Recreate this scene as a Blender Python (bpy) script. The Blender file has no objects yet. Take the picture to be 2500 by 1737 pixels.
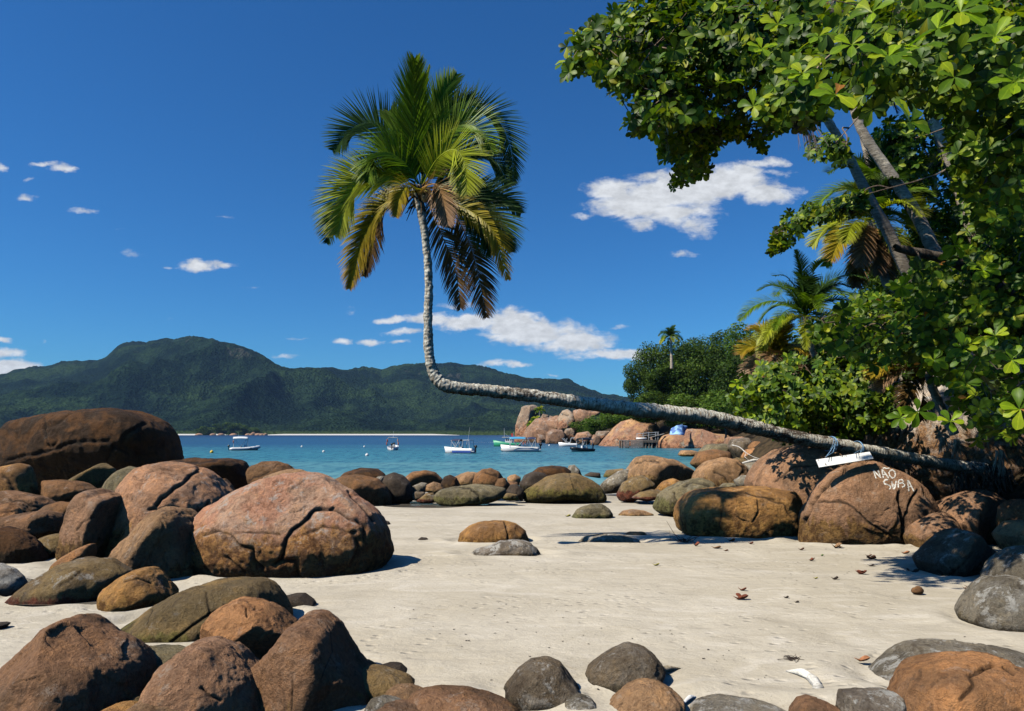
import bpy, bmesh, math, random
import numpy as np
from mathutils import Vector, Matrix
from mathutils.bvhtree import BVHTree

random.seed(7); RNG = np.random.default_rng(11)
SC = bpy.context.scene; COL = SC.collection
# ------------------------------------------------------------------ camera
F, CX, HY, HC = 1700.0, 1250.0, 1060.0, 4.6      # focal length, centre and horizon in photo pixels; eye height over the sea
cam = bpy.data.cameras.new('camera'); cam_o = bpy.data.objects.new('camera', cam); COL.objects.link(cam_o)
cam.sensor_width = 36; cam.lens = 36*F/2500; cam.shift_y = (HY-868.5)/2500
cam_o.location = (0, 0, HC); cam_o.rotation_euler = (math.pi/2, 0, 0)
cam.clip_start = 0.1; cam.clip_end = 20000; SC.camera = cam_o
# ------------------------------------------------------------------ light
EL, AZ = math.radians(50), math.radians(25)      # sun height; its bearing is from the left, a little behind the camera
TOSUN = Vector((-math.cos(EL)*math.cos(AZ), -math.cos(EL)*math.sin(AZ), math.sin(EL)))
sl = bpy.data.lights.new('sun', 'SUN'); sl.energy = 5.0; sl.angle = math.radians(.5); sl.color = (1, .935, .81)
so = bpy.data.objects.new('sun', sl); COL.objects.link(so); so.rotation_euler = TOSUN.to_track_quat('Z', 'Y').to_euler()
W = bpy.data.worlds.new('World'); SC.world = W; W.use_nodes = True
SC.view_settings.view_transform = 'Standard'; SC.view_settings.look = 'None'; SC.view_settings.exposure = .3; SC.view_settings.gamma = 1
SC.view_settings.use_curve_mapping = False
SC.cycles.max_bounces = 6; SC.cycles.diffuse_bounces = 0; SC.cycles.transparent_max_bounces = 8; SC.cycles.use_denoising = True

class NT:
    """tiny node-graph helper"""
    def __init__(s, tree): s.t = tree; s.L = tree.links
    def n(s, typ, **kw):
        d = s.t.nodes.new(typ)
        for k, v in kw.items(): setattr(d, k, v)
        return d
    def put(s, sock, v):
        if isinstance(v, bpy.types.NodeSocket): s.L.new(v, sock)
        elif v is not None:
            if hasattr(sock.default_value, '__len__') and not hasattr(v, '__len__'): v = (v,)*len(sock.default_value)
            if hasattr(v, '__len__') and len(sock.default_value) == 4 and len(v) == 3: v = (*v, 1)
            sock.default_value = v
    def m(s, op, a, b=None, c=None, clamp=False):
        d = s.n('ShaderNodeMath', operation=op, use_clamp=clamp); s.put(d.inputs[0], a)
        if b is not None: s.put(d.inputs[1], b)
        if c is not None: s.put(d.inputs[2], c)
        return d.outputs[0]
    def v(s, op, a, b=None):
        d = s.n('ShaderNodeVectorMath', operation=op); s.put(d.inputs[0], a)
        if b is not None: s.put(d.inputs[1], b)
        return d.outputs[0]
    def mix(s, f, a, b, mode='MIX'):
        d = s.n('ShaderNodeMix', data_type='RGBA', blend_type=mode); s.put(d.inputs[0], f); s.put(d.inputs[6], a); s.put(d.inputs[7], b)
        return d.outputs[2]
    def noise(s, vec, scale, det=4, rough=.55, dist=0, col=False):
        d = s.n('ShaderNodeTexNoise'); s.put(d.inputs['Vector'], vec); s.put(d.inputs['Scale'], scale); s.put(d.inputs['Detail'], det)
        s.put(d.inputs['Roughness'], rough); s.put(d.inputs['Distortion'], dist); return d.outputs[1 if col else 0]
    def vor(s, vec, scale, feat='F1'):
        d = s.n('ShaderNodeTexVoronoi', feature=feat); s.put(d.inputs['Vector'], vec); s.put(d.inputs['Scale'], scale); return d.outputs['Distance']
    def ss(s, x, a, b, o0=0., o1=1.):
        d = s.n('ShaderNodeMapRange', interpolation_type='SMOOTHSTEP'); s.put(d.inputs[0], x); s.put(d.inputs[1], a); s.put(d.inputs[2], b)
        s.put(d.inputs[3], o0); s.put(d.inputs[4], o1); return d.outputs[0]
    def scale(s, vec, xyz):
        return s.v('MULTIPLY', vec, xyz)
    def attr(s, name): return s.n('ShaderNodeAttribute', attribute_name=name).outputs['Fac']
    def bump(s, h, dist, strength=1., nrm=None):
        d = s.n('ShaderNodeBump'); s.put(d.inputs['Height'], h); s.put(d.inputs['Distance'], dist); s.put(d.inputs['Strength'], strength)
        if nrm is not None: s.put(d.inputs['Normal'], nrm)
        return d.outputs[0]

def material(name):
    m = bpy.data.materials.new(name); m.use_nodes = True; m.node_tree.nodes.clear(); g = NT(m.node_tree)
    out = g.n('ShaderNodeOutputMaterial'); b = g.n('ShaderNodeBsdfPrincipled'); g.L.new(b.outputs[0], out.inputs[0])
    return m, g, b, out
def setb(g, b, col=None, rough=None, nrm=None, spec=None, metal=None):
    if col is not None: g.put(b.inputs['Base Color'], col)
    if rough is not None: g.put(b.inputs['Roughness'], rough)
    if nrm is not None: g.put(b.inputs['Normal'], nrm)
    if spec is not None: g.put(b.inputs['Specular IOR Level'], spec)
    if metal is not None: g.put(b.inputs['Metallic'], metal)

# ---- sky: Nishita, deepened as through a polariser, with fair-weather clouds by direction
def uv(px, py): return (px-CX)/F, (HY-py)/F
CLOUDS = [ # px, py, half width, half height, weight
 (1500,465,60,22,1.1),(1560,500,90,32,1.3),(1640,470,110,30,1.4),(1740,450,110,30,1.4),(1800,430,70,28,1.2),(1850,398,60,12,.9),(1870,470,70,22,1.1),
 (1640,520,90,26,1.1),(1700,550,45,30,.75),(1560,545,40,20,.7),(1425,527,36,7,.6),(1670,620,34,9,.5),
 (960,780,40,8,.9),(1060,780,70,12,1.1),(1150,785,70,18,1.2),(1240,790,60,26,1.3),(1310,810,90,26,1.35),(1400,835,90,22,1.2),(1500,868,95,12,1.1),(1240,765,34,12,.9),
 (985,811,40,9,.9),(1200,815,50,9,.7),(838,831,22,8,.8),(905,834,30,7,.75),(970,836,30,5,.6),(1235,889,70,8,.85),(1345,915,22,4,.5),(860,757,22,10,.5),(730,828,36,4,.4),
 (480,646,40,12,1.0),(545,645,36,8,.8),(520,640,30,9,.7),(325,622,34,12,.5),(410,652,14,5,.45),
 (100,400,38,7,.8),(150,408,34,10,.8),(75,440,14,6,.5),(64,480,20,8,.75),(205,515,36,8,.55),(5,410,12,10,.8),(0,830,40,9,.8),(10,858,44,12,.9),(25,890,60,16,1.2),(0,905,60,18,1.1),
 (620,700,60,5,.33),(300,560,50,5,.3),(1050,720,60,6,.3),(1700,660,70,6,.3),(700,870,60,6,.4),(1120,745,60,8,.6),(1380,800,60,10,.7),(1590,430,60,14,.7),(1900,420,40,10,.7),(101,835,8,7,.4),(430,783,14,6,.4),(560,530,40,6,.3),(1520,800,40,6,.4),(1450,840,60,7,.6)]
def build_world():
    g = NT(W.node_tree); W.node_tree.nodes.clear()
    out = g.n('ShaderNodeOutputWorld'); bg = g.n('ShaderNodeBackground'); g.L.new(bg.outputs[0], out.inputs[0])
    sky = g.n('ShaderNodeTexSky', sky_type='NISHITA', sun_disc=False, sun_elevation=EL, sun_rotation=math.atan2(TOSUN.x, TOSUN.y),
              altitude=0, air_density=1.0, dust_density=0.35, ozone_density=4.0)
    hs = g.n('ShaderNodeHueSaturation'); g.put(hs.inputs['Saturation'], SKY_SAT); g.put(hs.inputs['Value'], 1.0); g.put(hs.inputs['Hue'], SKY_HUE); g.L.new(sky.outputs[0], hs.inputs['Color'])
    d = g.n('ShaderNodeTexCoord').outputs['Generated']
    sep = g.n('ShaderNodeSeparateXYZ'); g.put(sep.inputs[0], d)
    x, y, z = sep.outputs
    yy = g.m('MAXIMUM', y, .05); u = g.m('DIVIDE', x, yy); v = g.m('DIVIDE', z, yy)
    cmb = g.n('ShaderNodeCombineXYZ'); g.put(cmb.inputs[0], u); g.put(cmb.inputs[1], v); uvv = cmb.outputs[0]
    warp = g.noise(uvv, 22, 4, .6, 0, True)
    wv = g.v('MULTIPLY', g.v('SUBTRACT', warp, (.5, .5, .5)), (.05, .022, 0))
    uw = g.v('ADD', uvv, wv)
    f = None
    for px, py, a, b, w in CLOUDS:
        cu, cv = uv(px, py)
        q = g.v('MULTIPLY', g.v('SUBTRACT', uw, (cu, cv, 0)), (F/(a*1.25), F/(b*1.25), 0))
        dt = g.n('ShaderNodeVectorMath', operation='DOT_PRODUCT'); g.put(dt.inputs[0], q); g.put(dt.inputs[1], q)
        e = g.m('MULTIPLY', g.m('EXPONENT', g.m('MULTIPLY', dt.outputs['Value'], -1)), w)
        f = e if f is None else g.m('MAXIMUM', f, e)
    n1 = g.noise(g.scale(uvv, (1, 1.9, 1)), 26, 8, .62, .3)
    n2 = g.noise(g.scale(uvv, (1, 2.2, 1)), 90, 5, .6)
    field = g.m('ADD', f, g.m('MULTIPLY', g.m('SUBTRACT', n1, .5), 1.5))
    field = g.m('ADD', field, g.m('MULTIPLY', g.m('SUBTRACT', n2, .5), .28))
    field = g.m('MULTIPLY', field, g.ss(f, .05, .3))
    a = g.ss(field, .26, .92); a = g.m('MULTIPLY', a, g.ss(y, .05, .2))
    shade = g.ss(g.noise(g.v('ADD', g.scale(uvv, (1, 1.9, 1)), (.0, .01, 0)), 34, 5, .6), .3, .7, .72, 1.0)
    gam = g.n('ShaderNodeGamma'); g.put(gam.inputs[0], hs.outputs[0]); g.put(gam.inputs[1], SKY_GAM)
    skyc = g.mix(1., g.v('MULTIPLY', gam.outputs[0], SKY_MUL), (1, 1, 1), 'MULTIPLY')
    cloud = g.v('MULTIPLY', (.93, .96, 1.0), shade)
    cl = g.v('MULTIPLY', cloud, (CLOUD_B,)*3)
    g.put(bg.inputs[0], g.mix(g.m('MULTIPLY', a, .96), skyc, cl)); g.put(bg.inputs[1], SKY_STR)
SKY_STR, SKY_SAT, SKY_HUE, SKY_GAM, SKY_MUL, CLOUD_B = .06, 1.1, .5, 1.04, (.40, .98, 1.42), 12.0
build_world()

# ------------------------------------------------------------------ helpers
def tag(o, label=None, cat=None, group=None, kind=None):
    if label: o['label'] = label
    if cat: o['category'] = cat
    if group: o['group'] = group
    if kind: o['kind'] = kind
    return o
def link(name, me, parent=None, mat=None, loc=None):
    o = bpy.data.objects.new(name, me); COL.objects.link(o)
    if mat is not None and me is not None and not me.materials: me.materials.append(mat)
    if parent is not None: o.parent = parent
    if loc is not None: o.location = loc
    return o
def empty(name, loc=(0, 0, 0), rz=0):
    o = bpy.data.objects.new(name, None); COL.objects.link(o); o.location = loc; o.rotation_euler = (0, 0, rz); return o
def npmesh(name, V, Fc, smooth=True, attrs=None):
    V = np.asarray(V, np.float32); Fc = np.asarray(Fc, np.int32); k = Fc.shape[1]
    me = bpy.data.meshes.new(name); me.vertices.add(len(V)); me.vertices.foreach_set('co', V.ravel())
    me.loops.add(Fc.size); me.loops.foreach_set('vertex_index', Fc.ravel())
    me.polygons.add(len(Fc)); me.polygons.foreach_set('loop_start', np.arange(0, Fc.size, k, dtype=np.int32))
    me.polygons.foreach_set('loop_total', np.full(len(Fc), k, np.int32))
    if smooth: me.polygons.foreach_set('use_smooth', np.ones(len(Fc), bool))
    me.update(calc_edges=True)
    for an, av in (attrs or {}).items():
        at = me.attributes.new(an, 'FLOAT', 'POINT'); at.data.foreach_set('value', np.asarray(av, np.float32))
    me.validate(); return me
def P(px, py, Y): return Vector(((px-CX)/F*Y, Y, HC+(HY-py)/F*Y))
_T = RNG.random((64, 64, 64)).astype(np.float32)
def vnoise(p):
    i = np.floor(p).astype(np.int64); f = (p-i); f = f*f*(3-2*f); i &= 63; j = (i+1) & 63
    x0, y0, z0 = i.T; x1, y1, z1 = j.T; fx, fy, fz = f.T
    a = _T[x0, y0, z0]*(1-fx)+_T[x1, y0, z0]*fx; b = _T[x0, y1, z0]*(1-fx)+_T[x1, y1, z0]*fx
    c = _T[x0, y0, z1]*(1-fx)+_T[x1, y0, z1]*fx; d = _T[x0, y1, z1]*(1-fx)+_T[x1, y1, z1]*fx
    return (a*(1-fy)+b*fy)*(1-fz)+(c*(1-fy)+d*fy)*fz
def fbm(p, octs=4, gain=.5):
    s = np.zeros(len(p)); a = 1.; t = 0.; p = np.array(p, float)
    for k in range(octs): s += a*(vnoise(p)-.5)*2; t += a; a *= gain; p = p*2.03+17.3
    return s/t
def ridged(p, octs=4):
    s = np.zeros(len(p)); a = 1.; t = 0.; p = np.array(p, float)
    for k in range(octs): s += a*(1-np.abs(vnoise(p)-.5)*4); t += a; a *= .5; p = p*2.1+9.1
    return s/t
class MB:
    """collects simple shapes; build() links them as one mesh"""
    def __init__(s): s.bm = bmesh.new()
    def box(s, c, size, rot=None):
        M = Matrix.Translation(c) @ (rot.to_4x4() if rot is not None else Matrix()) @ Matrix.Diagonal((*size, 1))
        bmesh.ops.create_cube(s.bm, size=1, matrix=M); return s
    def bar(s, a, b, w, h=None):
        a, b = Vector(a), Vector(b); d = b-a; q = d.to_track_quat('Z', 'Y').to_matrix()
        return s.box((a+b)/2, (w, h or w, d.length), q)
    def tube(s, pts, r, seg=6, cap=True):
        pts = [Vector(p) for p in pts]; n = len(pts); rr = r if hasattr(r, '__len__') else [r]*n; rings = []; up = None
        for i, p in enumerate(pts):
            t = (pts[min(i+1, n-1)]-pts[max(i-1, 0)]).normalized()
            if up is None: up = t.orthogonal().normalized()
            up = (up-t*up.dot(t)).normalized(); sd = t.cross(up)
            rings.append([s.bm.verts.new(p+(up*math.cos(a)+sd*math.sin(a))*rr[i]) for a in (2*math.pi*k/seg for k in range(seg))])
        for i in range(n-1):
            for k in range(seg): s.bm.faces.new((rings[i][k], rings[i][(k+1) % seg], rings[i+1][(k+1) % seg], rings[i+1][k]))
        if cap: s.bm.faces.new(rings[0][::-1]); s.bm.faces.new(rings[-1])
        return s
    def ball(s, c, size, sub=2):
        bmesh.ops.create_icosphere(s.bm, subdivisions=sub, radius=1, matrix=Matrix.Translation(c) @ Matrix.Diagonal((*size, 1))); return s
    def build(s, name, mat, parent=None, smooth=False, loc=None):
        me = bpy.data.meshes.new(name); bmesh.ops.recalc_face_normals(s.bm, faces=s.bm.faces); s.bm.to_mesh(me); s.bm.free()
        if smooth: me.polygons.foreach_set('use_smooth', np.ones(len(me.polygons), bool))
        return link(name, me, parent, mat, loc)
def grid(nu, nv):
    a = np.arange(nu-1)[:, None]*nv+np.arange(nv-1)[None]; a = a.ravel()
    return np.stack([a, a+nv, a+nv+1, a+1], 1)
def simple(name, col, rough=.5, metal=0, spec=.5, var=.15, scale=8):
    m, g, b, o = material(name); tc = g.n('ShaderNodeTexCoord').outputs['Object']
    n = g.noise(tc, scale, 4, .6); k = g.ss(n, .3, .7, 1-var, 1+var*.5)
    setb(g, b, g.v('MULTIPLY', col, k), rough, g.bump(n, .01, .3), spec, metal); return m

# ------------------------------------------------------------------ ground heights
YS = [-50, 10, 47, 56, 80, 110, 200, 900]; ZS = [1.7, 1.7, .3, -.02, -1.0, -2.0, -4, -5]
def zbase(Y): return np.interp(Y, YS, ZS)
def groundY(py):                                    # distance at which a photo row meets the beach
    ys = np.linspace(3, 60, 3000); pp = HY+F*(HC-zbase(ys))/ys
    return float(np.interp(-py, -pp, ys))
BX = ([0, 10, 14, 20, 30, 45, 55, 75, 98, 142, 180, 220, 237, 290, 312, 430, 500, 560, 700, 900],
      [9, 9.8, 11, 13, 17, 17, 16, 22, 32, 52, 60, 66, 70, 52, 34, 14, 8, 30, 200, 400])
def zhill(X, Y):
    d = X-np.interp(Y, *BX); near = np.clip((120-Y)/60, 0, 1)
    cap = near*30+(1-near)*np.interp(X, [0, 30, 50, 75, 110, 200], [4, 6, 11, 24, 33, 40])
    slope = .95*near+.62*(1-near)
    h = d*slope; h = cap*(1-np.exp(-np.maximum(h, 0)/cap))+np.minimum(h, 0)
    return .35+h*1.0
# ------------------------------------------------------------------ beach, water, hills
def beach():
    xs = np.concatenate([np.linspace(-90, -14, 70, endpoint=False), np.linspace(-14, 14, 300, endpoint=False), np.linspace(14, 60, 50)])
    ys = np.concatenate([np.linspace(-8, 5, 12, endpoint=False), np.linspace(5, 26, 260, endpoint=False), np.linspace(26, 115, 130)])
    X, Y = np.meshgrid(xs, ys, indexing='ij'); x, y = X.ravel(), Y.ravel(); z = zbase(y)
    p = np.stack([x, y, 0*x], 1)
    z = z+.07*fbm(p*[.16, .22, 1]+3, 3)+.018*fbm(p*[.5, 1.1, 1]+9, 3)+.007*fbm(p*[2.2, 4.2, 1], 3)*np.clip((24-y)/14, .3, 1)
    z += .05*np.exp(-((y-(15+.35*x))/1.2)**2)*np.clip(1-np.abs(x+1)/6, 0, 1)
    me = npmesh('sand', np.stack([x, y, z], 1), grid(len(xs), len(ys)))
    m, g, b, o = material('sand')
    pos = g.n('ShaderNodeNewGeometry').outputs['Position']
    big = g.noise(g.scale(pos, (.22, .45, .2)), 1, 5, .6, .6); mid = g.noise(g.scale(pos, (.7, 1.5, 1)), 1, 6, .62, 1.6)
    fine = g.noise(pos, 26, 6, .7); sep = g.n('ShaderNodeSeparateXYZ'); g.put(sep.inputs[0], pos)
    c = g.mix(g.ss(big, .35, .65), (.45, .395, .30), (.51, .455, .36))
    c = g.mix(g.ss(mid, .50, .70, 0, .6), c, (.60, .545, .455))
    c = g.mix(g.ss(mid, .32, .46, .5, 0), c, (.37, .325, .255))
    c = g.mix(g.ss(g.noise(g.scale(pos, (1.5, 5, 1)), 1.4, 8, .8, .5), .55, .68, 0, .5), c, (.34, .275, .175))
    c = g.mix(g.ss(g.noise(g.scale(pos, (1.2, 3.2, 1)), 3.1, 6, .8, .5), .60, .74, 0, .5), c, (.66, .60, .50))
    wet = g.m('ADD', sep.outputs[2], g.m('MULTIPLY', g.m('SUBTRACT', big, .5), .5))
    c = g.mix(g.ss(wet, .1, .75, .55, 0), c, (.26, .235, .195))
    c = g.mix(g.ss(fine, .3, .45, .35, 0), c, (.25, .2, .14))
    # dark bits of husk and twig, sparse
    bits = g.ss(g.noise(g.scale(pos, (1, 2, 1)), 17, 3, .8), .625, .66)
    patch = g.ss(g.noise(pos, .55, 4, .7), .46, .62)
    c = g.mix(g.m('MULTIPLY', bits, g.m('MULTIPLY', patch, .8)), c, (.10, .07, .045))
    hgt = g.m('ADD', g.m('MULTIPLY', fine, .35), g.m('ADD', g.noise(g.scale(pos, (1, 1.5, 1)), 7, 5, .65), g.m('MULTIPLY', mid, .8)))
    foot = g.vor(g.scale(pos, (1, 1.5, 1)), 3.4)
    hgt = g.m('ADD', hgt, g.m('MULTIPLY', g.ss(foot, 0, .33), g.m('MULTIPLY', g.ss(g.noise(pos, .4, 3), .42, .58), 1.3)))
    setb(g, b, c, g.ss(wet, .05, .5, .45, .95), g.bump(hgt, .026, 1.), .25)
    global SAND; SAND = tag(link('sand', me, None, m), kind='structure')
beach()
def water():
    ys = np.concatenate([np.linspace(36, 400, 60), np.geomspace(420, 9000, 30)]); us = np.linspace(-1.6, 1.6, 60)
    Y, U = np.meshgrid(ys, us, indexing='ij'); x = (U*np.maximum(Y, 120)).ravel(); y = Y.ravel()
    me = npmesh('sea', np.stack([x, y, 0*x], 1), grid(len(ys), len(us))[:, ::-1])
    m, g, b, o = material('sea')
    pos = g.n('ShaderNodeNewGeometry').outputs['Position']; sep = g.n('ShaderNodeSeparateXYZ'); g.put(sep.inputs[0], pos)
    dep = g.m('ADD', sep.outputs[1], g.m('MULTIPLY', g.m('SUBTRACT', g.noise(g.scale(pos, (.006, .02, 1)), 1, 3), .5), 160))
    c = g.mix(g.ss(dep, 60, 135), (.15, .32, .30), (.04, .18, .22))
    c = g.mix(g.ss(dep, 150, 330), c, (.018, .08, .155))
    c = g.mix(g.ss(dep, 500, 1500), c, (.012, .045, .11))
    w1 = g.noise(g.scale(pos, (.55, .17, 1)), 1, 6, .68, .4); w2 = g.noise(g.scale(pos, (.13, .11, 1)), 1, 3, .5, .5); w3 = g.noise(g.scale(pos, (.8, .055, 1)), .22, 5, .7)
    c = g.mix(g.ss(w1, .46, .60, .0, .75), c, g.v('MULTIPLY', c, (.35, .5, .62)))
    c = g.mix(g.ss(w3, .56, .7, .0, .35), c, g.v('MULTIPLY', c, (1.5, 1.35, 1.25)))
    g.L.remove(o.inputs[0].links[0])
    nrm = g.bump(g.m('ADD', w1, g.m('MULTIPLY', w2, 2.)), .35, .7)
    df = g.n('ShaderNodeBsdfDiffuse'); g.put(df.inputs[0], c); g.put(df.inputs[2], g.bump(w1, .12, .6))
    gl = g.n('ShaderNodeBsdfGlossy'); g.put(gl.inputs['Roughness'], .22); g.put(gl.inputs['Normal'], nrm); g.put(gl.inputs[0], (.8, .9, 1, 1))
    mx = g.n('ShaderNodeMixShader'); fr = g.n('ShaderNodeFresnel'); g.put(fr.inputs[0], 1.33); g.put(fr.inputs['Normal'], nrm)
    g.put(mx.inputs[0], g.m('MULTIPLY', g.m('MINIMUM', fr.outputs[0], .45), .62)); g.L.new(df.outputs[0], mx.inputs[1]); g.L.new(gl.outputs[0], mx.inputs[2]); g.L.new(mx.outputs[0], o.inputs[0])
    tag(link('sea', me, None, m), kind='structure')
    # seabed and coastal ground far below everything, so nothing is open underneath
    xs = np.array([-9000, 9000.]); b2 = npmesh('seabed', [(-9000, 100, -6), (9000, 100, -6), (9000, 9500, -6), (-9000, 9500, -6)], [(0, 1, 2, 3)])
    tag(link('seabed', b2, None, simple('seabed', (.1, .1, .08))), kind='structure')
water()
SIL = [(-900, 960), (-500, 935), (-200, 925), (0, 912), (63, 898), (125, 890), (188, 880), (230, 884), (258, 870), (279, 850), (313, 834), (355, 837), (383, 830), (432, 827), (474, 825), (515, 829), (571, 841), (613, 855), (648, 870), (679, 890), (717, 902), (752, 898), (794, 900), (850, 902), (885, 893), (905, 895), (933, 904), (975, 891), (1031, 888), (1114, 888), (1156, 888), (1191, 895), (1247, 916), (1323, 925), (1393, 930), (1435, 947), (1470, 962), (1518, 968), (1620, 990), (1800, 1000), (2100, 985), (2500, 1000), (3000, 1020), (3400, 1040)]
def mountains():
    sp = np.array(SIL, float); px = np.arange(-900, 3400, 3.2); e = (HY-np.interp(px, sp[:, 0], sp[:, 1]))/F
    e = e+(fbm(np.stack([px/38, 0*px, 0*px], 1), 4, .6)*5.5)/F; k = np.exp(-np.linspace(-2, 2, 9)**2*4); e = np.convolve(np.pad(e, 4, 'edge'), k/k.sum(), 'valid')
    ys = np.concatenate([np.linspace(2555, 5200, 210), np.linspace(5260, 7200, 12)]); YR = 5200.
    Y, Pp = np.meshgrid(ys, px, indexing='ij'); E = np.broadcast_to(e, Y.shape)
    X = (Pp-CX)/F*Y; s = np.clip((Y-2700)/(YR-2700), 0, 1)
    q = np.stack([X.ravel(), Y.ravel(), 0*X.ravel()], 1)
    r1 = ridged(q*[1/1300, 1/2300, 1]+2.2, 3).reshape(Y.shape); r2 = ridged(q/520+5, 3).reshape(Y.shape)
    prof = .98*s**.62*(1-.0*s)+.62*(r1-.35)*np.sin(np.pi*s**.8)*.9+.30*(r2-.3)*np.sin(np.pi*s**.7)
    prof = np.clip(prof, 0, 1.0-.03*(1-s)); prof = np.where(Y >= YR, 1-(Y-YR)/2600, prof)
    z = 3+E*Y*prof+ (HC-3)*s
    tr = (1-np.abs(vnoise(q/[26, 30, 1]).reshape(Y.shape)-.5)*2)*13+vnoise(q/[70, 80, 1]+4).reshape(Y.shape)*22-18
    z = z+np.where(Y < YR+200, tr*np.clip(s*6, 0.05, 1)*(.75), 0)
    z = np.where(Y < 2700, 2.5+(Y-2555)/145*5+vnoise(q/[18, 26, 1]).reshape(Y.shape)*5, np.maximum(z, 7+vnoise(q/[18, 26, 1]).reshape(Y.shape)*6)); z[0] = -1
    me = npmesh('mountains', np.stack([X.ravel(), Y.ravel(), z.ravel()], 1), grid(len(ys), len(px))[:, ::-1], smooth=False)
    m, g, b, o = material('mountain_forest')
    pos = g.n('ShaderNodeNewGeometry').outputs['Position']; sep = g.n('ShaderNodeSeparateXYZ'); g.put(sep.inputs[0], pos)
    n1 = g.noise(pos, .004, 5, .6); n2 = g.noise(pos, .045, 4, .7); 
    n6 = g.noise(pos, .0016, 4, .6)
    c = g.mix(g.ss(n1, .4, .62), (.007, .015, .012), (.018, .034, .018)); c = g.mix(g.ss(n6, .54, .62, 0, .7), c, (.030, .052, .020))
    c = g.mix(g.ss(n1, .62, .72, 0, .6), c, (.03, .052, .016))
    c = g.mix(g.ss(n2, .35, .65), g.v('MULTIPLY', c, (.45, .5, .55)), g.v('MULTIPLY', c, (1.35, 1.35, 1.2)))
    rock = g.m('MULTIPLY', g.ss(g.noise(g.scale(pos, (.006, .003, .003)), 1, 5, .6), .66, .70), g.ss(sep.outputs[2], 260, 420))
    c = g.mix(g.m('MULTIPLY', rock, .35), c, (.12, .11, .09))
    c = g.mix(g.ss(sep.outputs[2], 8, 22, .8, 0), c, (.05, .075, .022))
    h = g.m('ADD', g.vor(pos, .075), g.m('MULTIPLY', g.noise(pos, .25, 3), .5))
    setb(g, b, c, 1., g.bump(h, 14, .8), .0)
    tag(link('mountains', me, None, m), kind='structure')
    # the far beach
    mb = []; fc = []
    for a, c2 in ((-300, 44), (408, 560), (628, 1122)):
        pp = np.linspace(a, c2, 24); i0 = len(mb)
        for q_ in pp:
            t = (q_-a)/(c2-a); w = min(1, 8*t, 8*(1-t))
            mb += [((q_-CX)/F*2440, 2440, -.3), ((q_-CX)/F*2470, 2470, .5+.9*w), ((q_-CX)/F*2556, 2556, .5+4.2*w)]
        for j in range(23):
            for r in range(2): fc.append((i0+3*j+r, i0+3*j+3+r, i0+3*j+4+r, i0+3*j+1+r))
    tag(link('far_beach', npmesh('far_beach', mb, fc), None, simple('far_sand', (.60, .57, .52), .9)), kind='structure')
    # wooded islet before the far beach
mountains()
def hillside():
    xs = np.concatenate([np.linspace(6, 40, 60, endpoint=False), np.linspace(40, 420, 60)]); ys = np.concatenate([np.linspace(-6, 60, 70, endpoint=False), np.linspace(60, 640, 100)])
    X, Y = np.meshgrid(xs, ys, indexing='ij'); x, y = X.ravel(), Y.ravel(); q = np.stack([x, y, 0*x], 1)
    z = zhill(x, y); z = z+np.where(z > .3, .5*fbm(q/3.5, 4)+.9*fbm(q/14, 2)*np.clip(z/5, 0, 1), 0)
    me = npmesh('hillside', np.stack([x, y, z], 1), grid(len(xs), len(ys)))
    m, g, b, o = material('hillside_soil'); pos = g.n('ShaderNodeNewGeometry').outputs['Position']
    n = g.noise(pos, 1.3, 6, .7); n2 = g.noise(pos, 5, 5, .7)
    c = g.mix(g.ss(n, .4, .6), (.035, .026, .016), (.085, .058, .032)); c = g.mix(g.ss(n2, .55, .7, 0, .7), c, (.03, .045, .014))
    setb(g, b, c, 1., g.bump(g.m('ADD', n, n2), .15, 1), .1)
    tag(link('hillside', me, None, m), kind='structure')
hillside()

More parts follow.
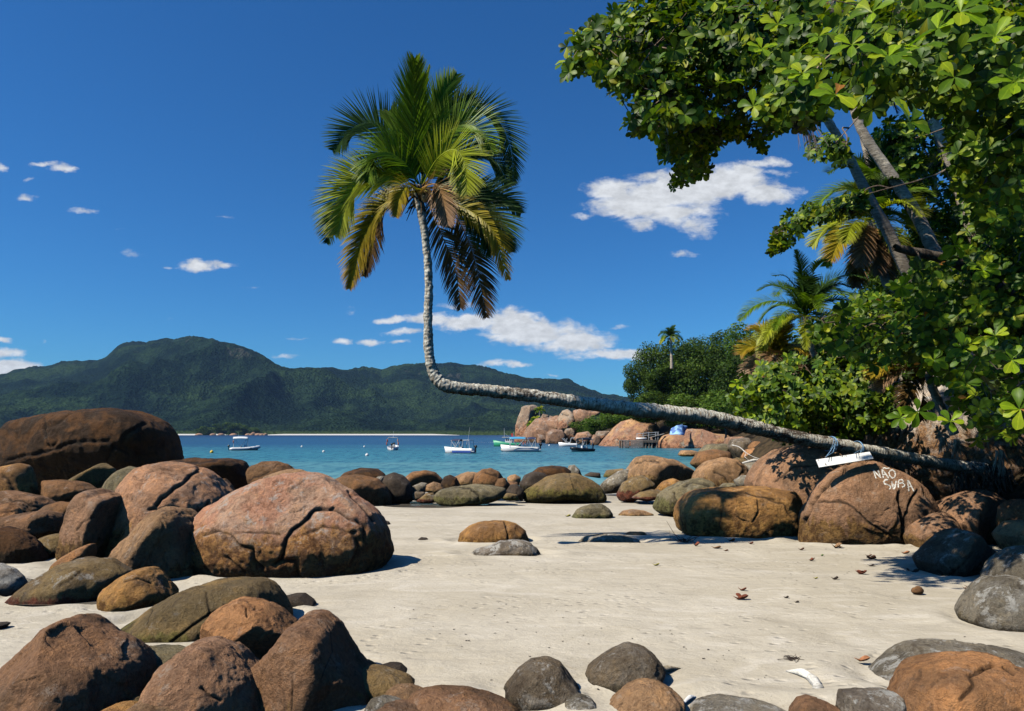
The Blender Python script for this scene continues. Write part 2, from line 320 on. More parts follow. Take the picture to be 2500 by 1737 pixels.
# ------------------------------------------------------------------ rock materials
def rock_mat(name, A, B, low=None, lowh=.3, white=.2, stain=(.05, .035, .025), st=.35, speck=.5, white_top=True, wc=(.55, .52, .46), sc=1., bumpd=1.):
    m, g, b, o = material(name); tc = g.n('ShaderNodeTexCoord').outputs['Object']; oi = g.n('ShaderNodeObjectInfo').outputs['Random']
    off = g.n('ShaderNodeCombineXYZ'); g.put(off.inputs[0], g.m('MULTIPLY', oi, 41)); g.put(off.inputs[1], g.m('MULTIPLY', oi, 17)); p = g.v('ADD', tc, off.outputs[0])
    n1 = g.noise(p, 1.1*sc, 5, .6, .5); n2 = g.noise(p, 4.5*sc, 7, .74, .3); n3 = g.noise(p, 34*sc, 5, .8); n4 = g.noise(g.scale(p, (1.8, 1.8, .7)), 1.7*sc, 6, .7, .8)
    n5 = g.noise(p, 13*sc, 5, .75, .2); hr = g.attr('hrel'); ck = g.attr('crack')
    A = tuple(x*k for x, k in zip(A, (2.1, 1.85, 1.62))); B = tuple(x*k for x, k in zip(B, (1.8, 1.6, 1.42))); low = None if low is None else tuple(x*k for x, k in zip(low, (1.9, 1.7, 1.5)))
    c = g.mix(g.ss(n1, .42, .58), A, B)
    c = g.mix(g.ss(n2, .5, .62, 0, .55), c, g.v('MULTIPLY', c, (1.35, 1.25, 1.05)))
    c = g.mix(g.ss(n2, .34, .47, .7, 0), c, g.v('MULTIPLY', c, (.52, .46, .40)))
    if low is not None:
        hh = g.m('ADD', hr, g.m('MULTIPLY', g.m('SUBTRACT', n4, .5), .8))
        lc = g.mix(g.ss(n2, .42, .56), g.v('MULTIPLY', low, (.40, .32, .25)), g.v('MULTIPLY', low, (1.2, 1.12, .95)))
        c = g.mix(g.ss(hh, lowh*.8, lowh*1.15, .94, 0), c, lc)
    c = g.mix(g.ss(n4, .56, .63, 0, st*1.3), c, stain)
    vn = g.n('ShaderNodeTexVoronoi', feature='DISTANCE_TO_EDGE'); g.put(vn.inputs['Vector'], g.v('ADD', p, g.v('MULTIPLY', g.noise(p, 2.2*sc, 4, .6, 0, True), (.9/sc, .9/sc, .9/sc)))); g.put(vn.inputs['Scale'], .75*sc)
    vein = g.m('MULTIPLY', g.ss(vn.outputs['Distance'], .006, .022, 1, 0), g.ss(g.noise(p, .9*sc, 3), .48, .6))
    c = g.mix(g.m('MULTIPLY', vein, .35), c, g.v('MULTIPLY', c, (1.7, 1.65, 1.5)))
    c = g.mix(g.ss(n5, .38, .54, .42, 0), c, g.v('MULTIPLY', c, (.5, .45, .40)))
    c = g.mix(g.ss(n3, .35, .6, speck*.7, 0), c, g.v('MULTIPLY', c, (.42, .39, .36)))
    c = g.mix(g.ss(n3, .62, .75, 0, speck*.6), c, g.v('MULTIPLY', c, (1.6, 1.55, 1.5)))
    gn = g.n('ShaderNodeSeparateXYZ'); g.put(gn.inputs[0], g.n('ShaderNodeNewGeometry').outputs['Normal'])
    up = g.ss(gn.outputs[2], .1, .75, .25, 1.) if white_top else 1.
    wn = g.m('MULTIPLY', g.ss(g.m('ADD', g.noise(p, 3.1*sc, 7, .75, .4), g.m('MULTIPLY', n3, .22)), .70-.12*white, .78-.10*white), up)
    c = g.mix(g.m('MULTIPLY', wn, min(1, white*1.7)), c, wc)
    c = g.mix(g.m('MULTIPLY', g.ss(g.m('ADD', g.noise(p, 1.4*sc, 7, .75), g.m('MULTIPLY', g.m('SUBTRACT', n3, .5), .3)), .48, .66), g.m('MULTIPLY', up, white*.55)), c, wc)
    c = g.mix(g.m('MULTIPLY', ck, .85), c, (.02, .015, .011))
    rd = g.n('ShaderNodeTexNoise', noise_type='RIDGED_MULTIFRACTAL'); g.put(rd.inputs['Vector'], p); g.put(rd.inputs['Scale'], 1.6*sc); g.put(rd.inputs['Detail'], 6)
    h = g.m('ADD', g.m('MULTIPLY', n2, 1.0), g.m('ADD', g.m('MULTIPLY', n3, .5), g.m('MULTIPLY', n5, .9)))
    h = g.m('ADD', h, g.m('MULTIPLY', rd.outputs[0], .10))
    rough = g.ss(hr, .15, .55, 1.7, 1.)
    setb(g, b, c, .88, g.bump(g.m('MULTIPLY', h, rough), .095*bumpd/sc, 1.), .25)
    return m
RM = {
 'pink': rock_mat('rock_pink', (.31, .185, .115), (.25, .155, .098), (.23, .145, .06), .42, .30),
 'pinkplain': rock_mat('rock_pink_plain', (.24, .15, .095), (.19, .12, .075), (.15, .10, .04), .3, .28, st=.25, wc=(.52, .43, .34)),
 'rosetop': rock_mat('rock_rose', (.31, .175, .12), (.37, .25, .18), (.23, .135, .055), .52, .38, stain=(.16, .085, .035), st=.3),
 'brown': rock_mat('rock_brown', (.16, .09, .042), (.12, .072, .036), (.11, .08, .04), .25, .12),
 'redbrown': rock_mat('rock_red_brown', (.185, .112, .066), (.125, .078, .045), (.16, .11, .055), .35, .24, speck=.6, wc=(.50, .40, .31)),
 'dark': rock_mat('rock_dark_brown', (.066, .034, .013), (.030, .018, .009), (.05, .035, .018), .3, .06),
 'black': rock_mat('rock_black', (.035, .03, .025), (.055, .045, .035), (.03, .03, .022), .3, .12),
 'olive': rock_mat('rock_olive', (.155, .115, .052), (.115, .09, .045), (.095, .095, .03), .45, .12),
 'redtide': rock_mat('rock_red_foot', (.15, .115, .055), (.12, .09, .048), (.10, .032, .022), .33, .3),
 'grey': rock_mat('rock_grey', (.155, .15, .125), (.11, .105, .085), (.08, .075, .055), .25, .55),
 'darkgrey': rock_mat('rock_dark_grey', (.105, .09, .066), (.075, .062, .045), (.05, .047, .035), .3, .38, speck=.7),
 'white': rock_mat('rock_white_crust', (.16, .15, .13), (.11, .10, .085), (.07, .06, .04), .3, .95),
 'orange': rock_mat('rock_orange', (.30, .165, .078), (.21, .12, .06), (.30, .19, .06), .25, .12),
 'ochre': rock_mat('rock_ochre', (.28, .165, .06), (.19, .11, .045), (.22, .14, .05), .4, .18),
 'greygreen': rock_mat('rock_grey_green', (.14, .13, .082), (.10, .095, .062), (.10, .11, .05), .35, .22),
 'tan': rock_mat('rock_tan', (.25, .165, .095), (.18, .12, .068), (.22, .16, .08), .35, .15),
 'sunlitcap': rock_mat('rock_sunlit_cap', (.40, .385, .36), (.30, .25, .20), (.20, .125, .07), .55, .7, wc=(.6, .6, .58)),  # grey rock, brown below; sunlight on its upper part painted in as paler colour
 'far': rock_mat('rock_far_pink', (.22, .14, .095), (.165, .11, .08), (.15, .11, .075), .2, .35, sc=.16, bumpd=.8, speck=.3),
 'fargrey': rock_mat('rock_far_grey', (.22, .18, .14), (.17, .13, .10), (.24, .14, .10), .45, .5, sc=.16, bumpd=.8, speck=.3, wc=(.42, .42, .37)),
 'farochre': rock_mat('rock_far_ochre', (.30, .195, .105), (.23, .14, .10), (.27, .16, .12), .35, .35, sc=.16, bumpd=.8, speck=.3, wc=(.42, .45, .38)),
}
ICO = {}
def ico(l):
    if l not in ICO:
        bm = bmesh.new(); bmesh.ops.create_icosphere(bm, subdivisions=l, radius=1)
        v = np.array([x.co[:] for x in bm.verts]); f = np.array([[a.index for a in q.verts] for q in bm.faces]); bm.free()
        v /= np.linalg.norm(v, axis=1)[:, None]; ICO[l] = (v, f)
    return ICO[l]
FR = {'1': (0, 960, 3.1914), '2': (400, 1100, 3.1914), '3': (0, 1380, 2.297), '4': (780, 1080, 2.297), '5': (1500, 960, 2.297), '6': (1200, 1400, 1.767), '7': (1220, 970, 3.705), '8': (1500, 600, 2.297), '9': (2050, 860, 2.9556), 'p': (0, 0, 1)}
def segdist(p, a, b):
    ab = b-a; t = np.clip(((p-a) @ ab)/max(ab @ ab, 1e-9), 0, 1); return np.linalg.norm(p-(a+t[:, None]*ab), axis=1)
NROCK = 0; FOOT = []
ANG = dict(redbrown=.85, orange=.8, pinkplain=.6, brown=.5, grey=.6, far=1.1, fargrey=1.1, farochre=.7, darkgrey=.55, tan=.5, ochre=.5, pink=.35, rosetop=.4, olive=.3, greygreen=.3, white=.6, dark=.5)
def rock(fr, pts, mat, label, Y=None, T=None, p=2.3, fac=(), cr=(), lvl=None, amp=1., ext=.22, water=False, cat='boulder', name='boulder', group=None, q=12, yoff=.7, seed=None, flats=1., ang=None, back=None):
    """a boulder from its outline: every outline gets its own distance, a depth of its own, facets and cracks"""
    global NROCK; NROCK += 1; sd = seed or NROCK
    back = .12 if back is None else back; ox, oy, s = FR[fr]; pp = np.array([(ox+x/s, oy+y/s) for x, y in pts], float)
    base = pp[:, 1].max(); wpx = np.ptp(pp[:, 0]); hpx = np.ptp(pp[:, 1])
    if Y is None:
        Yf = HC*F/max(base-HY, 3) if water else groundY(base)
        T = T or min(.42*wpx/F*Yf, 1.15*hpx/F*Yf+.15*wpx/F*Yf); Yc = Yf+yoff*T
    else: Yc = Y; T = T or min(.42*wpx/F*Yc, 1.2*hpx/F*Yc)
    Q = np.stack([(pp[:, 0]-CX)/F*Yc, HC+(HY-pp[:, 1])/F*Yc], 1)
    if Yc < 13: back = max(back, .34)
    elif Yc < 24: back = max(back, .2)
    zmin, zmax = Q[:, 1].min(), Q[:, 1].max(); H = zmax-zmin
    lowmask = np.clip((zmin+.35*H-Q[:, 1])/(.35*H), 0, 1); Q[:, 1] -= lowmask*ext*H        # the foot goes into the sand
    c = np.array([(Q[:, 0].min()+Q[:, 0].max())/2, (Q[:, 1].min()+Q[:, 1].max())/2-.06*H])
    # radius by angle
    R = Q-c; a0, a1 = R, np.roll(R, -1, 0)
    th = np.linspace(0, 2*np.pi, 361)[:-1]; dd = np.stack([np.cos(th), np.sin(th)], 1); rad = np.zeros(360)
    for A, B in zip(a0, a1):
        e = B-A; den = dd[:, 0]*e[1]-dd[:, 1]*e[0]; den = np.where(np.abs(den) < 1e-9, 1e-9, den)
        t = (A[0]*e[1]-A[1]*e[0])/den; u = (A[0]*dd[:, 1]-A[1]*dd[:, 0])/den
        ok = (u >= -1e-6) & (u <= 1+1e-6) & (t > 0); rad = np.where(ok, np.maximum(rad, t), rad)
    bad = rad <= 0
    if bad.any(): rad[bad] = np.interp(th[bad], th[~bad], rad[~bad], period=2*np.pi)
    sm = 3; k = np.ones(2*sm+1)/(2*sm+1); rad = np.convolve(np.concatenate([rad[-sm:], rad, rad[:sm]]), k, 'valid')
    scr = max(wpx, hpx); l = lvl or (7 if scr > 330 else 6 if scr > 120 else 5 if scr > 45 else 4)
    D, Fc = ico(l); xz = np.hypot(D[:, 0], D[:, 2]); an = np.arctan2(D[:, 2], D[:, 0]) % (2*np.pi)
    ro = np.interp(an, th, rad, period=2*np.pi); Ag = xz/ro; Bg = np.abs(D[:, 1])/T
    G = (Ag**p+Bg**p)**(1/p); S = G**q
    for fx in fac:
        n = np.array(fx[:3], float); n /= np.linalg.norm(n); x, y = ox+fx[3]/s, oy+fx[4]/s
        Yp = Yc-fx[5]*T; pt = np.array([(x-CX)/F*Yp-c[0], -fx[5]*T, HC+(HY-y)/F*Yp-c[1]]); h = n @ pt
        if h > .05*T: S = S+np.maximum(D @ n/h, 0)**q
    t = S**(-1/q); V = D*t[:, None]
    V[:, 2] -= np.maximum(V[:, 1], 0)*back*np.clip(V[:, 2]/(.3*H)+.6, 0, 1)      # the back slopes away into the sand
    ang = ang if ang is not None else ANG.get(mat, .35); rg = np.random.default_rng(sd*13+5)                       # broad worn flats, as on real granite
    for _ in range(int(7*flats) if not fac else 2):
        n = rg.normal(size=3)*[.75, 1, .75]; n[1] = -abs(n[1])*1.2; n /= np.linalg.norm(n); h = (V@n).max()*rg.uniform(.90, .965)
        tt = np.maximum(D@n, 1e-6)/h; t = (t**-24.+tt**24)**(-1/24); V = D*t[:, None]
    size = (np.ptp(Q[:, 0])+H+2*T)/3
    if l >= 5 and ang > 0:                                     # broken, slightly stepped faces
        N = np.zeros_like(V); fn = np.cross(V[Fc[:, 1]]-V[Fc[:, 0]], V[Fc[:, 2]]-V[Fc[:, 0]])
        for k in range(3): np.add.at(N, Fc[:, k], fn)
        N /= np.linalg.norm(N, axis=1)[:, None]+1e-12
        K = int(26+26*ang); si = rg.choice(len(V), K, replace=False); Dw = V+size*.10*np.stack([fbm(V/size*3+k*7, 3) for k in range(3)], 1)
        ds = np.stack([((Dw-V[j])**2).sum(1)*rg.uniform(.5, 1.6) for j in si], 1); cell = ds.argmin(1); ns = N[si]+rg.normal(size=(K, 3))*.10; ns /= np.linalg.norm(ns, axis=1)[:, None]
        hc = (V[si]*ns).sum(1); tp = hc[cell]/np.maximum((D*ns[cell]).sum(1), 1e-3); tn = np.linalg.norm(V, axis=1)
        V = V*(1+np.clip(tp/tn-1, -.024, .022)*ang)[:, None]
    o3 = np.array([sd*3.7, sd*1.3, sd*2.1])
    # broad unevenness, planar flaking, small pits
    V = V+D*(size*amp*(.034*fbm(V/size*1.9+o3, 3)+.017*fbm(V/size*6+o3, 4)))[:, None]
    fl = np.abs(fbm(V/size*3.1+o3+5, 2)); V = V-D*(size*amp*.014*np.clip(.10-fl, 0, .1)/.1*np.clip(fbm(V/size*1.1+o3, 1)*3, 0, 1))[:, None]
    if l >= 6: V = V+D*(amp*(min(.016, size*.010)*fbm(V*9+o3, 4, .65)+min(.03, size*.014)*ridged(V*2.2+o3, 3)))[:, None]
    crack = np.zeros(len(V)); front = D[:, 1] < .15
    if cr:
        W3 = V+[c[0], Yc, c[1]]; sx = CX+F*W3[:, 0]/W3[:, 1]; sy = HY-F*(W3[:, 2]-HC)/W3[:, 1]; pr = np.stack([sx, sy], 1)
        pr = pr+np.stack([fbm(V*4+o3, 2), fbm(V*4+o3+9, 2)], 1)*5
        for line, wd, dp in cr:
            L = np.array([(ox+x/s, oy+y/s) for x, y in line], float); dmin = np.full(len(V), 1e9)
            for A, B in zip(L[:-1], L[1:]): dmin = np.minimum(dmin, segdist(pr, A, B))
            w_ = max(wd*.62, 1.6); k = np.exp(-(dmin/w_)**2)*front; V = V-D*(k*dp*.8*size)[:, None]; crack = np.maximum(crack, np.exp(-(dmin/(w_*.8))**2)*front)
    zr = np.clip((V[:, 2]+c[1]-(zmin))/max(H, .01), 0, 1)
    me = npmesh(name, V, Fc, True, {'hrel': zr, 'crack': crack})
    if Yc < 30: FOOT.append((c[0], Yc, np.ptp(Q[:, 0])/2, T))
    o = link(name, me, None, RM[mat], (c[0], Yc, c[1])); tag(o, label, cat, group); return o
# ------------------------------------------------------------------ the boulders, one by one (outlines in photo crops)
R_ = rock
# --- left, back to front
R_('1', [(0,560),(20,510),(80,390),(140,310),(200,240),(330,190),(520,160),(700,140),(880,126),(1000,138),(1100,165),(1190,215),(1250,270),(1290,330),(1315,430),(1335,530),(1320,620),(1000,760),(300,780),(30,700)], 'dark',
   'huge dark brown boulder at the far left, tallest of the pile, against the bay', Y=32, T=2.6, p=3.2, fac=[(.05,-.75,-.55,500,470,.98),(.6,-.55,-.1,1150,420,.8)], cr=[([(350,190),(350,300),(390,420)],4,.012),([(30,530),(300,470),(600,380),(850,370),(900,420),(1000,470)],9,.02),([(900,390),(840,520)],7,.02)], lvl=7, amp=1.3)
R_('1', [(-60,600),(0,575),(130,553),(210,560),(240,620),(260,720),(285,800),(200,850),(-60,850)], 'ochre', 'mossy yellow-brown rock with a dark gap at the left edge, below the huge boulder', Y=25, cr=[([(20,640),(70,680),(120,760)],9,.05)], fac=[(.8,-.5,.1,225,600,.5)])
R_('1', [(270,685),(450,680),(560,685),(650,710),(735,760),(640,850),(400,860),(280,800)], 'brown', 'flat-topped brown rock lying below the huge dark boulder', Y=25, fac=[(-.7,-.6,0,345,760,.7)])
R_('1', [(540,685),(640,620),(790,540),(880,590),(900,680),(800,790),(640,790)], 'olive', 'olive wedge of rock leaning against the foot of the huge dark boulder', Y=27, fac=[(.45,-.8,-.2,700,640,.5)])
R_('1', [(800,770),(850,680),(900,610),(1000,575),(1120,600),(1180,700),(1100,820),(850,830)], 'greygreen', 'grey-green rounded boulder between the huge dark boulder and the cracked pink one', Y=24)
R_('1', [(1140,580),(1220,550),(1350,530),(1500,515),(1700,510),(1820,515),(1880,550),(1910,620),(1925,690),(1900,760),(1750,830),(1400,800),(1200,700)], 'dark', 'long low blackish boulder behind the cracked pink boulder, its front in shade', Y=27.5, p=3.2, fac=[(.5,-.75,-.35,1600,580,.8)], cr=[([(1380,530),(1560,545),(1700,520)],5,.02)])
R_('2', [(640,165),(690,120),(780,90),(870,90),(950,110),(1010,150),(1060,210),(1000,300),(700,300)], 'brown', 'smooth brown boulder standing at the water behind the biggest pink boulder', Y=27, cr=[([(820,170),(740,200),(660,240)],4,.015)])
R_('2', [(720,270),(800,205),(880,170),(980,150),(1060,150),(1120,170),(1120,250),(800,330)], 'tan', 'tan boulder peeking over the top of the biggest pink boulder', Y=19.5)
R_('1', [(1680,680),(1760,668),(1810,720),(1835,775),(1800,850),(1690,830)], 'brown', 'small brown boulder tucked behind the right shoulder of the cracked pink boulder', Y=21)
R_('1', [(835,1290),(850,1150),(890,950),(930,830),(990,700),(1080,620),(1180,570),(1320,555),(1440,575),(1560,600),(1650,650),(1720,720),(1790,780),(1850,900),(1780,1150),(1500,1330),(1000,1340)], 'pink',
   'tall pink-brown boulder with a long diagonal crack across its face', Y=19, T=2., p=2.3, fac=[(.5,-.75,.0,1500,900,.75),(-.55,-.75,.25,980,1000,.85)], cr=[([(1560,590),(1480,640),(1420,710),(1340,770),(1260,820),(1220,880)],7,.04),([(1160,905),(1400,900),(1480,960)],5,.02),([(1630,850),(1600,900),(1480,940)],7,.03)], lvl=7)
R_('1', [(-40,780),(60,765),(200,785),(330,815),(400,860),(360,930),(200,960),(-40,960)], 'redbrown', 'flat reddish slab at the left edge above the rounded rocks', Y=22, cr=[([(70,830),(180,850),(300,900)],6,.03)])
R_('1', [(-40,880),(70,860),(130,900),(180,960),(60,1000),(-40,985)], 'orange', 'small orange-brown rock at the left edge beside the reddish slab', Y=20.8)
R_('1', [(300,930),(380,870),(450,850),(560,850),(630,860),(650,900),(610,1080),(560,1150),(450,1100),(330,1000)], 'brown', 'rounded brown rock left of the standing pink slab', Y=20.2, fac=[(.7,-.6,-.1,520,1000,.6)])
R_('1', [(-40,1010),(60,960),(200,940),(330,925),(440,935),(460,980),(440,1080),(280,1135),(130,1110),(-40,1080)], 'redbrown', 'elongated red-brown rock at the left edge with a pale spot on top', Y=19.3)
R_('1', [(270,1170),(330,1110),(420,1095),(510,1110),(560,1150),(575,1240),(480,1290),(360,1280),(280,1220)], 'redtide', 'low olive boulder with a dark red algae foot near the left edge', Y=18.3)
R_('1', [(-60,1060),(40,1045),(130,1070),(220,1120),(290,1190),(340,1270),(280,1300),(0,1300),(-60,1290)], 'dark', 'dome-shaped dark boulder at the left edge beside the red-footed one', Y=17.4, fac=[(.4,-.85,-.15,150,1180,.8)])
R_('1', [(562,1220),(568,1080),(598,930),(620,850),(690,780),(770,748),(830,800),(870,780),(940,820),(910,950),(880,1080),(845,1220),(760,1280),(700,1300),(600,1250)], 'pinkplain', 'upright pink slab split to a sharp edge, its right face in deep shade', Y=17.6, T=1.2, p=3.2, q=30, ext=.1,
   fac=[(-.42,-.88,.15,740,900,.85),(.72,-.68,-.05,750,900,.85)], cr=[([(600,1060),(660,1000),(730,960)],4,.03)], lvl=6)
R_('1', [(400,1390),(450,1320),(520,1260),(600,1220),(650,1195),(710,1170),(715,1230),(700,1300),(600,1330),(480,1390)], 'orange', 'small orange rock lying at the foot of the upright pink slab', Y=15.6, T=.5)
R_('1', [(870,1350),(930,1210),(1020,1090),(1120,1000),(1200,930),(1280,902),(1380,908),(1440,960),(1490,1050),(1520,1200),(1560,1330),(1615,1450),(1500,1500),(1300,1512),(1130,1450),(1090,1380),(980,1425),(900,1390)], 'tan',
   'split boulder with pale left slope and flat shaded face, before the cracked pink one', Y=15.6, T=1.3, p=3., q=34, ext=.06, fac=[(-.60,-.55,.55,1160,1080,.78),(.50,-.85,-.14,1160,1150,.78)], lvl=7, amp=.8)
R_('1', [(-90,1330),(0,1325),(100,1370),(170,1430),(190,1490),(150,1570),(0,1610),(-90,1610)], 'white', 'dark rounded rock with white crust at the left edge of the sand', Y=13.4)
R_('1', [(185,1440),(250,1450),(290,1490),(230,1530),(180,1510)], 'grey', 'small grey rock beside the white-crusted rock on the left sand', Y=13.9)
R_('3', [(40,200),(120,150),(230,70),(330,5),(430,-25),(560,-22),(640,20),(690,60),(660,140),(590,190),(300,207),(100,208)], 'redtide', 'long low boulder with white-crusted top and red barnacle foot, on the left sand', T=1.0, cr=[([(330,120),(400,80),(460,40)],4,.03)], lvl=6)
R_('3', [(575,180),(620,120),(700,60),(770,20),(830,18),(880,60),(930,120),(975,170),(900,215),(740,232),(620,232)], 'ochre', 'small rusty boulder with green algae, left of the flat olive mound', T=.7, cr=[([(700,90),(780,75),(850,100)],4,.03)], lvl=6)
# --- the biggest one
R_('2', [(240,700),(250,600),(290,530),(350,450),(420,400),(500,350),(600,300),(720,260),(800,215),(900,185),(1030,168),(1150,170),(1250,195),(1350,260),(1440,320),(1520,390),(1600,450),(1670,520),(1720,600),(1760,690),(1778,780),(1765,850),(1700,925),(1560,965),(1450,975),(1200,985),(900,1000),(600,1000),(450,1000),(340,990),(285,930),(258,860),(240,790)], 'rosetop',
   'biggest boulder on the beach, rose-coloured top and rough ochre foot, left of the open sand', T=1.75, Y=16.6, p=2.5, ext=.05, amp=1.15, lvl=7,
   fac=[(.05,-.80,.60,700,400,.60),(.10,-.96,-.28,900,800,.93),(.78,-.60,.1,1500,700,.72)],
   cr=[([(290,665),(350,640),(430,630),(500,655),(560,705),(610,760)],5,.022),([(1330,455),(1190,458),(1150,500),(1090,565),(1010,620),(960,690),(930,780),(920,860),(870,900)],7,.04),([(1330,455),(1400,500),(1500,550),(1570,610),(1560,700)],6,.025),
   ([(620,760),(690,770),(700,860),(760,920)],9,.03),([(930,860),(1030,870),(1040,960)],8,.025),([(1100,650),(1250,600),(1400,620),(1500,640)],5,.012),([(1440,330),(1560,450),(1640,560)],5,.02),([(560,640),(760,640),(900,660)],4,.012),([(480,830),(560,900),(620,960)],7,.02),([(1480,640),(1520,760),(1470,880)],7,.02)])
R_('3', [(650,380),(720,330),(830,270),(900,210),(1000,150),(1100,110),(1200,90),(1320,85),(1440,90),(1510,120),(1560,180),(1600,250),(1612,330),(1580,380),(1400,435),(1250,452),(1100,452),(950,440),(800,425),(680,400)], 'olive',
   'broad flat olive-grey mound with a white patch, in front of the biggest boulder', Y=10.9, T=1.05, p=2.3, ext=.08, lvl=7, cr=[([(1160,150),(1170,220),(1185,270)],4,.02),([(1400,190),(1300,230),(1190,270),(1080,340),(960,430)],5,.03),([(850,250),(830,330)],3,.01)], amp=.8)
R_('3', [(1560,185),(1640,165),(1700,162),(1750,200),(1772,222),(1650,243),(1585,243)], 'black', 'small black rock on the sand beside the flat olive mound', T=.35)
R_('3', [(1118,450),(1150,370),(1200,280),(1270,222),(1340,203),(1420,218),(1500,260),(1570,310),(1628,362),(1590,450),(1520,550),(1430,640),(1380,610),(1290,515),(1200,465)], 'orange',
   'orange faceted boulder with a black shaded underside, resting on the flat mound', Y=9.0, T=.75, p=3, q=26, ext=.12, lvl=7, fac=[(-.30,-.66,.66,1300,330,.5),(.48,-.80,-.36,1420,400,.62),(-.6,-.6,-.3,1200,430,.5)], cr=[([(1385,240),(1388,290)],3,.03)])
R_('3', [(690,600),(715,530),(760,480),(850,462),(950,462),(1020,480),(1000,560),(960,700),(850,740),(780,740),(715,690)], 'greygreen', 'rough grey-green boulder between the brown pyramid and the round pink-brown one', Y=8.5, T=.5)
R_('3', [(-90,650),(0,580),(70,510),(150,440),(240,360),(320,338),(400,390),(500,440),(600,500),(680,570),(712,640),(735,720),(740,820),(720,920),(-90,920)], 'redbrown', 'large red-brown pyramid-shaped boulder in the bottom left corner', Y=7.5, T=1.0, p=3, q=30, lvl=7,
   fac=[(-.62,-.50,.60,140,520,.3),(-.25,-.80,.50,300,520,.62),(.72,-.66,.15,560,620,.55),(.1,-.95,-.1,250,760,.95)], amp=1.1, ext=.1)
R_('3', [(728,755),(770,738),(812,760),(800,795),(740,795)], 'olive', 'fist-sized olive rock wedged between the pyramid and the round boulder', Y=7.4, T=.12)
R_('3', [(825,790),(870,690),(920,600),(980,520),(1060,465),(1150,450),(1230,470),(1320,540),(1400,620),(1450,690),(1478,760),(1500,830),(1400,900),(860,900)], 'pinkplain', 'rounded pink-brown boulder in the middle of the foreground pile', Y=7.5, T=.85, p=2.4, lvl=7, amp=1.2, ext=.1, fac=[(.6,-.7,.0,1250,680,.72)], cr=[([(1130,690),(1180,740),(1240,760)],6,.03)])
R_('3', [(1413,630),(1450,560),(1530,490),(1600,420),(1640,350),(1700,313),(1760,313),(1850,352),(1900,440),(1950,520),(2010,600),(2060,680),(2098,755),(2090,830),(2060,920),(1600,920),(1500,820),(1462,720)], 'redbrown',
   'sharp-edged reddish pyramid boulder at the right end of the foreground pile', Y=7.8, T=.9, p=3, q=30, lvl=7, ext=.08, fac=[(-.40,-.84,.36,1700,480,.70),(.68,-.72,.02,1835,560,.72),(-.62,-.75,.1,1560,640,.6)], cr=[([(1640,640),(1635,820)],3,.02),([(1850,360),(1860,480),(1800,640)],3,.006)])
R_('3', [(545,830),(620,795),(700,792),(750,810),(720,870),(560,880)], 'ochre', 'low ochre rock cut by the bottom edge, before the brown pyramid', Y=6.85, T=.3)
R_('3', [(720,810),(760,782),(850,775),(950,783),(1040,808),(1080,870),(740,880)], 'tan', 'low tan rock at the bottom edge under the round pink-brown boulder', Y=6.75, T=.35)
R_('3', [(1975,545),(2060,540),(2110,562),(2100,600),(1990,590)], 'brown', 'small brown rock behind the sharp pyramid, beside the small black one', Y=8.6, T=.18)
R_('3', [(2105,575),(2180,553),(2250,558),(2292,600),(2272,628),(2180,620),(2115,600)], 'black', 'small black rock on the sand at the right end of the foreground pile', Y=8.5, T=.2)
R_('3', [(2000,590),(2100,578),(2200,608),(2290,645),(2340,690),(2250,740),(2090,730),(2030,690)], 'olive', 'flat mottled olive rock behind the sharp pyramid', Y=8.0, T=.4)
R_('3', [(2160,720),(2200,690),(2300,686),(2390,720),(2400,790),(2250,800),(2190,770)], 'tan', 'low tan rock with a white crust right of the sharp pyramid', Y=7.5, T=.3)
R_('3', [(2035,820),(2070,770),(2130,753),(2200,768),(2300,800),(2340,850),(2040,880)], 'grey', 'grey-brown rock cut by the bottom edge, right of the sharp pyramid', Y=7.1, T=.3)
R_('p', [(985,1745),(1000,1700),(1060,1688),(1130,1692),(1180,1703),(1240,1722),(1290,1750)], 'redbrown', 'long flat reddish slab at the bottom edge left of the two grey domes', Y=7.15, T=.4)
R_('p', [(880,1760),(900,1735),(960,1722),(1040,1728),(1090,1760)], 'redbrown', 'low reddish rock at the very bottom edge left of the long flat slab', Y=6.95, T=.3)
R_('3', [(-30,325),(15,322),(42,332),(20,350),(-30,352)], 'black', 'flat dark rock nearly flush with the sand at the left edge', T=.15, yoff=.5)
# --- middle row at the water
mid = 'boulders along the water edge'
def M_(pts, mat, label, **k): return R_('4', pts, mat, label, group=mid, **k)
M_([(100,210),(160,160),(230,145),(320,148),(360,175),(375,195),(330,250),(120,245)], 'dark', 'nearly black boulder behind the left end of the row at the water', Y=44, T=1.6)
M_([(300,215),(330,190),(365,190),(372,215),(350,240),(310,240)], 'grey', 'small grey boulder wedged behind the two leftmost of the row at the water', Y=42, T=.6)
M_([(70,215),(150,185),(220,182),(320,205),(370,250),(400,300),(405,350),(300,356),(200,340),(90,320)], 'brown', 'big brown boulder at the left end of the row at the water edge', Y=39.5, T=1.9, fac=[(.5,-.8,-.25,280,270,.7)])
M_([(350,240),(370,185),(420,172),(470,190),(510,230),(530,300),(480,328),(370,328)], 'black', 'black and grey-green boulder, second from the left in the row at the water', Y=41, T=1.2)
M_([(470,210),(520,170),(590,157),(650,170),(692,215),(690,250),(600,255),(490,262)], 'brown', 'rusty dark boulder behind the small grey stones of the row', Y=46, T=1.5, fac=[(.3,-.85,-.3,600,200,.6)])
M_([(508,280),(520,245),(570,225),(605,230),(610,270),(560,292)], 'grey', 'small grey stone in the row, left of the speckled one', Y=42, T=.5)
M_([(595,272),(600,240),(640,222),(680,235),(702,262),(660,287)], 'tan', 'small speckled brown stone in the row, touching the grey stone', Y=41.5, T=.5)
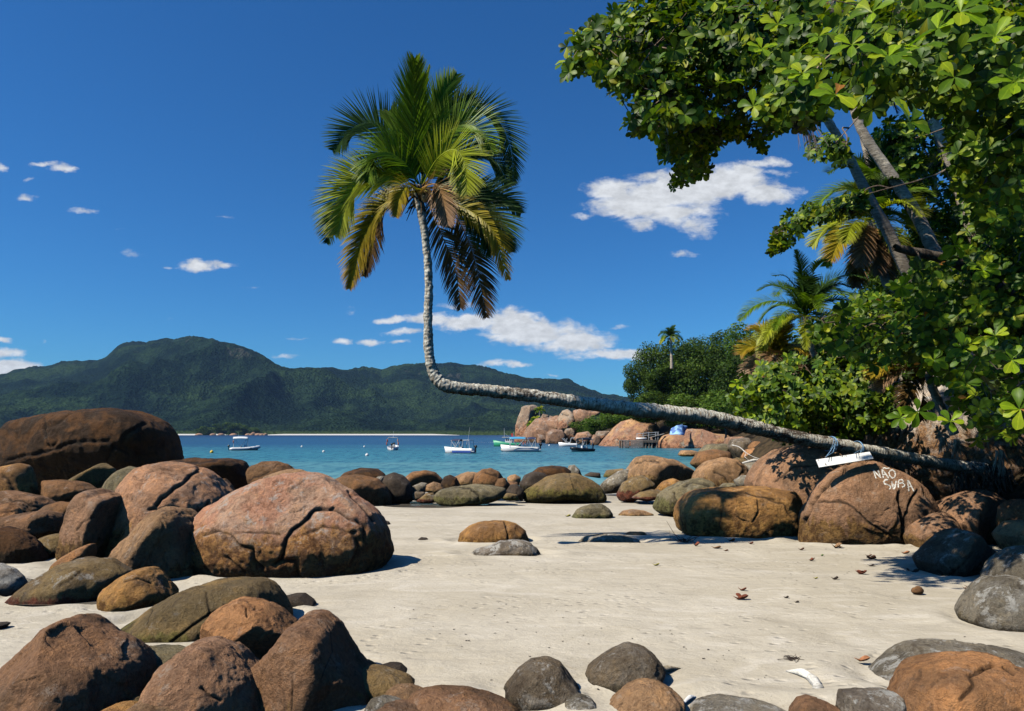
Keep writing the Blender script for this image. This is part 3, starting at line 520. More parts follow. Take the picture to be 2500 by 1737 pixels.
M_([(515,300),(540,275),(590,280),(600,310),(560,322),(520,318)], 'darkgrey', 'low dark stone below the small grey stone of the row', Y=40.7, T=.4)
M_([(540,325),(600,285),(640,283),(660,310),(655,330),(570,332)], 'redtide', 'low reddish stone left of the flat pale slab', Y=40.3, T=.5)
M_([(678,235),(700,195),(730,182),(770,200),(795,243),(760,257),(700,257)], 'dark', 'dark pointed boulder in the middle of the row at the water', Y=43, T=.9)
M_([(750,195),(830,168),(895,170),(880,240),(780,243)], 'tan', 'flat-topped tan boulder behind the dark pointed one', Y=47, T=1.2)
M_([(848,235),(870,185),(910,155),(960,147),(1010,170),(1037,215),(1010,245),(900,248)], 'brown', 'black-topped boulder with an orange left side in the middle of the row', Y=44, T=1.2, cr=[([(930,175),(1000,190)],4,.03)])
M_([(640,305),(680,265),(760,250),(860,240),(960,242),(1040,260),(1052,300),(980,322),(880,332),(720,337),(655,325)], 'greygreen', 'long flat pale grey-green slab with a crack, at the front of the row', Y=39.3, T=1.3, cr=[([(760,250),(850,262),(895,300),(890,325)],4,.03)])
M_([(980,245),(1000,205),(1040,198),(1062,230),(1050,265),(1000,265)], 'brown', 'brown upright stone right of the black-topped boulder', Y=42.5, T=.5)
M_([(1050,200),(1070,185),(1100,180),(1130,200),(1125,232),(1060,230)], 'tan', 'small tan stone high in the row, near its middle', Y=45, T=.6)
M_([(1035,250),(1060,215),(1110,225),(1120,250),(1060,270)], 'redbrown', 'small red-brown stone under the tan stone in the row', Y=43, T=.5)
M_([(1045,275),(1070,240),(1110,235),(1147,270),(1142,315),(1080,300)], 'black', 'black rounded stone left of the broad brown mound', Y=41.3, T=.7)
M_([(1015,312),(1050,284),(1110,294),(1122,320),(1050,320)], 'olive', 'small low olive stone at the sand, right of the flat pale slab', Y=38.8, T=.4)
M_([(1118,235),(1150,185),(1200,165),(1260,175),(1292,205),(1250,250),(1180,272),(1125,255)], 'black', 'blackish rounded boulder behind the left slope of the broad brown mound', Y=43.5, T=1.2)
M_([(1190,170),(1230,140),(1300,132),(1380,140),(1412,165),(1380,210),(1260,215)], 'dark', 'flat dark boulder behind the top of the broad brown mound', Y=47.5, T=1.4, cr=[([(1230,150),(1290,190)],4,.03)])
M_([(1385,160),(1400,130),(1430,126),(1460,155),(1477,190),(1400,192)], 'grey', 'grey upright stone at the water behind the broad brown mound', Y=50, T=.9)
M_([(1138,305),(1150,270),(1200,240),(1270,200),(1350,175),(1440,175),(1500,200),(1560,240),(1600,280),(1620,310),(1500,309),(1350,303),(1200,315)], 'olive', 'broad brown and olive mound with white scratches, widest of the row at the water', Y=42, T=2., cr=[([(1400,180),(1420,230),(1440,290)],3,.006)])
# --- right part of the row
rr = 'boulders on the right shore'
def N_(fr, pts, mat, label, **k): return R_(fr, pts, mat, label, group=rr, **k)
N_('4', [(1480,188),(1520,168),(1575,172),(1578,197)], 'black', 'small black rock at the water right of the broad brown mound', Y=62, T=.8)
N_('4', [(1590,190),(1610,158),(1700,148),(1740,175),(1700,200)], 'olive', 'low olive rock at the water left of the big flat tan boulder', Y=60, T=1.)
N_('4', [(1565,240),(1610,205),(1680,165),(1760,143),(1750,210),(1690,258),(1600,264)], 'grey', 'pale-footed sloping rock left of the big flat tan boulder', Y=50, T=1.1)
N_('4', [(1705,215),(1730,150),(1770,100),(1780,85),(1830,78),(1900,78),(1990,100),(2060,140),(2110,170),(2095,215),(1900,235),(1760,235)], 'tan', 'big flat tan boulder with a cracked left knob, right of centre at the water', Y=50, T=2.6, cr=[([(1770,118),(1860,100),(1900,118)],4,.02),([(1850,190),(1870,235)],4,.02)], fac=[(.5,-.8,-.2,2000,190,.6)])
N_('4', [(1668,285),(1700,230),(1760,195),(1830,183),(1882,240),(1860,275),(1750,310),(1685,305)], 'redtide', 'mossy boulder with a red algae foot in front of the big flat tan one', Y=42, T=1.1)
N_('4', [(1745,310),(1800,280),(1870,265),(1935,275),(1930,308),(1830,320)], 'redtide', 'low olive and red rock on the sand right of the mossy boulder', Y=40.5, T=.7)
N_('4', [(1880,265),(1930,220),(1990,203),(2030,225),(2000,270),(1920,275)], 'ochre', 'small yellow-green rock between the mossy boulder and the cracked grey dome', Y=44, T=.9)
N_('5', [(435,490),(460,430),(520,380),(600,363),(680,373),(730,410),(747,460),(720,500),(600,535),(500,525)], 'tan', 'smooth rounded tan boulder with a cleft, behind the cracked grey dome', Y=38, T=1.5, cr=[([(560,435),(610,470),(640,500)],4,.03),([(690,390),(730,430),(700,470)],4,.02)])
N_('5', [(672,490),(720,460),(772,465),(775,525),(700,530)], 'grey', 'small grey rock right of the smooth tan boulder', Y=35, T=.6)
N_('5', [(570,540),(620,505),(680,503),(690,545)], 'greygreen', 'small grey-green rock between the cracked dome and the big shaded block', Y=33, T=.6)
N_('5', [(218,625),(250,580),(300,540),(380,500),(480,480),(545,500),(570,560),(500,640),(350,648),(260,643)], 'greygreen', 'grey-green dome split by a vertical crack, left of the block boulder on the sand', Y=32, T=1.5, cr=[([(330,560),(345,600),(325,645)],4,.05),([(390,520),(440,500),(540,520)],5,.02)])
N_('5', [(465,335),(520,290),(620,284),(650,310),(645,345),(500,352)], 'greygreen', 'smooth low rock at the right shore near the jetty side', Y=64, T=2.)
N_('5', [(425,390),(470,330),(560,313),(640,328),(657,368),(600,395),(480,415)], 'brown', 'smooth dark-sided rock in front of the low greenish one at the right shore', Y=55, T=1.8)
N_('5', [(358,345),(375,322),(430,320),(475,332),(470,350),(380,350)], 'tan', 'flat tan rock awash, farthest left at the right shore', Y=78, T=1.5)
N_('5', [(640,305),(660,260),(740,248),(775,290),(750,340),(680,355)], 'darkgrey', 'dark rock under the leaning trunk at the right shore', Y=62, T=2.)
N_('5', [(715,360),(740,318),(800,308),(835,340),(820,372),(740,375)], 'orange', 'orange-brown rock under the leaning trunk at the right shore', Y=56, T=1.2)
N_('5', [(750,300),(790,270),(860,280),(880,330),(830,350),(770,345)], 'brown', 'brown rock right of the dark one under the leaning trunk', Y=60, T=1.4)
N_('5', [(850,330),(880,285),(940,278),(960,320),(940,360),(870,365)], 'tan', 'tan rock behind the upper edge of the large pink boulder, under the trunk', Y=55, T=1.1)
N_('5', [(700,420),(740,385),(820,370),(880,395),(900,440),(780,450)], 'grey', 'flat grey rock with driftwood left of the large pink boulder', Y=44, T=1.1)
N_('5', [(650,380),(690,360),(740,370),(760,400),(700,415)], 'olive', 'small olive rock above the smooth tan boulder', Y=50, T=.7)
N_('5', [(860,240),(880,190),(930,180),(970,200),(980,250),(920,270)], 'darkgrey', 'dark rock above the trunk at the edge of the forest', Y=58, T=1.5)
N_('5', [(765,520),(790,440),(850,375),(930,315),(1000,297),(1150,297),(1300,340),(1420,400),(1440,560),(1200,720),(1040,700),(860,610)], 'pinkplain', 'large smooth pink-brown boulder behind the block and the boulder with white lettering', Y=26.5, T=2.6, lvl=7, cr=[([(900,500),(1000,420),(1150,400)],4,.006)])
N_('5', [(1040,300),(1050,235),(1120,195),(1200,179),(1320,185),(1390,230),(1440,300),(1475,345),(1475,440),(1100,440)], 'pinkplain', 'brown boulder with a flaked cap behind the trunk, nearest to the forest', Y=31, T=2., cr=[([(1080,250),(1150,220),(1250,215),(1370,225),(1420,300),(1450,330)],7,.03)])
R_('5', [(350,700),(360,630),(400,580),(450,550),(550,538),(700,528),(850,528),(980,545),(1022,580),(1036,640),(1028,700),(1040,750),(960,780),(800,790),(600,792),(450,778),(372,752)], 'ochre', 'block-shaped boulder with an ochre front under the palm shadow, on the sand', Y=23.9, T=1.5, p=3.2, lvl=7, ext=.15, fac=[(-.35,-.9,.1,600,660,.9)], cr=[([(800,600),(810,660),(780,720)],4,.02),([(600,660),(580,770)],4,.01),([(740,560),(800,580),(900,600)],5,.015),([(860,600),(950,620),(1000,700)],4,.015)])
LET = R_('5', [(1046,800),(1070,680),(1110,600),(1160,520),(1220,460),(1300,410),(1390,380),(1500,380),(1600,418),(1680,460),(1740,520),(1792,600),(1812,680),(1745,750),(1645,820),(1450,837),(1250,857),(1130,847),(1060,815)], 'pinkplain', 'domed red-brown boulder with white painted lettering, under the hanging sign', Y=21.75, T=1.15, p=2.5, lvl=7, ext=.12, fac=[(-.1,-.86,.5,1450,520,.72),(-.55,-.8,.15,1200,620,.8)],
   cr=[([(1395,385),(1300,420),(1230,470),(1190,520)],6,.07),([(1180,530),(1130,590),(1100,650),(1062,730)],5,.06),([(1140,615),(1220,603),(1290,620),(1350,655),(1430,735),(1560,810)],5,.03),([(1605,560),(1612,640),(1625,720),(1628,815)],9,.09),([(1705,545),(1660,600),(1650,660),(1640,760)],6,.06),([(1750,660),(1765,700)],4,.03)])
R_('5', [(1800,640),(1870,600),(1960,565),(2060,540),(2150,560),(2200,620),(1990,680),(1830,690)], 'redbrown', 'thin red-brown slab in shade behind the two-part boulder on the right', Y=22.5, T=.9)
R_('5', [(1640,800),(1690,740),(1760,700),(1860,663),(1900,700),(1900,800),(1800,852),(1680,852)], 'pinkplain', 'left lobe of the two-part red-brown boulder, right of the lettered boulder', Y=20.3, T=.8, cr=[([(1860,670),(1890,700)],3,.02)])
R_('5', [(1810,700),(1900,590),(1990,558),(2080,580),(2180,620),(2205,690),(2180,770),(2100,840),(1950,860),(1860,800)], 'pinkplain', 'right lobe of the two-part red-brown boulder, dappled with leaf shadow', Y=20.9, T=1.2, fac=[(.6,-.7,-.1,2080,700,.6)])
R_('5', [(2190,740),(2210,640),(2260,600),(2420,600),(2420,760)], 'redbrown', 'dark red-brown rock at the right edge above the grey boulders', Y=19, T=.8)
R_('5', [(2150,790),(2220,720),(2300,715),(2420,760),(2420,900),(2200,870)], 'tan', 'tan rock at the right edge behind the faceted grey boulder', Y=17, T=.6)
R_('5', [(1725,940),(1770,890),(1820,840),(1880,790),(1930,768),(1990,780),(2050,830),(2130,880),(2195,945),(2175,1005),(2120,1048),(1980,1050),(1880,1043),(1780,1005)], 'darkgrey', 'dark grey faceted boulder with a white rim, on the sand at the right', Y=15.6, T=.9, p=2.8, q=20, lvl=6, fac=[(-.35,-.85,.35,1850,900,.65),(.5,-.8,-.1,2000,950,.7)], cr=[([(1880,1030),(1950,960),(2000,900)],4,.05),([(1960,1040),(2060,960)],3,.02)])
R_('5', [(2120,1050),(2180,960),(2240,900),(2297,870),(2430,860),(2430,1080),(2297,1080)], 'grey', 'smooth grey-brown boulder at the right edge behind the white-streaked one', Y=13.9, T=.8)
R_('6', [(2050,180),(2080,120),(2130,60),(2180,20),(2240,18),(2330,40),(2420,80),(2420,250),(2200,250),(2100,220),(2060,195)], 'grey', 'grey boulder with white streaks at the right edge of the sand', Y=10.9, T=.7, fac=[(-.5,-.8,.2,2160,140,.7)], lvl=6)

R_('9', [(280,700),(292,600),(330,480),(380,370),(430,270),(520,170),(640,140),(800,180),(950,240),(1100,330),(1300,480),(1420,700),(1420,1000),(1000,1040),(500,960),(300,820)], 'sunlitcap', 'huge outcrop with a sunlit pale grey top under the forest behind the palm base', Y=27, T=3., lvl=7, p=2.6, fac=[(-.5,-.5,.7,480,330,.5)], cr=[([(300,700),(330,660),(330,740)],5,.03),([(430,560),(370,720)],5,.02)])
# --- stones on the open sand
op = 'low rocks on the open sand'
def O_(pts, mat, label, **k): return R_('4', pts, mat, label, group=op, **k)
O_([(764,555),(775,520),(830,475),(900,450),(980,440),(1040,447),(1100,460),(1150,500),(1182,548),(1100,558),(950,568),(800,564)], 'ochre', 'rusty two-lobed boulder in the middle of the open sand', T=.9, lvl=6, cr=[([(1045,450),(1060,500),(1065,555)],4,.07)], ext=.3)
O_([(822,637),(870,605),(950,580),(1010,555),(1080,546),(1150,555),(1200,580),(1228,610),(1250,634),(1130,634),(1000,642),(900,642)], 'white', 'white-crusted grey rock in front of the rusty two-lobed boulder', T=.55, lvl=6, ext=.3)
O_([(1408,418),(1450,375),(1520,350),(1580,347),(1620,370),(1657,412),(1560,425),(1440,425)], 'greygreen', 'small greenish dome on the sand above the palm shadow', T=.8, lvl=6, ext=.3)
O_([(1662,412),(1700,385),(1760,376),(1820,385),(1888,404),(1780,411)], 'tan', 'flat tan rock right of the small greenish dome', T=.5, ext=.4)
O_([(1425,566),(1490,528),(1600,514),(1700,519),(1780,542),(1818,566),(1650,568)], 'grey', 'flat grey rock in the shadow of the palm bend', T=.5, lvl=6, ext=.4)
O_([(1690,520),(1740,503),(1820,503),(1850,522)], 'tan', 'thin tan rock just behind the flat grey rock in the palm shadow', T=.3, ext=.4)
O_([(540,549),(570,534),(600,537),(622,551)], 'black', 'palm-sized black stone alone on the sand left of the rusty boulder', T=.2, ext=.4)
O_([(345,458),(370,439),(390,445),(402,460)], 'black', 'small black stone beside the right end of the biggest boulder', T=.2, ext=.4)
# --- bottom centre and right
R_('6', [(30,560),(60,490),(110,430),(170,390),(240,377),(300,400),(340,450),(370,490),(392,520),(300,552),(150,563),(60,563)], 'darkgrey', 'dark grey dome-shaped boulder at the bottom centre, left of its twin', T=.48, lvl=6, ext=.35)
R_('6', [(402,455),(420,418),(480,370),(540,333),(600,314),(660,325),(705,360),(745,410),(720,445),(650,482),(560,498),(460,498),(410,482)], 'darkgrey', 'dark boulder with a white-crusted crown at the bottom centre, right of its twin', T=.5, lvl=6, ext=.3)
R_('6', [(285,605),(320,558),(380,528),(430,540),(468,585),(440,620),(300,625)], 'grey', 'small pale grey rock below the dark grey dome at the bottom edge', Y=7.4, T=.25)
R_('6', [(492,610),(530,550),(590,500),(640,478),(700,469),(760,489),(822,547),(828,615),(700,640),(500,640)], 'tan', 'mottled brown-grey boulder cut by the bottom edge, below the white-crusted one', Y=7.4, T=.42, lvl=6, amp=1.2)
R_('6', [(855,600),(920,570),(1000,559),(1100,569),(1200,585),(1310,615),(1200,650),(880,650)], 'grey', 'flat grey slab at the bottom edge, right of the mottled boulder', Y=7.15, T=.45)
R_('6', [(1298,610),(1340,555),(1390,543),(1440,560),(1512,597),(1500,650),(1310,650)], 'redbrown', 'small red-brown rock at the bottom edge between the slab and the spotted grey one', Y=7.0, T=.3)
R_('6', [(1508,600),(1522,520),(1600,514),(1750,520),(1780,600),(1700,640),(1520,640)], 'white', 'flat spotted grey rock at the bottom edge beside the orange boulder', Y=7.1, T=.35)
R_('6', [(1640,485),(1700,430),(1770,370),(1850,320),(1950,309),(2100,325),(2220,340),(2320,355),(2440,400),(2440,620),(1740,620),(1760,540),(1660,510)], 'grey', 'broad sloping grey-green slab behind the orange boulder in the bottom right corner', Y=8.4, T=.8, p=2.3, lvl=6, amp=.8)
R_('6', [(1745,610),(1780,530),(1830,460),(1890,410),(1960,390),(2050,375),(2150,368),(2210,380),(2260,425),(2350,440),(2440,460),(2440,720),(1760,720)], 'orange', 'big orange boulder with a deep groove in the bottom right corner', Y=7.0, T=.75, p=2.4, lvl=7, cr=[([(2160,390),(2060,440),(2080,480),(2020,545)],8,.05),([(2210,400),(2250,430)],7,.04)], amp=1.1)
# --- headland across the water
hl = 'rocks of the headland'
def H_(pts, mat, label, **k): return R_('7', pts, mat, label, group=hl, cat=k.pop('cat', 'rock'), name='headland_rock', **{**dict(p=4.5, flats=1.6), **k})
R_('7', [(200,400),(230,300),(330,200),(450,190),(520,170),(640,180),(760,190),(860,260),(880,330),(900,420)], 'far', 'dark rock mass behind the blocks of the headland tip', Y=372, T=9, lvl=6, name='headland_rock', cat='rock', group='rocks of the headland', ang=1.5)
H_([(130,385),(140,260),(160,200),(195,120),(185,100),(210,85),(250,80),(310,71),(345,92),(352,140),(330,190),(300,260),(270,330),(245,385)], 'fargrey', 'tall sea stack at the left tip of the headland', Y=400, T=9, p=3, lvl=6, q=20, fac=[(-.5,-.8,.2,200,200,.6),(.6,-.75,0,290,200,.6)])
H_([(240,375),(255,290),(300,270),(335,290),(338,360),(320,410),(260,405)], 'far', 'reddish block at the foot of the sea stack', Y=390, T=5, p=3, lvl=5)
H_([(315,310),(328,240),(380,223),(403,260),(395,320)], 'fargrey', 'pale block right of the sea stack, below the small palms', Y=385, T=4, p=3, lvl=5)
H_([(395,290),(420,215),(470,218),(490,280),(440,320)], 'fargrey', 'pale block in the middle of the headland tip', Y=385, T=4, p=3, lvl=5)
H_([(365,195),(390,153),(440,165),(445,205),(400,220)], 'fargrey', 'grey boulder perched above the pale blocks of the headland tip', Y=392, T=4, lvl=5)
H_([(440,215),(450,170),(480,172),(485,215)], 'fargrey', 'narrow grey boulder perched beside the grey one on the headland tip', Y=390, T=2.5, lvl=5)
H_([(335,425),(345,335),(400,345),(440,385),(430,432),(380,440)], 'far', 'brown block at the waterline between the two reddish blocks of the headland', Y=360, T=4, p=3, lvl=5)
H_([(340,340),(360,300),(400,305),(420,340),(400,370)], 'far', 'pinkish block above the brown waterline block', Y=370, T=4, p=3, lvl=5)
H_([(525,285),(518,205),(560,130),(610,113),(670,150),(695,200),(660,265),(590,300)], 'fargrey', 'big mottled grey boulder on top of the headland tip, right of the blocks', Y=350, T=8, p=2.5, lvl=6, cr=[([(560,150),(620,170)],3,.03)])
H_([(490,290),(500,200),(540,180),(560,250),(540,300)], 'far', 'shaded boulder left of the big mottled one on the headland', Y=360, T=5, lvl=5)
H_([(415,410),(430,320),(480,288),(570,298),(595,350),(570,410),(480,435)], 'far', 'large reddish block at the waterline of the headland tip', Y=330, T=6, p=3, lvl=6)
H_([(570,340),(600,288),(650,280),(680,320),(670,380),(600,390)], 'fargrey', 'grey boulder behind the white boat at the headland', Y=335, T=5, lvl=5)
H_([(665,120),(760,106),(845,128),(930,118),(960,135),(840,180),(740,215),(685,215)], 'far', 'reddish rock wall just under the leaning trunk on the headland', Y=345, T=5, p=3, lvl=5)
H_([(665,380),(700,325),(800,310),(835,340),(830,410),(720,415)], 'far', 'brown boulder behind the dark boat at the waterline', Y=300, T=5, p=3, lvl=6)
H_([(820,400),(850,340),(900,350),(920,390),(880,430),(830,425)], 'far', 'small brown boulder between the dark boat and the great rock slope', Y=292, T=4, lvl=5)
H_([(860,355),(880,308),(990,308),(980,345),(900,385)], 'fargrey', 'pale flat rock above the left end of the great rock slope', Y=300, T=5, p=3, lvl=5)
H_([(875,435),(950,370),(1040,280),(1100,225),(1180,200),(1260,230),(1400,235),(1425,300),(1400,400),(1300,445),(1100,445)], 'farochre', 'great bare rock slope of the headland behind the jetty', Y=268, T=13, p=2.6, lvl=6, fac=[(-.4,-.7,.5,1100,320,.6)])
H_([(1445,455),(1460,370),(1500,338),(1600,325),(1700,285),(1800,285),(1900,325),(2050,345),(2085,390),(2000,450),(1800,465)], 'farochre', 'long smooth rock right of the jetty with the blue tarp on it', Y=232, T=11, p=2.6, lvl=6, fac=[(-.2,-.8,.5,1750,360,.6)])
H_([(2060,440),(2080,368),(2150,358),(2230,388),(2295,440),(2200,510),(2100,490)], 'far', 'dark brown rock where the headland meets the right shore', Y=150, T=5, lvl=5)

def scour():
    """the backwash hollows the sand beside each boulder and banks it a little further out"""
    n = len(SAND.data.vertices); v = np.empty(n*3, np.float32); SAND.data.vertices.foreach_get('co', v); v = v.reshape(-1, 3); d = np.zeros(n)
    for x, y, rx, ry in FOOT:
        m = (np.abs(v[:, 0]-x) < rx+1.2) & (np.abs(v[:, 1]-y) < ry+1.2); q = v[m]; r = np.hypot((q[:, 0]-x)/rx, (q[:, 1]-y)/(ry*.95)); out = (r-1)*min(rx, ry*1.3); wob = fbm(np.stack([q[:, 0]*1.4, q[:, 1]*1.4, 0*q[:, 0]+rx], 1), 2)
        k = min(1, rx/1.2); d[m] += k*(-.055*np.exp(-((out-.05)/.14)**2)+.05*np.exp(-((out-.42-.15*wob)/.22)**2)*(1+wob))
    v[:, 2] += np.clip(d, -.07, .08); SAND.data.vertices.foreach_set('co', v.ravel()); SAND.data.update()
scour()
# ------------------------------------------------------------------ palms
def bark_palm():
    m, g, b, o = material('palm_bark'); at = g.attr('along'); tc = g.n('ShaderNodeTexCoord').outputs['Object']
    gn = g.n('ShaderNodeSeparateXYZ'); g.put(gn.inputs[0], g.n('ShaderNodeNewGeometry').outputs['Normal'])
    n = g.noise(tc, 9, 6, .75); n2 = g.noise(tc, 30, 4, .7); n3 = g.noise(g.scale(tc, (14, 14, 5)), 1, 5, .75, .6)
    ring = g.m('SINE', g.m('ADD', g.m('MULTIPLY', at, 62), g.m('MULTIPLY', g.noise(tc, 2.5, 4, .7), 14)))
    c = g.mix(g.ss(n, .35, .65), (.25, .195, .13), (.42, .34, .25))
    c = g.mix(g.ss(ring, .2, .9, 0, .5), c, (.09, .065, .045))
    lich = g.m('MULTIPLY', g.ss(g.m('ADD', n3, g.m('MULTIPLY', n2, .25)), .52, .66), g.ss(gn.outputs[2], -.75, .3, 0, 1))
    c = g.mix(g.m('MULTIPLY', lich, .9), c, g.mix(g.ss(n2, .4, .6), (.48, .48, .40), (.72, .70, .62)))
    pat = g.m('ADD', g.noise(g.scale(tc, (1.1, 1, 2.6)), 2.6, 6, .8, .3), g.m('MULTIPLY', g.m('SINE', g.m('ADD', g.m('MULTIPLY', at, .62), -3.4)), .06))
    c = g.mix(g.m('MULTIPLY', g.ss(pat, .53, .60, 0, .9), g.ss(at, 16, 19, 1, .3)), c, g.mix(g.ss(n2, .4, .6), (.025, .014, .010), (.07, .04, .025)))
    setb(g, b, c, .95, g.bump(g.m('ADD', g.m('MULTIPLY', n3, 1.2), g.m('MULTIPLY', ring, .2)), .022, .8), .1); return m
BARK = bark_palm()
def bark_plain(name, A, B, stretch=(3, 3, .8), sc=1):
    m, g, b, o = material(name); tc = g.n('ShaderNodeTexCoord').outputs['Object']; n = g.noise(g.scale(tc, stretch), 4*sc, 6, .7, .3); n2 = g.noise(tc, 2.2*sc, 5, .7)
    c = g.mix(g.ss(n, .35, .65), A, B); c = g.mix(g.ss(n2, .52, .66, 0, .6), c, g.v('MULTIPLY', B, (1.7, 1.7, 1.6)))
    setb(g, b, c, .95, g.bump(n, .04, 1.), .1); return m
BARK2 = bark_plain('palm_bark_grey', (.24, .195, .145), (.50, .43, .34), (1, 1, 5))
BARK3 = bark_plain('tree_bark', (.07, .055, .042), (.17, .14, .11))
TWIG = bark_plain('twig_bark', (.16, .11, .08), (.28, .21, .15))
def catmull(ps, n):
    ps = [np.array(p, float) for p in ps]; ps = [2*ps[0]-ps[1]]+ps+[2*ps[-1]-ps[-2]]; out = []; m = len(ps)-3
    for i in range(n):
        t = i/(n-1)*m; k = min(int(t), m-1); u = t-k; p0, p1, p2, p3 = ps[k:k+4]
        out.append(.5*((2*p1)+(-p0+p2)*u+(2*p0-5*p1+4*p2-p3)*u*u+(-p0+3*p1-3*p2+p3)*u**3))
    return np.array(out)
def trunk_mesh(path, radii, n, seg=20, rings=.0, rough=.03, seed=0, freq=30):
    C = catmull(path, n); R = np.interp(np.linspace(0, 1, n), np.linspace(0, 1, len(radii)), radii)
    T = np.gradient(C, axis=0); T /= np.linalg.norm(T, axis=1)[:, None]; L = np.concatenate([[0], np.cumsum(np.linalg.norm(np.diff(C, axis=0), axis=1))])
    up = np.array([0, -1., .01]); V = []; A = []
    for i in range(n):
        u = up-T[i]*(up@T[i]); u /= np.linalg.norm(u); s = np.cross(T[i], u); up = u
        a = np.linspace(0, 2*np.pi, seg, endpoint=False); r = R[i]*(1+rings*math.sin(L[i]*freq))
        V.append(C[i]+(np.cos(a)[:, None]*u+np.sin(a)[:, None]*s)*r); A += [L[i]]*seg
    V = np.concatenate(V); cen = np.repeat(C, seg, 0); d = V-cen
    V = cen+d*(1+rough*8*fbm(V*6+seed, 4)*.6+rough*4*fbm(V*22+seed, 2))[:, None]
    i = np.arange(n-1)[:, None]*seg; k = np.arange(seg)[None]; k2 = (k+1) % seg
    Fc = np.stack([(i+k).ravel(), (i+k2).ravel(), (i+seg+k2).ravel(), (i+seg+k).ravel()], 1)
    return npmesh("trunk", V, Fc, True, {'along': A})
def leaf_shader(name, stops, trans=.35, rough=.42, var=.35, attr='tip', spec=.4, tcol=None, per=None):
    """stops: list of (position, colour) along the attribute; leaves let some light through"""
    m, g, b, o = material(name); t = g.attr(attr); tc = g.n('ShaderNodeTexCoord').outputs['Object']; n = g.noise(tc, 3.5, 4, .7)
    rp = g.n('ShaderNodeValToRGB'); g.put(rp.inputs[0], g.m('ADD', t, g.m('MULTIPLY', g.m('SUBTRACT', n, .5), .35)))
    e = rp.color_ramp.elements
    while len(e) < len(stops): e.new(.5)
    for k, (p, c) in enumerate(stops): e[k].position = p; e[k].color = (*c, 1)
    c = g.v('MULTIPLY', rp.outputs[0], g.ss(g.attr('rnd'), 0, 1, 1-var, 1+var))
    if attr == 'hue': c = g.mix(g.ss(g.attr('edge'), 0, .16, .55, 0), c, g.v('MULTIPLY', c, (1.9, 1.7, 1.5)))
    setb(g, b, c, rough, None, spec*.45)
    tr = g.n('ShaderNodeBsdfTranslucent'); g.put(tr.inputs[0], g.v('MULTIPLY', c, (1.5, 1.6, .6))); mx = g.n('ShaderNodeMixShader'); g.put(mx.inputs[0], trans)
    g.L.remove(o.inputs[0].links[0]); g.L.new(b.outputs[0], mx.inputs[1]); g.L.new(tr.outputs[0], mx.inputs[2]); g.L.new(mx.outputs[0], o.inputs[0])
    return m
FM = {
 'green': leaf_shader('frond_green', [(0, (.09, .17, .010)), (.6, (.13, .22, .014)), (1, (.16, .21, .03))]),
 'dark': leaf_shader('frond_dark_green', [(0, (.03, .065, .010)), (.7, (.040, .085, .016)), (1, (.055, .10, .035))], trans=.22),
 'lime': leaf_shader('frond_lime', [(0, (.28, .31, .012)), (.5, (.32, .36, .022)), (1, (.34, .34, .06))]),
 'yellow': leaf_shader('frond_yellow', [(0, (.12, .13, .010)), (.35, (.32, .27, .015)), (.75, (.38, .25, .025)), (1, (.34, .19, .10))]),
 'brown': leaf_shader('frond_brown', [(0, (.14, .10, .015)), (.4, (.12, .07, .02)), (1, (.07, .042, .028))], trans=.15),
 'dead': leaf_shader('frond_dead', [(0, (.34, .18, .05)), (.4, (.33, .19, .08)), (1, (.30, .20, .15))], trans=.2),
}
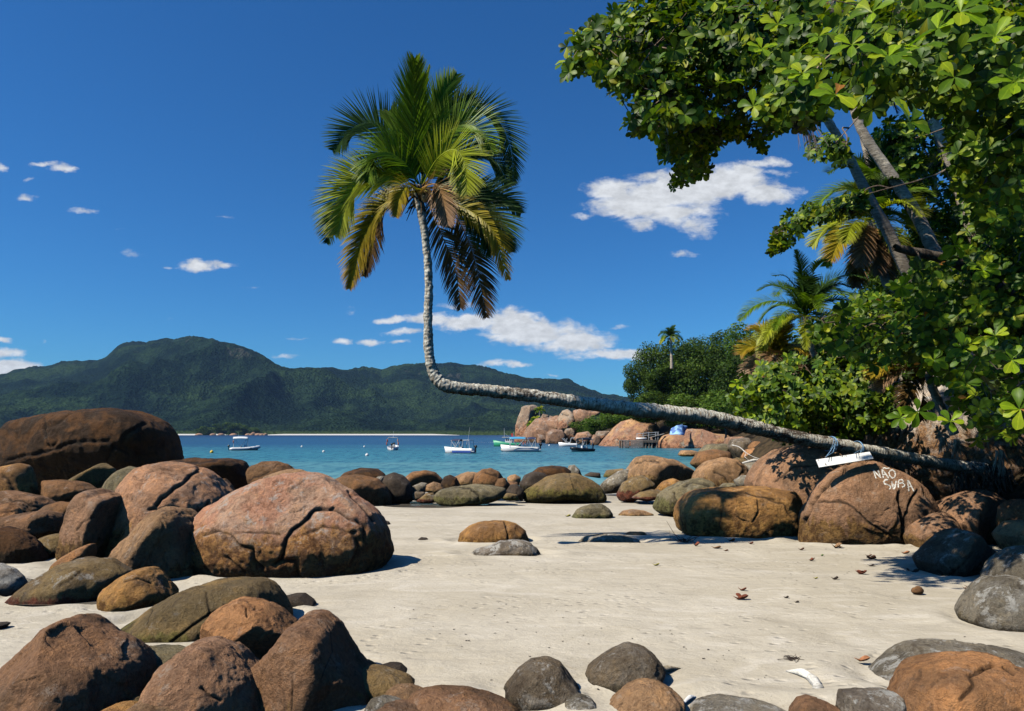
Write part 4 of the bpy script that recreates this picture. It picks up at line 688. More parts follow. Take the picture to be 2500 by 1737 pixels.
def frond(path, length_px=None, n=80, ll=.9, face=.7, mat='green', droop=.35, parent=None, w=.032, name='frond', seed=0, spread=60, vang=.25, stalk=.12, thick=.022, ragged=.0):
    """a feather leaf: tapering midrib with two rows of drooping leaflets"""
    rg = np.random.default_rng(seed+1000); C = catmull(path, 40); seg = np.linalg.norm(np.diff(C, axis=0), axis=1); Ls = np.concatenate([[0], np.cumsum(seg)]); L = Ls[-1]
    def at(t): return np.array([np.interp(t*L, Ls, C[:, k]) for k in range(3)])
    N0 = np.array([0, -face, 1-face])+.001; V, Fc, tip, rn = [], [], [], []
    def quadstrip(pts, ws, side, tt, r):
        i0 = len(V)
        for p, w_, q in zip(pts, ws, tt): V.extend([p-side*w_, p+side*w_]); tip.extend([q, q]); rn.extend([r, r])
        for k in range(len(pts)-1): Fc.append((i0+2*k, i0+2*k+1, i0+2*k+3, i0+2*k+2))
    # rib
    ps = [at(t) for t in np.linspace(0, 1, 16)]; i0 = len(V)
    for j, p in enumerate(ps):
        T = at(min(1, j/15+.03))-at(max(0, j/15-.03)); T /= np.linalg.norm(T); u = np.cross(T, N0); u /= np.linalg.norm(u)+1e-9; v = np.cross(u, T); r = thick*(1-.85*j/15)
        for a in (0, 2.1, 4.2): V.append(p+(u*math.cos(a)+v*math.sin(a))*r); tip.append(.25+.3*j/15); rn.append(.9)
    for j in range(15):
        for a in range(3): Fc.append((i0+3*j+a, i0+3*j+(a+1) % 3, i0+3*j+3+(a+1) % 3, i0+3*j+3+a))
    sp = math.radians(spread); n = int(n*1.35); w = w*.72
    for k in range(n):
        t = stalk+(1-stalk)*(k+.5)/n
        P0 = at(t); T = at(min(1, t+.02))-at(max(0, t-.02)); T /= np.linalg.norm(T)
        S = np.cross(T, N0); S /= np.linalg.norm(S)+1e-9; Nn = np.cross(S, T)
        prof = math.sin(math.pi*min(1, (t-stalk)/(1-stalk)*.86+.14))**.55
        for sd in (-1, 1):
            if ragged and rg.random() < ragged: continue
            l = ll*prof*rg.uniform(.85, 1.08); a = sp*(1-.45*t)+rg.normal()*.05
            d = T*math.cos(a)+S*sd*math.sin(a)+Nn*(vang+rg.normal()*.07); d /= np.linalg.norm(d); r = rg.random()
            pts = []; q = P0.copy()
            for j in range(5):
                pts.append(q.copy()); d2 = d+np.array([0, 0, -1])*droop*(j/4)**1.3; d2 /= np.linalg.norm(d2); q = q+d2*l/4
            # blade width lies across the leaflet, roughly in the plane of the frond
            wd = np.cross(d, Nn+.35*sd*S); wd /= np.linalg.norm(wd)+1e-9
            quadstrip(pts, [w*.55, w, w*.85, w*.5, w*.06], wd, [t*.55+.45*j/4 for j in range(5)], r)
    me = npmesh(name, V, Fc, False, {'tip': tip, 'rnd': rn}); o = link(name, me, parent, FM[mat])
    return o
def PP(pts): return [P(*p) for p in pts]
# --- the bent palm
def bent_palm():
    base = P(2350, 1143, 23.0); root = empty('coconut_palm', base); tag(root, 'coconut palm whose trunk runs level over the boulders, then turns straight up', 'palm tree')
    tp = [(2400, 1150, 23.9), (2330, 1138, 23.5), (2240, 1122, 22.9), (2110, 1099, 22.3), (1935, 1067, 21.7), (1830, 1042, 21.3), (1718, 1018, 20.95), (1587, 1004, 20.5), (1500, 995, 20.25), (1400, 981, 19.95), (1300, 967, 19.7), (1200, 956, 19.5), (1130, 949, 19.3), (1090, 943, 19.2), (1066, 925, 19.2), (1052, 890, 19.2), (1046, 840, 19.2), (1045, 780, 19.2), (1047, 700, 19.2), (1044, 640, 19.2), (1038, 580, 19.2), (1030, 530, 19.2), (1024, 490, 19.2), (1020, 455, 19.2)]
    rp = [20, 14, 13.5, 14.5, 16, 17, 18, 17.5, 16.5, 15.5, 15, 14.5, 15, 15.5, 14, 12.5, 11.5, 10.5, 10, 9.5, 9.5, 10, 12, 13]
    path = PP(tp); rad = [r*Y/F for r, (_, _, Y) in zip(rp, tp)]
    me = trunk_mesh(path, rad, 420, 26, .012, .05); o = link('trunk', me, root, BARK); o.matrix_parent_inverse = Matrix.Translation(-base)
    global PALM; PALM = (root, base, path, rad)
    def FRD(pts, mat, ll, face, n=85, **k):
        w3 = []
        for x, y, dy in pts: w3.append(P(740+x/2.3464, 120+y/2.3464, 19.2+dy))
        f = frond(w3, n=n, ll=ll, face=face, mat=mat, parent=root, **k); f.matrix_parent_inverse = Matrix.Translation(-base); return f
    C0 = (675, 800, 0)
    L = [
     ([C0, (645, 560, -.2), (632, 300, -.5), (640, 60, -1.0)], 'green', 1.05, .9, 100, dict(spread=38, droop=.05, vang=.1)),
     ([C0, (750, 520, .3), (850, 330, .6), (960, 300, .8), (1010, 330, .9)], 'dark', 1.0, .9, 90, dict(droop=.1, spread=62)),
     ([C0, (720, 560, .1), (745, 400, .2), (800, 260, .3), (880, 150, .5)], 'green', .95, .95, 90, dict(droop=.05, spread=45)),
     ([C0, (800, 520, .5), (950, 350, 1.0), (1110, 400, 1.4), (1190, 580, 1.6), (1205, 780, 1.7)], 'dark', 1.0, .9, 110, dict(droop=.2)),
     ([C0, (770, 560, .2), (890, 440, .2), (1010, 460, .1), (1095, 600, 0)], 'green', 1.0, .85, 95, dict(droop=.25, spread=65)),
     ([C0, (760, 640, -.5), (860, 575, -.9), (925, 650, -1.2), (940, 830, -1.4)], 'lime', .95, .93, 95, dict(droop=.2, spread=62, vang=.1)),
     ([C0, (590, 600, .2), (510, 495, .4), (400, 425, .5), (285, 450, .6), (170, 580, .6)], 'dark', 1.1, .92, 105, dict(droop=.1, spread=68)),
     ([C0, (560, 620, 0), (560, 480, .1), (500, 360, .3)], 'green', .95, .95, 80, dict(droop=.1, spread=50)),
     ([C0, (590, 660, -.2), (480, 590, -.3), (400, 620, -.3), (370, 760, -.3)], 'green', .9, .7, 85, dict(droop=.6)),
     ([C0, (560, 720, -.1), (430, 720, -.1), (310, 765, 0), (235, 900, .1), (190, 1060, .2)], 'lime', 1.15, .9, 100, dict(droop=.25, spread=55)),
     ([C0, (520, 730, .5), (360, 740, .9), (200, 850, 1.2), (135, 1110, 1.3)], 'dark', 1.0, .9, 95, dict(droop=.25)),
     ([C0, (600, 850, .1), (510, 860, .5), (420, 940, .8), (330, 1110, 1.0), (265, 1370, 1.1)], 'yellow', .9, .85, 110, dict(droop=.5, spread=50)),
     ([C0, (590, 830, .4), (480, 880, .9), (420, 1000, 1.3), (350, 1300, 1.5)], 'brown', .8, .8, 80, dict(droop=.5)),
     ([C0, (820, 800, .4), (1000, 820, .8), (1150, 850, 1.0), (1245, 940, 1.1)], 'dark', .9, .8, 90, dict(droop=.5)),
     ([C0, (800, 790, .2), (960, 830, .3), (1120, 960, .3), (1190, 1160, .2)], 'dark', 1.0, .85, 95, dict(droop=.4)),
     ([C0, (800, 860, -.3), (960, 930, -.5), (1090, 1050, -.6), (1170, 1320, -.6)], 'yellow', .75, .8, 80, dict(droop=.6, spread=48, ragged=.2)),
     ([C0, (790, 880, .2), (900, 1000, .3), (980, 1200, .4), (1050, 1535, .4)], 'brown', .95, .9, 90, dict(droop=.5, ragged=.1)),
     ([C0, (740, 930, .1), (800, 1080, .2), (870, 1250, .3), (900, 1490, .3)], 'brown', .85, .9, 80, dict(droop=.5, ragged=.15)),
     ([C0, (720, 780, -.6), (770, 780, -1.0), (800, 860, -1.2), (830, 1010, -1.3)], 'dead', .75, .92, 80, dict(droop=.35, spread=48)),
     ([C0, (640, 800, -.5), (590, 790, -.8), (550, 860, -.9), (530, 960, -.9)], 'yellow', .5, .8, 60, dict(droop=.6)),
     ([C0, (820, 840, -.1), (940, 900, -.1), (1040, 1060, 0), (1080, 1180, 0)], 'dark', .85, .85, 85, dict(droop=.6)),
     ([C0, (690, 500, .5), (690, 300, .8), (725, 90, 1.0)], 'lime', .4, .9, 60, dict(droop=0, spread=18)),
     ([C0, (700, 560, .5), (650, 380, .9), (600, 230, 1.1)], 'dark', .9, .9, 80, dict(droop=.1, spread=45)),
     ([C0, (820, 640, .9), (980, 580, 1.3), (1100, 640, 1.5), (1180, 790, 1.5)], 'dark', .95, .85, 90, dict(droop=.3)),
    ]
    for i, (pts, mt, ll, fc, n, k) in enumerate(L): FRD(pts, mt, ll, fc, n, seed=i, w=.026, **k)
    # crownshaft fibres, coconuts
    rg = np.random.default_rng(3); nut = simple('coconut_husk', (.16, .11, .03), .5, var=.3)
    for k in range(11):
        x, y, dy = rg.uniform(560, 760), rg.uniform(820, 930), rg.uniform(-.45, .25); c = P(740+x/2.3464, 120+y/2.3464, 19.2+dy)
        mb = MB(); mb.ball((0, 0, 0), (.105, .105, .14), 2); q = mb.build('coconut', nut, root, True); q.location = c-base
    mb = MB(); 
    for k in range(40):
        a = rg.uniform(0, 6.28); r = rg.uniform(.05, .22); c = P(1025, 461, 19.2)+Vector((math.cos(a)*r, math.sin(a)*r, rg.uniform(-.45, .15)))
        e = c+Vector((math.cos(a)*.35, math.sin(a)*.3, rg.uniform(-.6, .1))); mb.tube([c-base, (c+e)/2-base+Vector((0, 0, .06)), e-base], [.03, .02, .008], 5)
    rt = MB()
    for k in range(150):
        a = rg.uniform(0, 6.28); c0 = P(rg.uniform(2330, 2470), 1144+rg.uniform(-10, 26), rg.uniform(23.2, 24.2)); ln = rg.uniform(.3, 1.3)
        pts = [c0-base]; 
        for j in range(4): pts.append(pts[-1]+Vector((rg.normal()*.07, -abs(rg.normal())*.05, -ln/4)))
        rt.tube(pts, [.022, .017, .014, .01, .005], 4, False)
    tag(rt.build('roots', bark_plain('root_bark', (.05, .035, .025), (.16, .12, .09)), root), kind='stuff')
    mb.build('fibre_sheath', bark_plain('fibre', (.07, .045, .02), (.18, .11, .05)), root)
bent_palm()
def crown_palm(name, label, c, trunk, rad, R, n, mats, seed, ll=.75, nl=50, group=None, w=.03, tmat=None, down=.0, cat='palm tree'):
    """a palm with a round crown of n fronds about point c"""
    rg = np.random.default_rng(seed); base = Vector(trunk[0]); root = empty(name, base); tag(root, label, cat, group)
    o = link('trunk', trunk_mesh(trunk, rad, 90, 12, .02, .02, seed, 22), root, tmat or BARK2); o.matrix_parent_inverse = Matrix.Translation(-base)
    c = np.array(c)
    for k in range(n):
        az = k*2.4+rg.normal()*.15; u = (k+.5)/n; el = math.radians(85-u*(100+down)+rg.normal()*6); r = R*rg.uniform(.85, 1.08)*(1-.15*abs(u-.5))
        h = np.array([math.cos(az), math.sin(az)*.9, 0]); pts = [c]
        d = h*math.cos(el)+np.array([0, 0, math.sin(el)]); q = c.copy()
        for j in range(4):
            q = q+d*r/4; pts.append(q.copy()); d = d+np.array([0, 0, -.42-.1*j]); d /= np.linalg.norm(d)
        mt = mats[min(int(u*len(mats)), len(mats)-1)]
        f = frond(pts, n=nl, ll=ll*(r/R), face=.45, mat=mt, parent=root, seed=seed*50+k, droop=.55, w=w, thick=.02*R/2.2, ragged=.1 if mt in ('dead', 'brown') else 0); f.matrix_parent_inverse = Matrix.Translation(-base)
    return root
pg = 'coconut palms of the forest edge'
def TR(pts, rr): return [P(*p) for p in pts], [r*p[2]/F for r, p in zip(rr, pts)]
t, r = TR([(2400, 1010, 24), (2300, 820, 23.5), (2215, 665, 23), (2170, 570, 22.8), (2120, 480, 22.5), (2060, 360, 22), (2010, 275, 21.6), (1985, 200, 21.4), (1958, 70, 21)], [18, 15, 14, 13, 11.5, 10, 9, 8.5, 8])
crown_palm('leaning_palm', 'leaning palm with the pale sunlit trunk, front of the trunks crossing the forest', t[-1], t, r, 2.3, 10, ['dark', 'dark', 'green', 'brown', 'dead'], 21, group=pg, down=15)
t, r = TR([(2500, 1010, 25), (2400, 830, 25), (2350, 720, 25), (2290, 630, 25), (2235, 520, 25), (2170, 420, 25), (2110, 330, 25), (2080, 245, 25), (2055, 100, 25), (2035, -10, 25)], [19, 17, 15.5, 15, 14, 12.5, 11, 10, 9.5, 9])
crown_palm('leaning_palm', 'leaning palm with a thick dark trunk behind the pale one', t[-1], t, r, 2.5, 10, ['dark', 'green', 'yellow', 'dead'], 22, group=pg, down=30)
t, r = TR([(2330, 900, 27), (2200, 640, 27), (2160, 540, 27), (2130, 430, 27), (2105, 320, 27), (2090, 200, 27)], [11, 10, 9, 8, 8, 7])
crown_palm('leaning_palm', 'thin dark palm trunk between the pale and the thick leaning trunks', t[-1], t, r, 2.4, 10, ['dark', 'green', 'brown'], 23, group=pg)
t, r = TR([(2420, 700, 26), (2340, 460, 26), (2305, 370, 26), (2270, 270, 26), (2240, 190, 26), (2225, 120, 26)], [14, 13, 12, 11, 10, 9])
crown_palm('leaning_palm', 'grey palm trunk farthest right, half hidden by almond leaves', t[-1], t, r, 2.6, 14, ['dark', 'yellow', 'dead'], 24, group=pg, down=30)
t, r = TR([(2220, 1000, 26), (2190, 800, 26), (2150, 640, 26), (2125, 540, 26)], [12, 11, 10, 9])
crown_palm('coconut_palm', 'yellow-green palm hanging brown fronds left of the leaning trunks', t[-1], t, r, 2.6, 24, ['dark', 'green', 'lime', 'lime', 'yellow', 'dead'], 25, group=pg, down=55, ll=.9, nl=60)
t, r = TR([(2190, 760, 27), (2165, 600, 27), (2130, 470, 27)], [10, 9, 8])
crown_palm('coconut_palm', 'dark palm crown against the sky just left of the pale leaning trunk', t[-1], t, r, 2.5, 15, ['dark', 'green', 'lime'], 31, group=pg, ll=.9, nl=60)
t, r = TR([(1985, 1010, 27), (1990, 900, 27), (1978, 830, 27), (1965, 772, 27)], [9, 8, 7, 7])
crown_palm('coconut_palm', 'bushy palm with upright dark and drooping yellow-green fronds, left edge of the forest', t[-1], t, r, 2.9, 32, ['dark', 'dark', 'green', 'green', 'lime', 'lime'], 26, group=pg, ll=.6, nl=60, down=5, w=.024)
t, r = TR([(1905, 1010, 28), (1900, 940, 28), (1892, 868, 28)], [8, 7, 7])
crown_palm('coconut_palm', 'low palm with withered brown fronds below the bushy palm', t[-1], t, r, 1.75, 15, ['yellow', 'yellow', 'dead', 'dead', 'dead'], 27, group=pg, ll=.9, nl=50, down=40)
t, r = TR([(1640, 900, 240), (1639, 860, 240), (1637, 822, 240)], [4, 3, 2.5])
crown_palm('coconut_palm', 'lone small palm standing above the treetops of the headland', t[-1], t, r, 4.6, 20, ['dark', 'dark', 'green', 'lime'], 28, ll=1.3, nl=26, w=.14, down=0)
t, r = TR([(2330, 1060, 21), (2290, 980, 21), (2262, 905, 21)], [11, 10, 9])
crown_palm('coconut_palm', 'low palm with brown and yellow fronds above the pale rock outcrop', t[-1], t, r, 2.0, 13, ['green', 'yellow', 'dead', 'brown'], 29, group=pg, ll=.7, nl=55, down=20)
for k, (px, py, Y) in enumerate([(1318, 1004, 395), (1308, 1028, 392), (1300, 1040, 390)]):
    t = [P(px, py+14, Y), P(px, py+8, Y), P(px, py, Y)]
    crown_palm('palm_bush', ['small palm bush highest on the sea stack', 'small palm bush in the middle of the cleft beside the sea stack', 'small palm bush lowest in the cleft beside the sea stack'][k], t[-1], t, [.3, .3, .3], 4.2, 12, ['lime', 'green', 'dark'], 60+k, ll=1.4, nl=12, w=.25, group='palm bushes on the sea stack', cat='palm bush')
# --- palm roots hanging over the rocks behind the palm base
# ------------------------------------------------------------------ broadleaf trees
LM = {
 'near': leaf_shader('almond_leaf', [(0, (.05, .11, .006)), (.45, (.10, .19, .008)), (.8, (.22, .32, .010)), (1, (.34, .38, .02))], trans=.42, rough=.42, attr='hue', var=.25, spec=.5),
 'mid': leaf_shader('almond_leaf_small', [(0, (.018, .042, .004)), (.40, (.052, .11, .006)), (.70, (.18, .25, .010)), (1, (.36, .34, .015))], trans=.26, rough=.46, attr='hue', var=.35, spec=.45),
 'red': leaf_shader('almond_leaf_red', [(0, (.26, .10, .02)), (1, (.36, .17, .04))], trans=.4, attr='hue'),
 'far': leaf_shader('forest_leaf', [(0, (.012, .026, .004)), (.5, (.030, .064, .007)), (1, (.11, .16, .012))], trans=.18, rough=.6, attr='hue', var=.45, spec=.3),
 'shrub': leaf_shader('shrub_leaf', [(0, (.05, .10, .015)), (.6, (.09, .16, .02)), (1, (.15, .20, .03))], trans=.3, rough=.5, attr='hue', var=.4, spec=.3),
}
def leaf_geo(lod=0, curl=.25, fold=.18):
    """obovate leaf of unit length along +x"""
    if lod == 0: xs = [0, .12, .35, .58, .78, .92, 1.0]; ws = [.012, .035, .12, .215, .255, .19, .03]
    elif lod == 1: xs = [0, .3, .65, .88, 1.0]; ws = [.015, .12, .26, .2, .03]
    else: xs = [0, .65, 1.0]; ws = [.03, .27, .10]
    V, Fc = [], []
    for x, w in zip(xs, ws):
        z = -curl*x*x; V += [(x, -w, z+fold*w), (x, 0, z), (x, w, z+fold*w)]
    for i in range(len(xs)-1):
        a = 3*i; Fc += [(a, a+3, a+4, a+1), (a+1, a+4, a+5, a+2)]
    return np.array(V), np.array(Fc)
LG = [leaf_geo(k) for k in range(3)]
def frame(d, rg=None, up=(0, 0, 1)):
    d = d/np.linalg.norm(d, axis=-1, keepdims=True); u = np.broadcast_to(np.array(up, float), d.shape); y = np.cross(u, d); n = np.linalg.norm(y, axis=-1, keepdims=True)
    y = np.where(n < 1e-3, [0, 1, 0], y/np.maximum(n, 1e-6)); z = np.cross(d, y); return np.stack([d, y, z], -1)   # columns
def rosettes(C, A, size, lod, rg, k=7, droop=.25):
    """k leaves spread about each twig tip; C centres, A twig directions"""
    n = len(C); Ft = frame(A); ang = np.tile(np.arange(k)*2*np.pi/k, (n, 1))+rg.random((n, 1))*6.28+rg.normal(size=(n, k))*.25
    tilt = rg.uniform(.15, .95, (n, k)); loc = np.stack([np.sin(tilt)*0+np.cos(tilt)*.55, np.cos(ang), np.sin(ang)], -1)
    D = np.einsum('nij,nkj->nki', Ft, loc); D[..., 2] -= droop*rg.random((n, k)); D /= np.linalg.norm(D, axis=-1, keepdims=True)
    Ax = np.broadcast_to(A[:, None]/np.linalg.norm(A, axis=-1)[:, None, None], D.shape)
    z = Ax-D*(Ax*D).sum(-1, keepdims=True)+rg.normal(size=D.shape)*.15; z -= D*(z*D).sum(-1, keepdims=True); z /= np.linalg.norm(z, axis=-1, keepdims=True); y = np.cross(z, D)
    R = np.stack([D, y, z], -1).reshape(-1, 3, 3); s = (size[:, None]*rg.uniform(.6, 1.12, (n, k))).ravel()
    O = np.repeat(C, k, 0); return R, s, O
def leaf_mass(R, s, O, lod, rg, hue=None):
    V0, F0 = LG[lod]; m = len(V0); V = np.einsum('nij,mj->nmi', R, V0)*s[:, None, None]+O[:, None]
    Fc = (F0[None]+np.arange(len(s))[:, None, None]*m).reshape(-1, 4); h = rg.beta(2, 2.6, len(s)) if hue is None else hue
    return V.reshape(-1, 3), Fc, np.repeat(h, m), np.repeat(rg.random(len(s)), m)
def inpoly(p, poly):
    x, y = p[:, 0], p[:, 1]; c = np.zeros(len(p), bool); q = np.array(poly, float)
    for a, b in zip(q, np.roll(q, -1, 0)):
        k = ((a[1] > y) != (b[1] > y)) & (x < (b[0]-a[0])*(y-a[1])/((b[1]-a[1]) or 1e-9)+a[0]); c ^= k
    return c
def sample(poly, n, rg, d0, d1, clump=26):
    q = np.array(poly, float); lo, hi = q.min(0), q.max(0); out = []
    while len(out) < clump:
        p = rg.uniform(lo, hi, (200, 2)); out += list(p[inpoly(p, poly)])
    cc = np.array(out[:clump]); cd = rg.uniform(d0, d1, clump); k = rg.integers(0, clump, n*3)
    rr = math.sqrt(abs(np.prod(hi-lo))/clump)*.62
    p = cc[k]+rg.normal(size=(len(k), 2))*rr; d = cd[k]+rg.normal(size=len(k))*(d1-d0)*.16; ok = inpoly(p, poly); p, d, k = p[ok][:n], np.clip(d[ok][:n], d0*.93, d1*1.05), k[ok][:n]
    W3 = np.stack([(p[:, 0]-CX)/F*d, d, HC+(HY-p[:, 1])/F*d], 1); CC = np.stack([(cc[:, 0]-CX)/F*cd, cd, HC+(HY-cc[:, 1])/F*cd], 1)
    return W3, CC, k
def almond(label, trunk, rad, regions, seed, group=None, bigleaves=(), name='sea_almond_tree', reds=6, leafsize=.21):
    rg = np.random.default_rng(seed); base = Vector(trunk[0]); root = empty(name, base); tag(root, label, 'tree', group); inv = Matrix.Translation(-base)
    def kid(o): o.matrix_parent_inverse = inv; return o
    kid(link('trunk', trunk_mesh(trunk, rad, 60, 14, 0, .04, seed), root, BARK3))
    TP = catmull(trunk, 30); Vs, Fs, Hs, Rs = [], [], [], []; nv = 0; tw = MB(); nb = 0
    for poly, n, d0, d1, lod, size, clump in regions:
        W3, CC, kk = sample(poly, n, rg, d0, d1, clump)
        # limbs from trunk to clump centres, twigs from there to the rosettes
        nodes = [x for x in TP[8:28]]; dist0 = [np.min(np.linalg.norm(TP-c, axis=1)) for c in CC]
        for ci in np.argsort(dist0):                     # every clump grows from the nearest wood already there
            c = CC[ci]; N_ = np.array(nodes); j = np.argmin(np.linalg.norm(N_-c, axis=1)+.25*np.maximum(0, (N_-c)[:, 2])); a = N_[j]; L = np.linalg.norm(c-a)
            m1 = a*.65+c*.35+[0, 0, .10*L]+rg.normal(size=3)*.07*L; m2 = a*.3+c*.7+[0, 0, .06*L]+rg.normal(size=3)*.07*L; r = min(.016+.010*L, .05)
            cv = catmull([a, m1, m2, c], 12); tw.tube([Vector(x)-base for x in cv], np.linspace(r, .012, 12), 5, False); nodes += list(cv[4::3])
            mine = W3[kk == ci]
            for p in mine[::4]: mm = (c+p)/2+rg.normal(size=3)*.08; tw.tube([Vector(c)-base, Vector(mm)-base, Vector(p)-base], [.010, .008, .005], 3, False)
        A = W3-CC[kk]; A = A/np.maximum(np.linalg.norm(A, axis=1), .01)[:, None]+rg.normal(size=A.shape)*.35+[-.25, -.25, .45]
        R, s, O = rosettes(W3, A, np.full(len(W3), size)*rg.uniform(.8, 1.15, len(W3)), lod, rg)
        V, Fc, h, r_ = leaf_mass(R, s, O, lod, rg); Vs.append(V); Fs.append(Fc+nv); nv += len(V); Hs.append(h); Rs.append(r_)
    V = np.concatenate(Vs)-np.array(base); me = npmesh('foliage', V, np.concatenate(Fs), False, {'hue': np.concatenate(Hs), 'rnd': np.concatenate(Rs), 'edge': (np.arange(len(V)) % 3 != 1)*1.})
    tag(link('foliage', me, root, LM['mid'] if lod else LM['near']), kind='stuff')
    tag(tw.build('branches', TWIG, root), kind='stuff')
    # separate leaves: the nearest rosettes, each leaf a part
    for px, py, Y, sz, red in bigleaves:
        C = np.array([P(px, py, Y)]); A = np.array([[-.3, -.75, .55]])+rg.normal(size=(1, 3))*.3; R, s, O = rosettes(C, A, np.array([sz]), 0, rg, k=int(rg.integers(6, 9)))
        for i in range(len(s)):
            M = Matrix(np.vstack([np.hstack([R[i]*s[i], O[i][:, None]]), [0, 0, 0, 1]]).tolist())
            me = LEAFMESH[int(rg.integers(0, 5))] if not (red and i == 0) else REDMESH
            o = link('leaf', me, root); o.matrix_parent_inverse = inv; o.matrix_basis = M
            if red and i == 0: o['label'] = 'red withered leaf'
    for i in range(reds):
        p, _, _ = sample(regions[0][0], 20, rg, regions[0][2], regions[0][2]+1, 9); p = p[:1]; R, s, O = rosettes(p, np.array([[0, -1., .3]]), np.array([leafsize]), 0, rg, k=1)
        M = Matrix(np.vstack([np.hstack([R[0]*s[0], O[0][:, None]]), [0, 0, 0, 1]]).tolist()); o = link('leaf', REDMESH, root); o['label'] = 'red withered leaf'; o.matrix_parent_inverse = inv; o.matrix_basis = M
    return root
def one_leaf(name, mat, hue, curl, fold, r):
    V, Fc = leaf_geo(0, curl, fold); V = V+np.stack([0*V[:, 0], .02*np.sin(V[:, 0]*9), .02*np.sin(V[:, 0]*14)*np.sign(V[:, 1])], 1)
    me = npmesh(name, V, Fc, True, {'hue': np.full(len(V), hue), 'rnd': np.full(len(V), r), 'edge': (np.arange(len(V)) % 3 != 1)*1.}); me.materials.append(mat); return me
LEAFMESH = [one_leaf('leaf', LM['near'], h, c, f, r) for h, c, f, r in ((.3, .2, .25, .5), (.55, .35, .2, .7), (.75, .1, .3, .9), (.9, .28, .15, .6), (.45, .45, .35, .3))]
REDMESH = one_leaf('leaf_red', LM['red'], .5, .5, .5, .6)
TOP = [(1362, 150), (1375, 110), (1400, 80), (1460, 55), (1500, 20), (1560, -30), (1700, -60), (1900, -80), (2000, 40), (1990, 160), (1960, 300), (1900, 320), (1850, 290), (1810, 300), (1770, 300), (1700, 320), (1640, 300), (1600, 330), (1560, 330), (1520, 310), (1560, 260), (1500, 235), (1475, 200), (1440, 170), (1400, 190)]
TOP2 = [(1880, -80), (2600, -100), (2620, 260), (2400, 330), (2250, 250), (2160, 260), (2050, 290), (1990, 310), (1920, 300), (1880, 200)]
DROOP = [(1600, 300), (1700, 290), (1800, 290), (1870, 310), (1862, 372), (1820, 340), (1750, 350), (1735, 400), (1740, 430), (1700, 440), (1660, 455), (1620, 470), (1596, 500), (1592, 480), (1640, 440), (1660, 400), (1612, 385), (1620, 350)]
DROOP2 = [(1880, 200), (2000, 250), (1960, 320), (1880, 330), (1840, 270)]
SPRIG = [(1968, 345), (1990, 320), (2030, 330), (2070, 350), (2100, 430), (2060, 400), (2010, 398), (1975, 385)]
LIMB = [(1878, 590), (1895, 555), (1920, 520), (1960, 500), (2010, 505), (2060, 490), (2110, 470), (2120, 520), (2060, 530), (2000, 540), (1960, 560), (1940, 600), (1900, 620), (1880, 615)]
tA = [Vector((13.5, 14.5, 2.0)), Vector((12.6, 14, 5)), Vector((11.2, 13.3, 8)), Vector((9.8, 13.4, 10.8)), Vector((7.6, 14, 13)), Vector((4.8, 15, 13.4))]
big = [(2170, 140, 6.0, .27, 0), (2040, 232, 6.4, .25, 1), (2345, 30, 5.6, .26, 0), (2222, 300, 6.5, .27, 0), (2290, 70, 7.2, .26, 0), (2130, 30, 7.5, .25, 0), (2245, 118, 8, .25, 0), (2400, 20, 6.5, .26, 0), (2430, 90, 7.5, .25, 0), (1495, 50, 13.2, 0.30, 0), (1420, 110, 13.6, 0.28, 0), (1385, 150, 13.8, 0.28, 0), (1480, 95, 13.4, 0.28, 0), (1440, 145, 13.7, 0.27, 1), (1530, 190, 13.2, 0.28, 0), (1660, 60, 12.6, 0.27, 0), (1560, 60, 13.2, 0.28, 0),
       (1860, 120, 9, .24, 0), (1900, 60, 8.5, .24, 0), (1780, 200, 11.4, 0.27, 0), (1840, 260, 10, .24, 0), (1960, 180, 8, .24, 0), (2000, 90, 8.5, .24, 0), (1700, 130, 12.0, 0.27, 0), (2480, 200, 7.5, .25, 0), (2330, 190, 8.5, .25, 0), (1930, 250, 9, .23, 0), (2080, 110, 8, .24, 0)]
almond('sea almond tree whose large-leaved bough hangs into the picture from the top right', tA, [.34, .30, .24, .18, .10, .05],
       [(TOP, 1800, 11.6, 14, 1, .185, 34), (TOP2, 1500, 9.6, 16, 1, .20, 38), (DROOP, 500, 12.8, 15, 1, .145, 20), (DROOP2, 90, 11, 13, 1, .19, 6)], 101, bigleaves=big, reds=8)
RU = [(2330, 300), (2600, 230), (2620, 800), (2400, 760), (2370, 620), (2340, 460)]
RUA = [(2110, 330), (2180, 280), (2330, 280), (2400, 740), (2290, 720), (2240, 600), (2180, 450)]
tB = [Vector((20.5, 21, 8)), Vector((19.5, 21, 10)), Vector((18, 21, 13)), Vector((16.6, 20.6, 15)), Vector((15, 20.4, 17))]
almond('tall dark sea almond tree behind the leaning palm trunks on the right', tB, [.35, .3, .25, .16, .08],
       [(RU, 1000, 17, 24, 2, .25, 34), (RUA, 800, 26, 29, 2, .26, 26), (SPRIG, 70, 19, 20, 2, .19, 4), (LIMB, 330, 20, 21.5, 2, .19, 12), ([(2300, 300), (2560, 200), (2560, 520), (2420, 560), (2330, 430)], 260, 10, 14, 1, .20, 16)], 102, group='sea almond trees of the forest edge', reds=6)
RM_ = [(1975, 815), (1985, 780), (2020, 765), (2070, 735), (2130, 705), (2200, 680), (2270, 640), (2340, 600), (2600, 560), (2620, 1010), (2560, 1060), (2470, 1010), (2380, 1030), (2330, 960), (2230, 880), (2100, 900), (2040, 860), (1990, 850)]
tC = [Vector((14.5, 17, 3.0)), Vector((14, 17, 5)), Vector((13, 17, 7)), Vector((11, 16.6, 8.5)), Vector((9, 16.4, 9))]
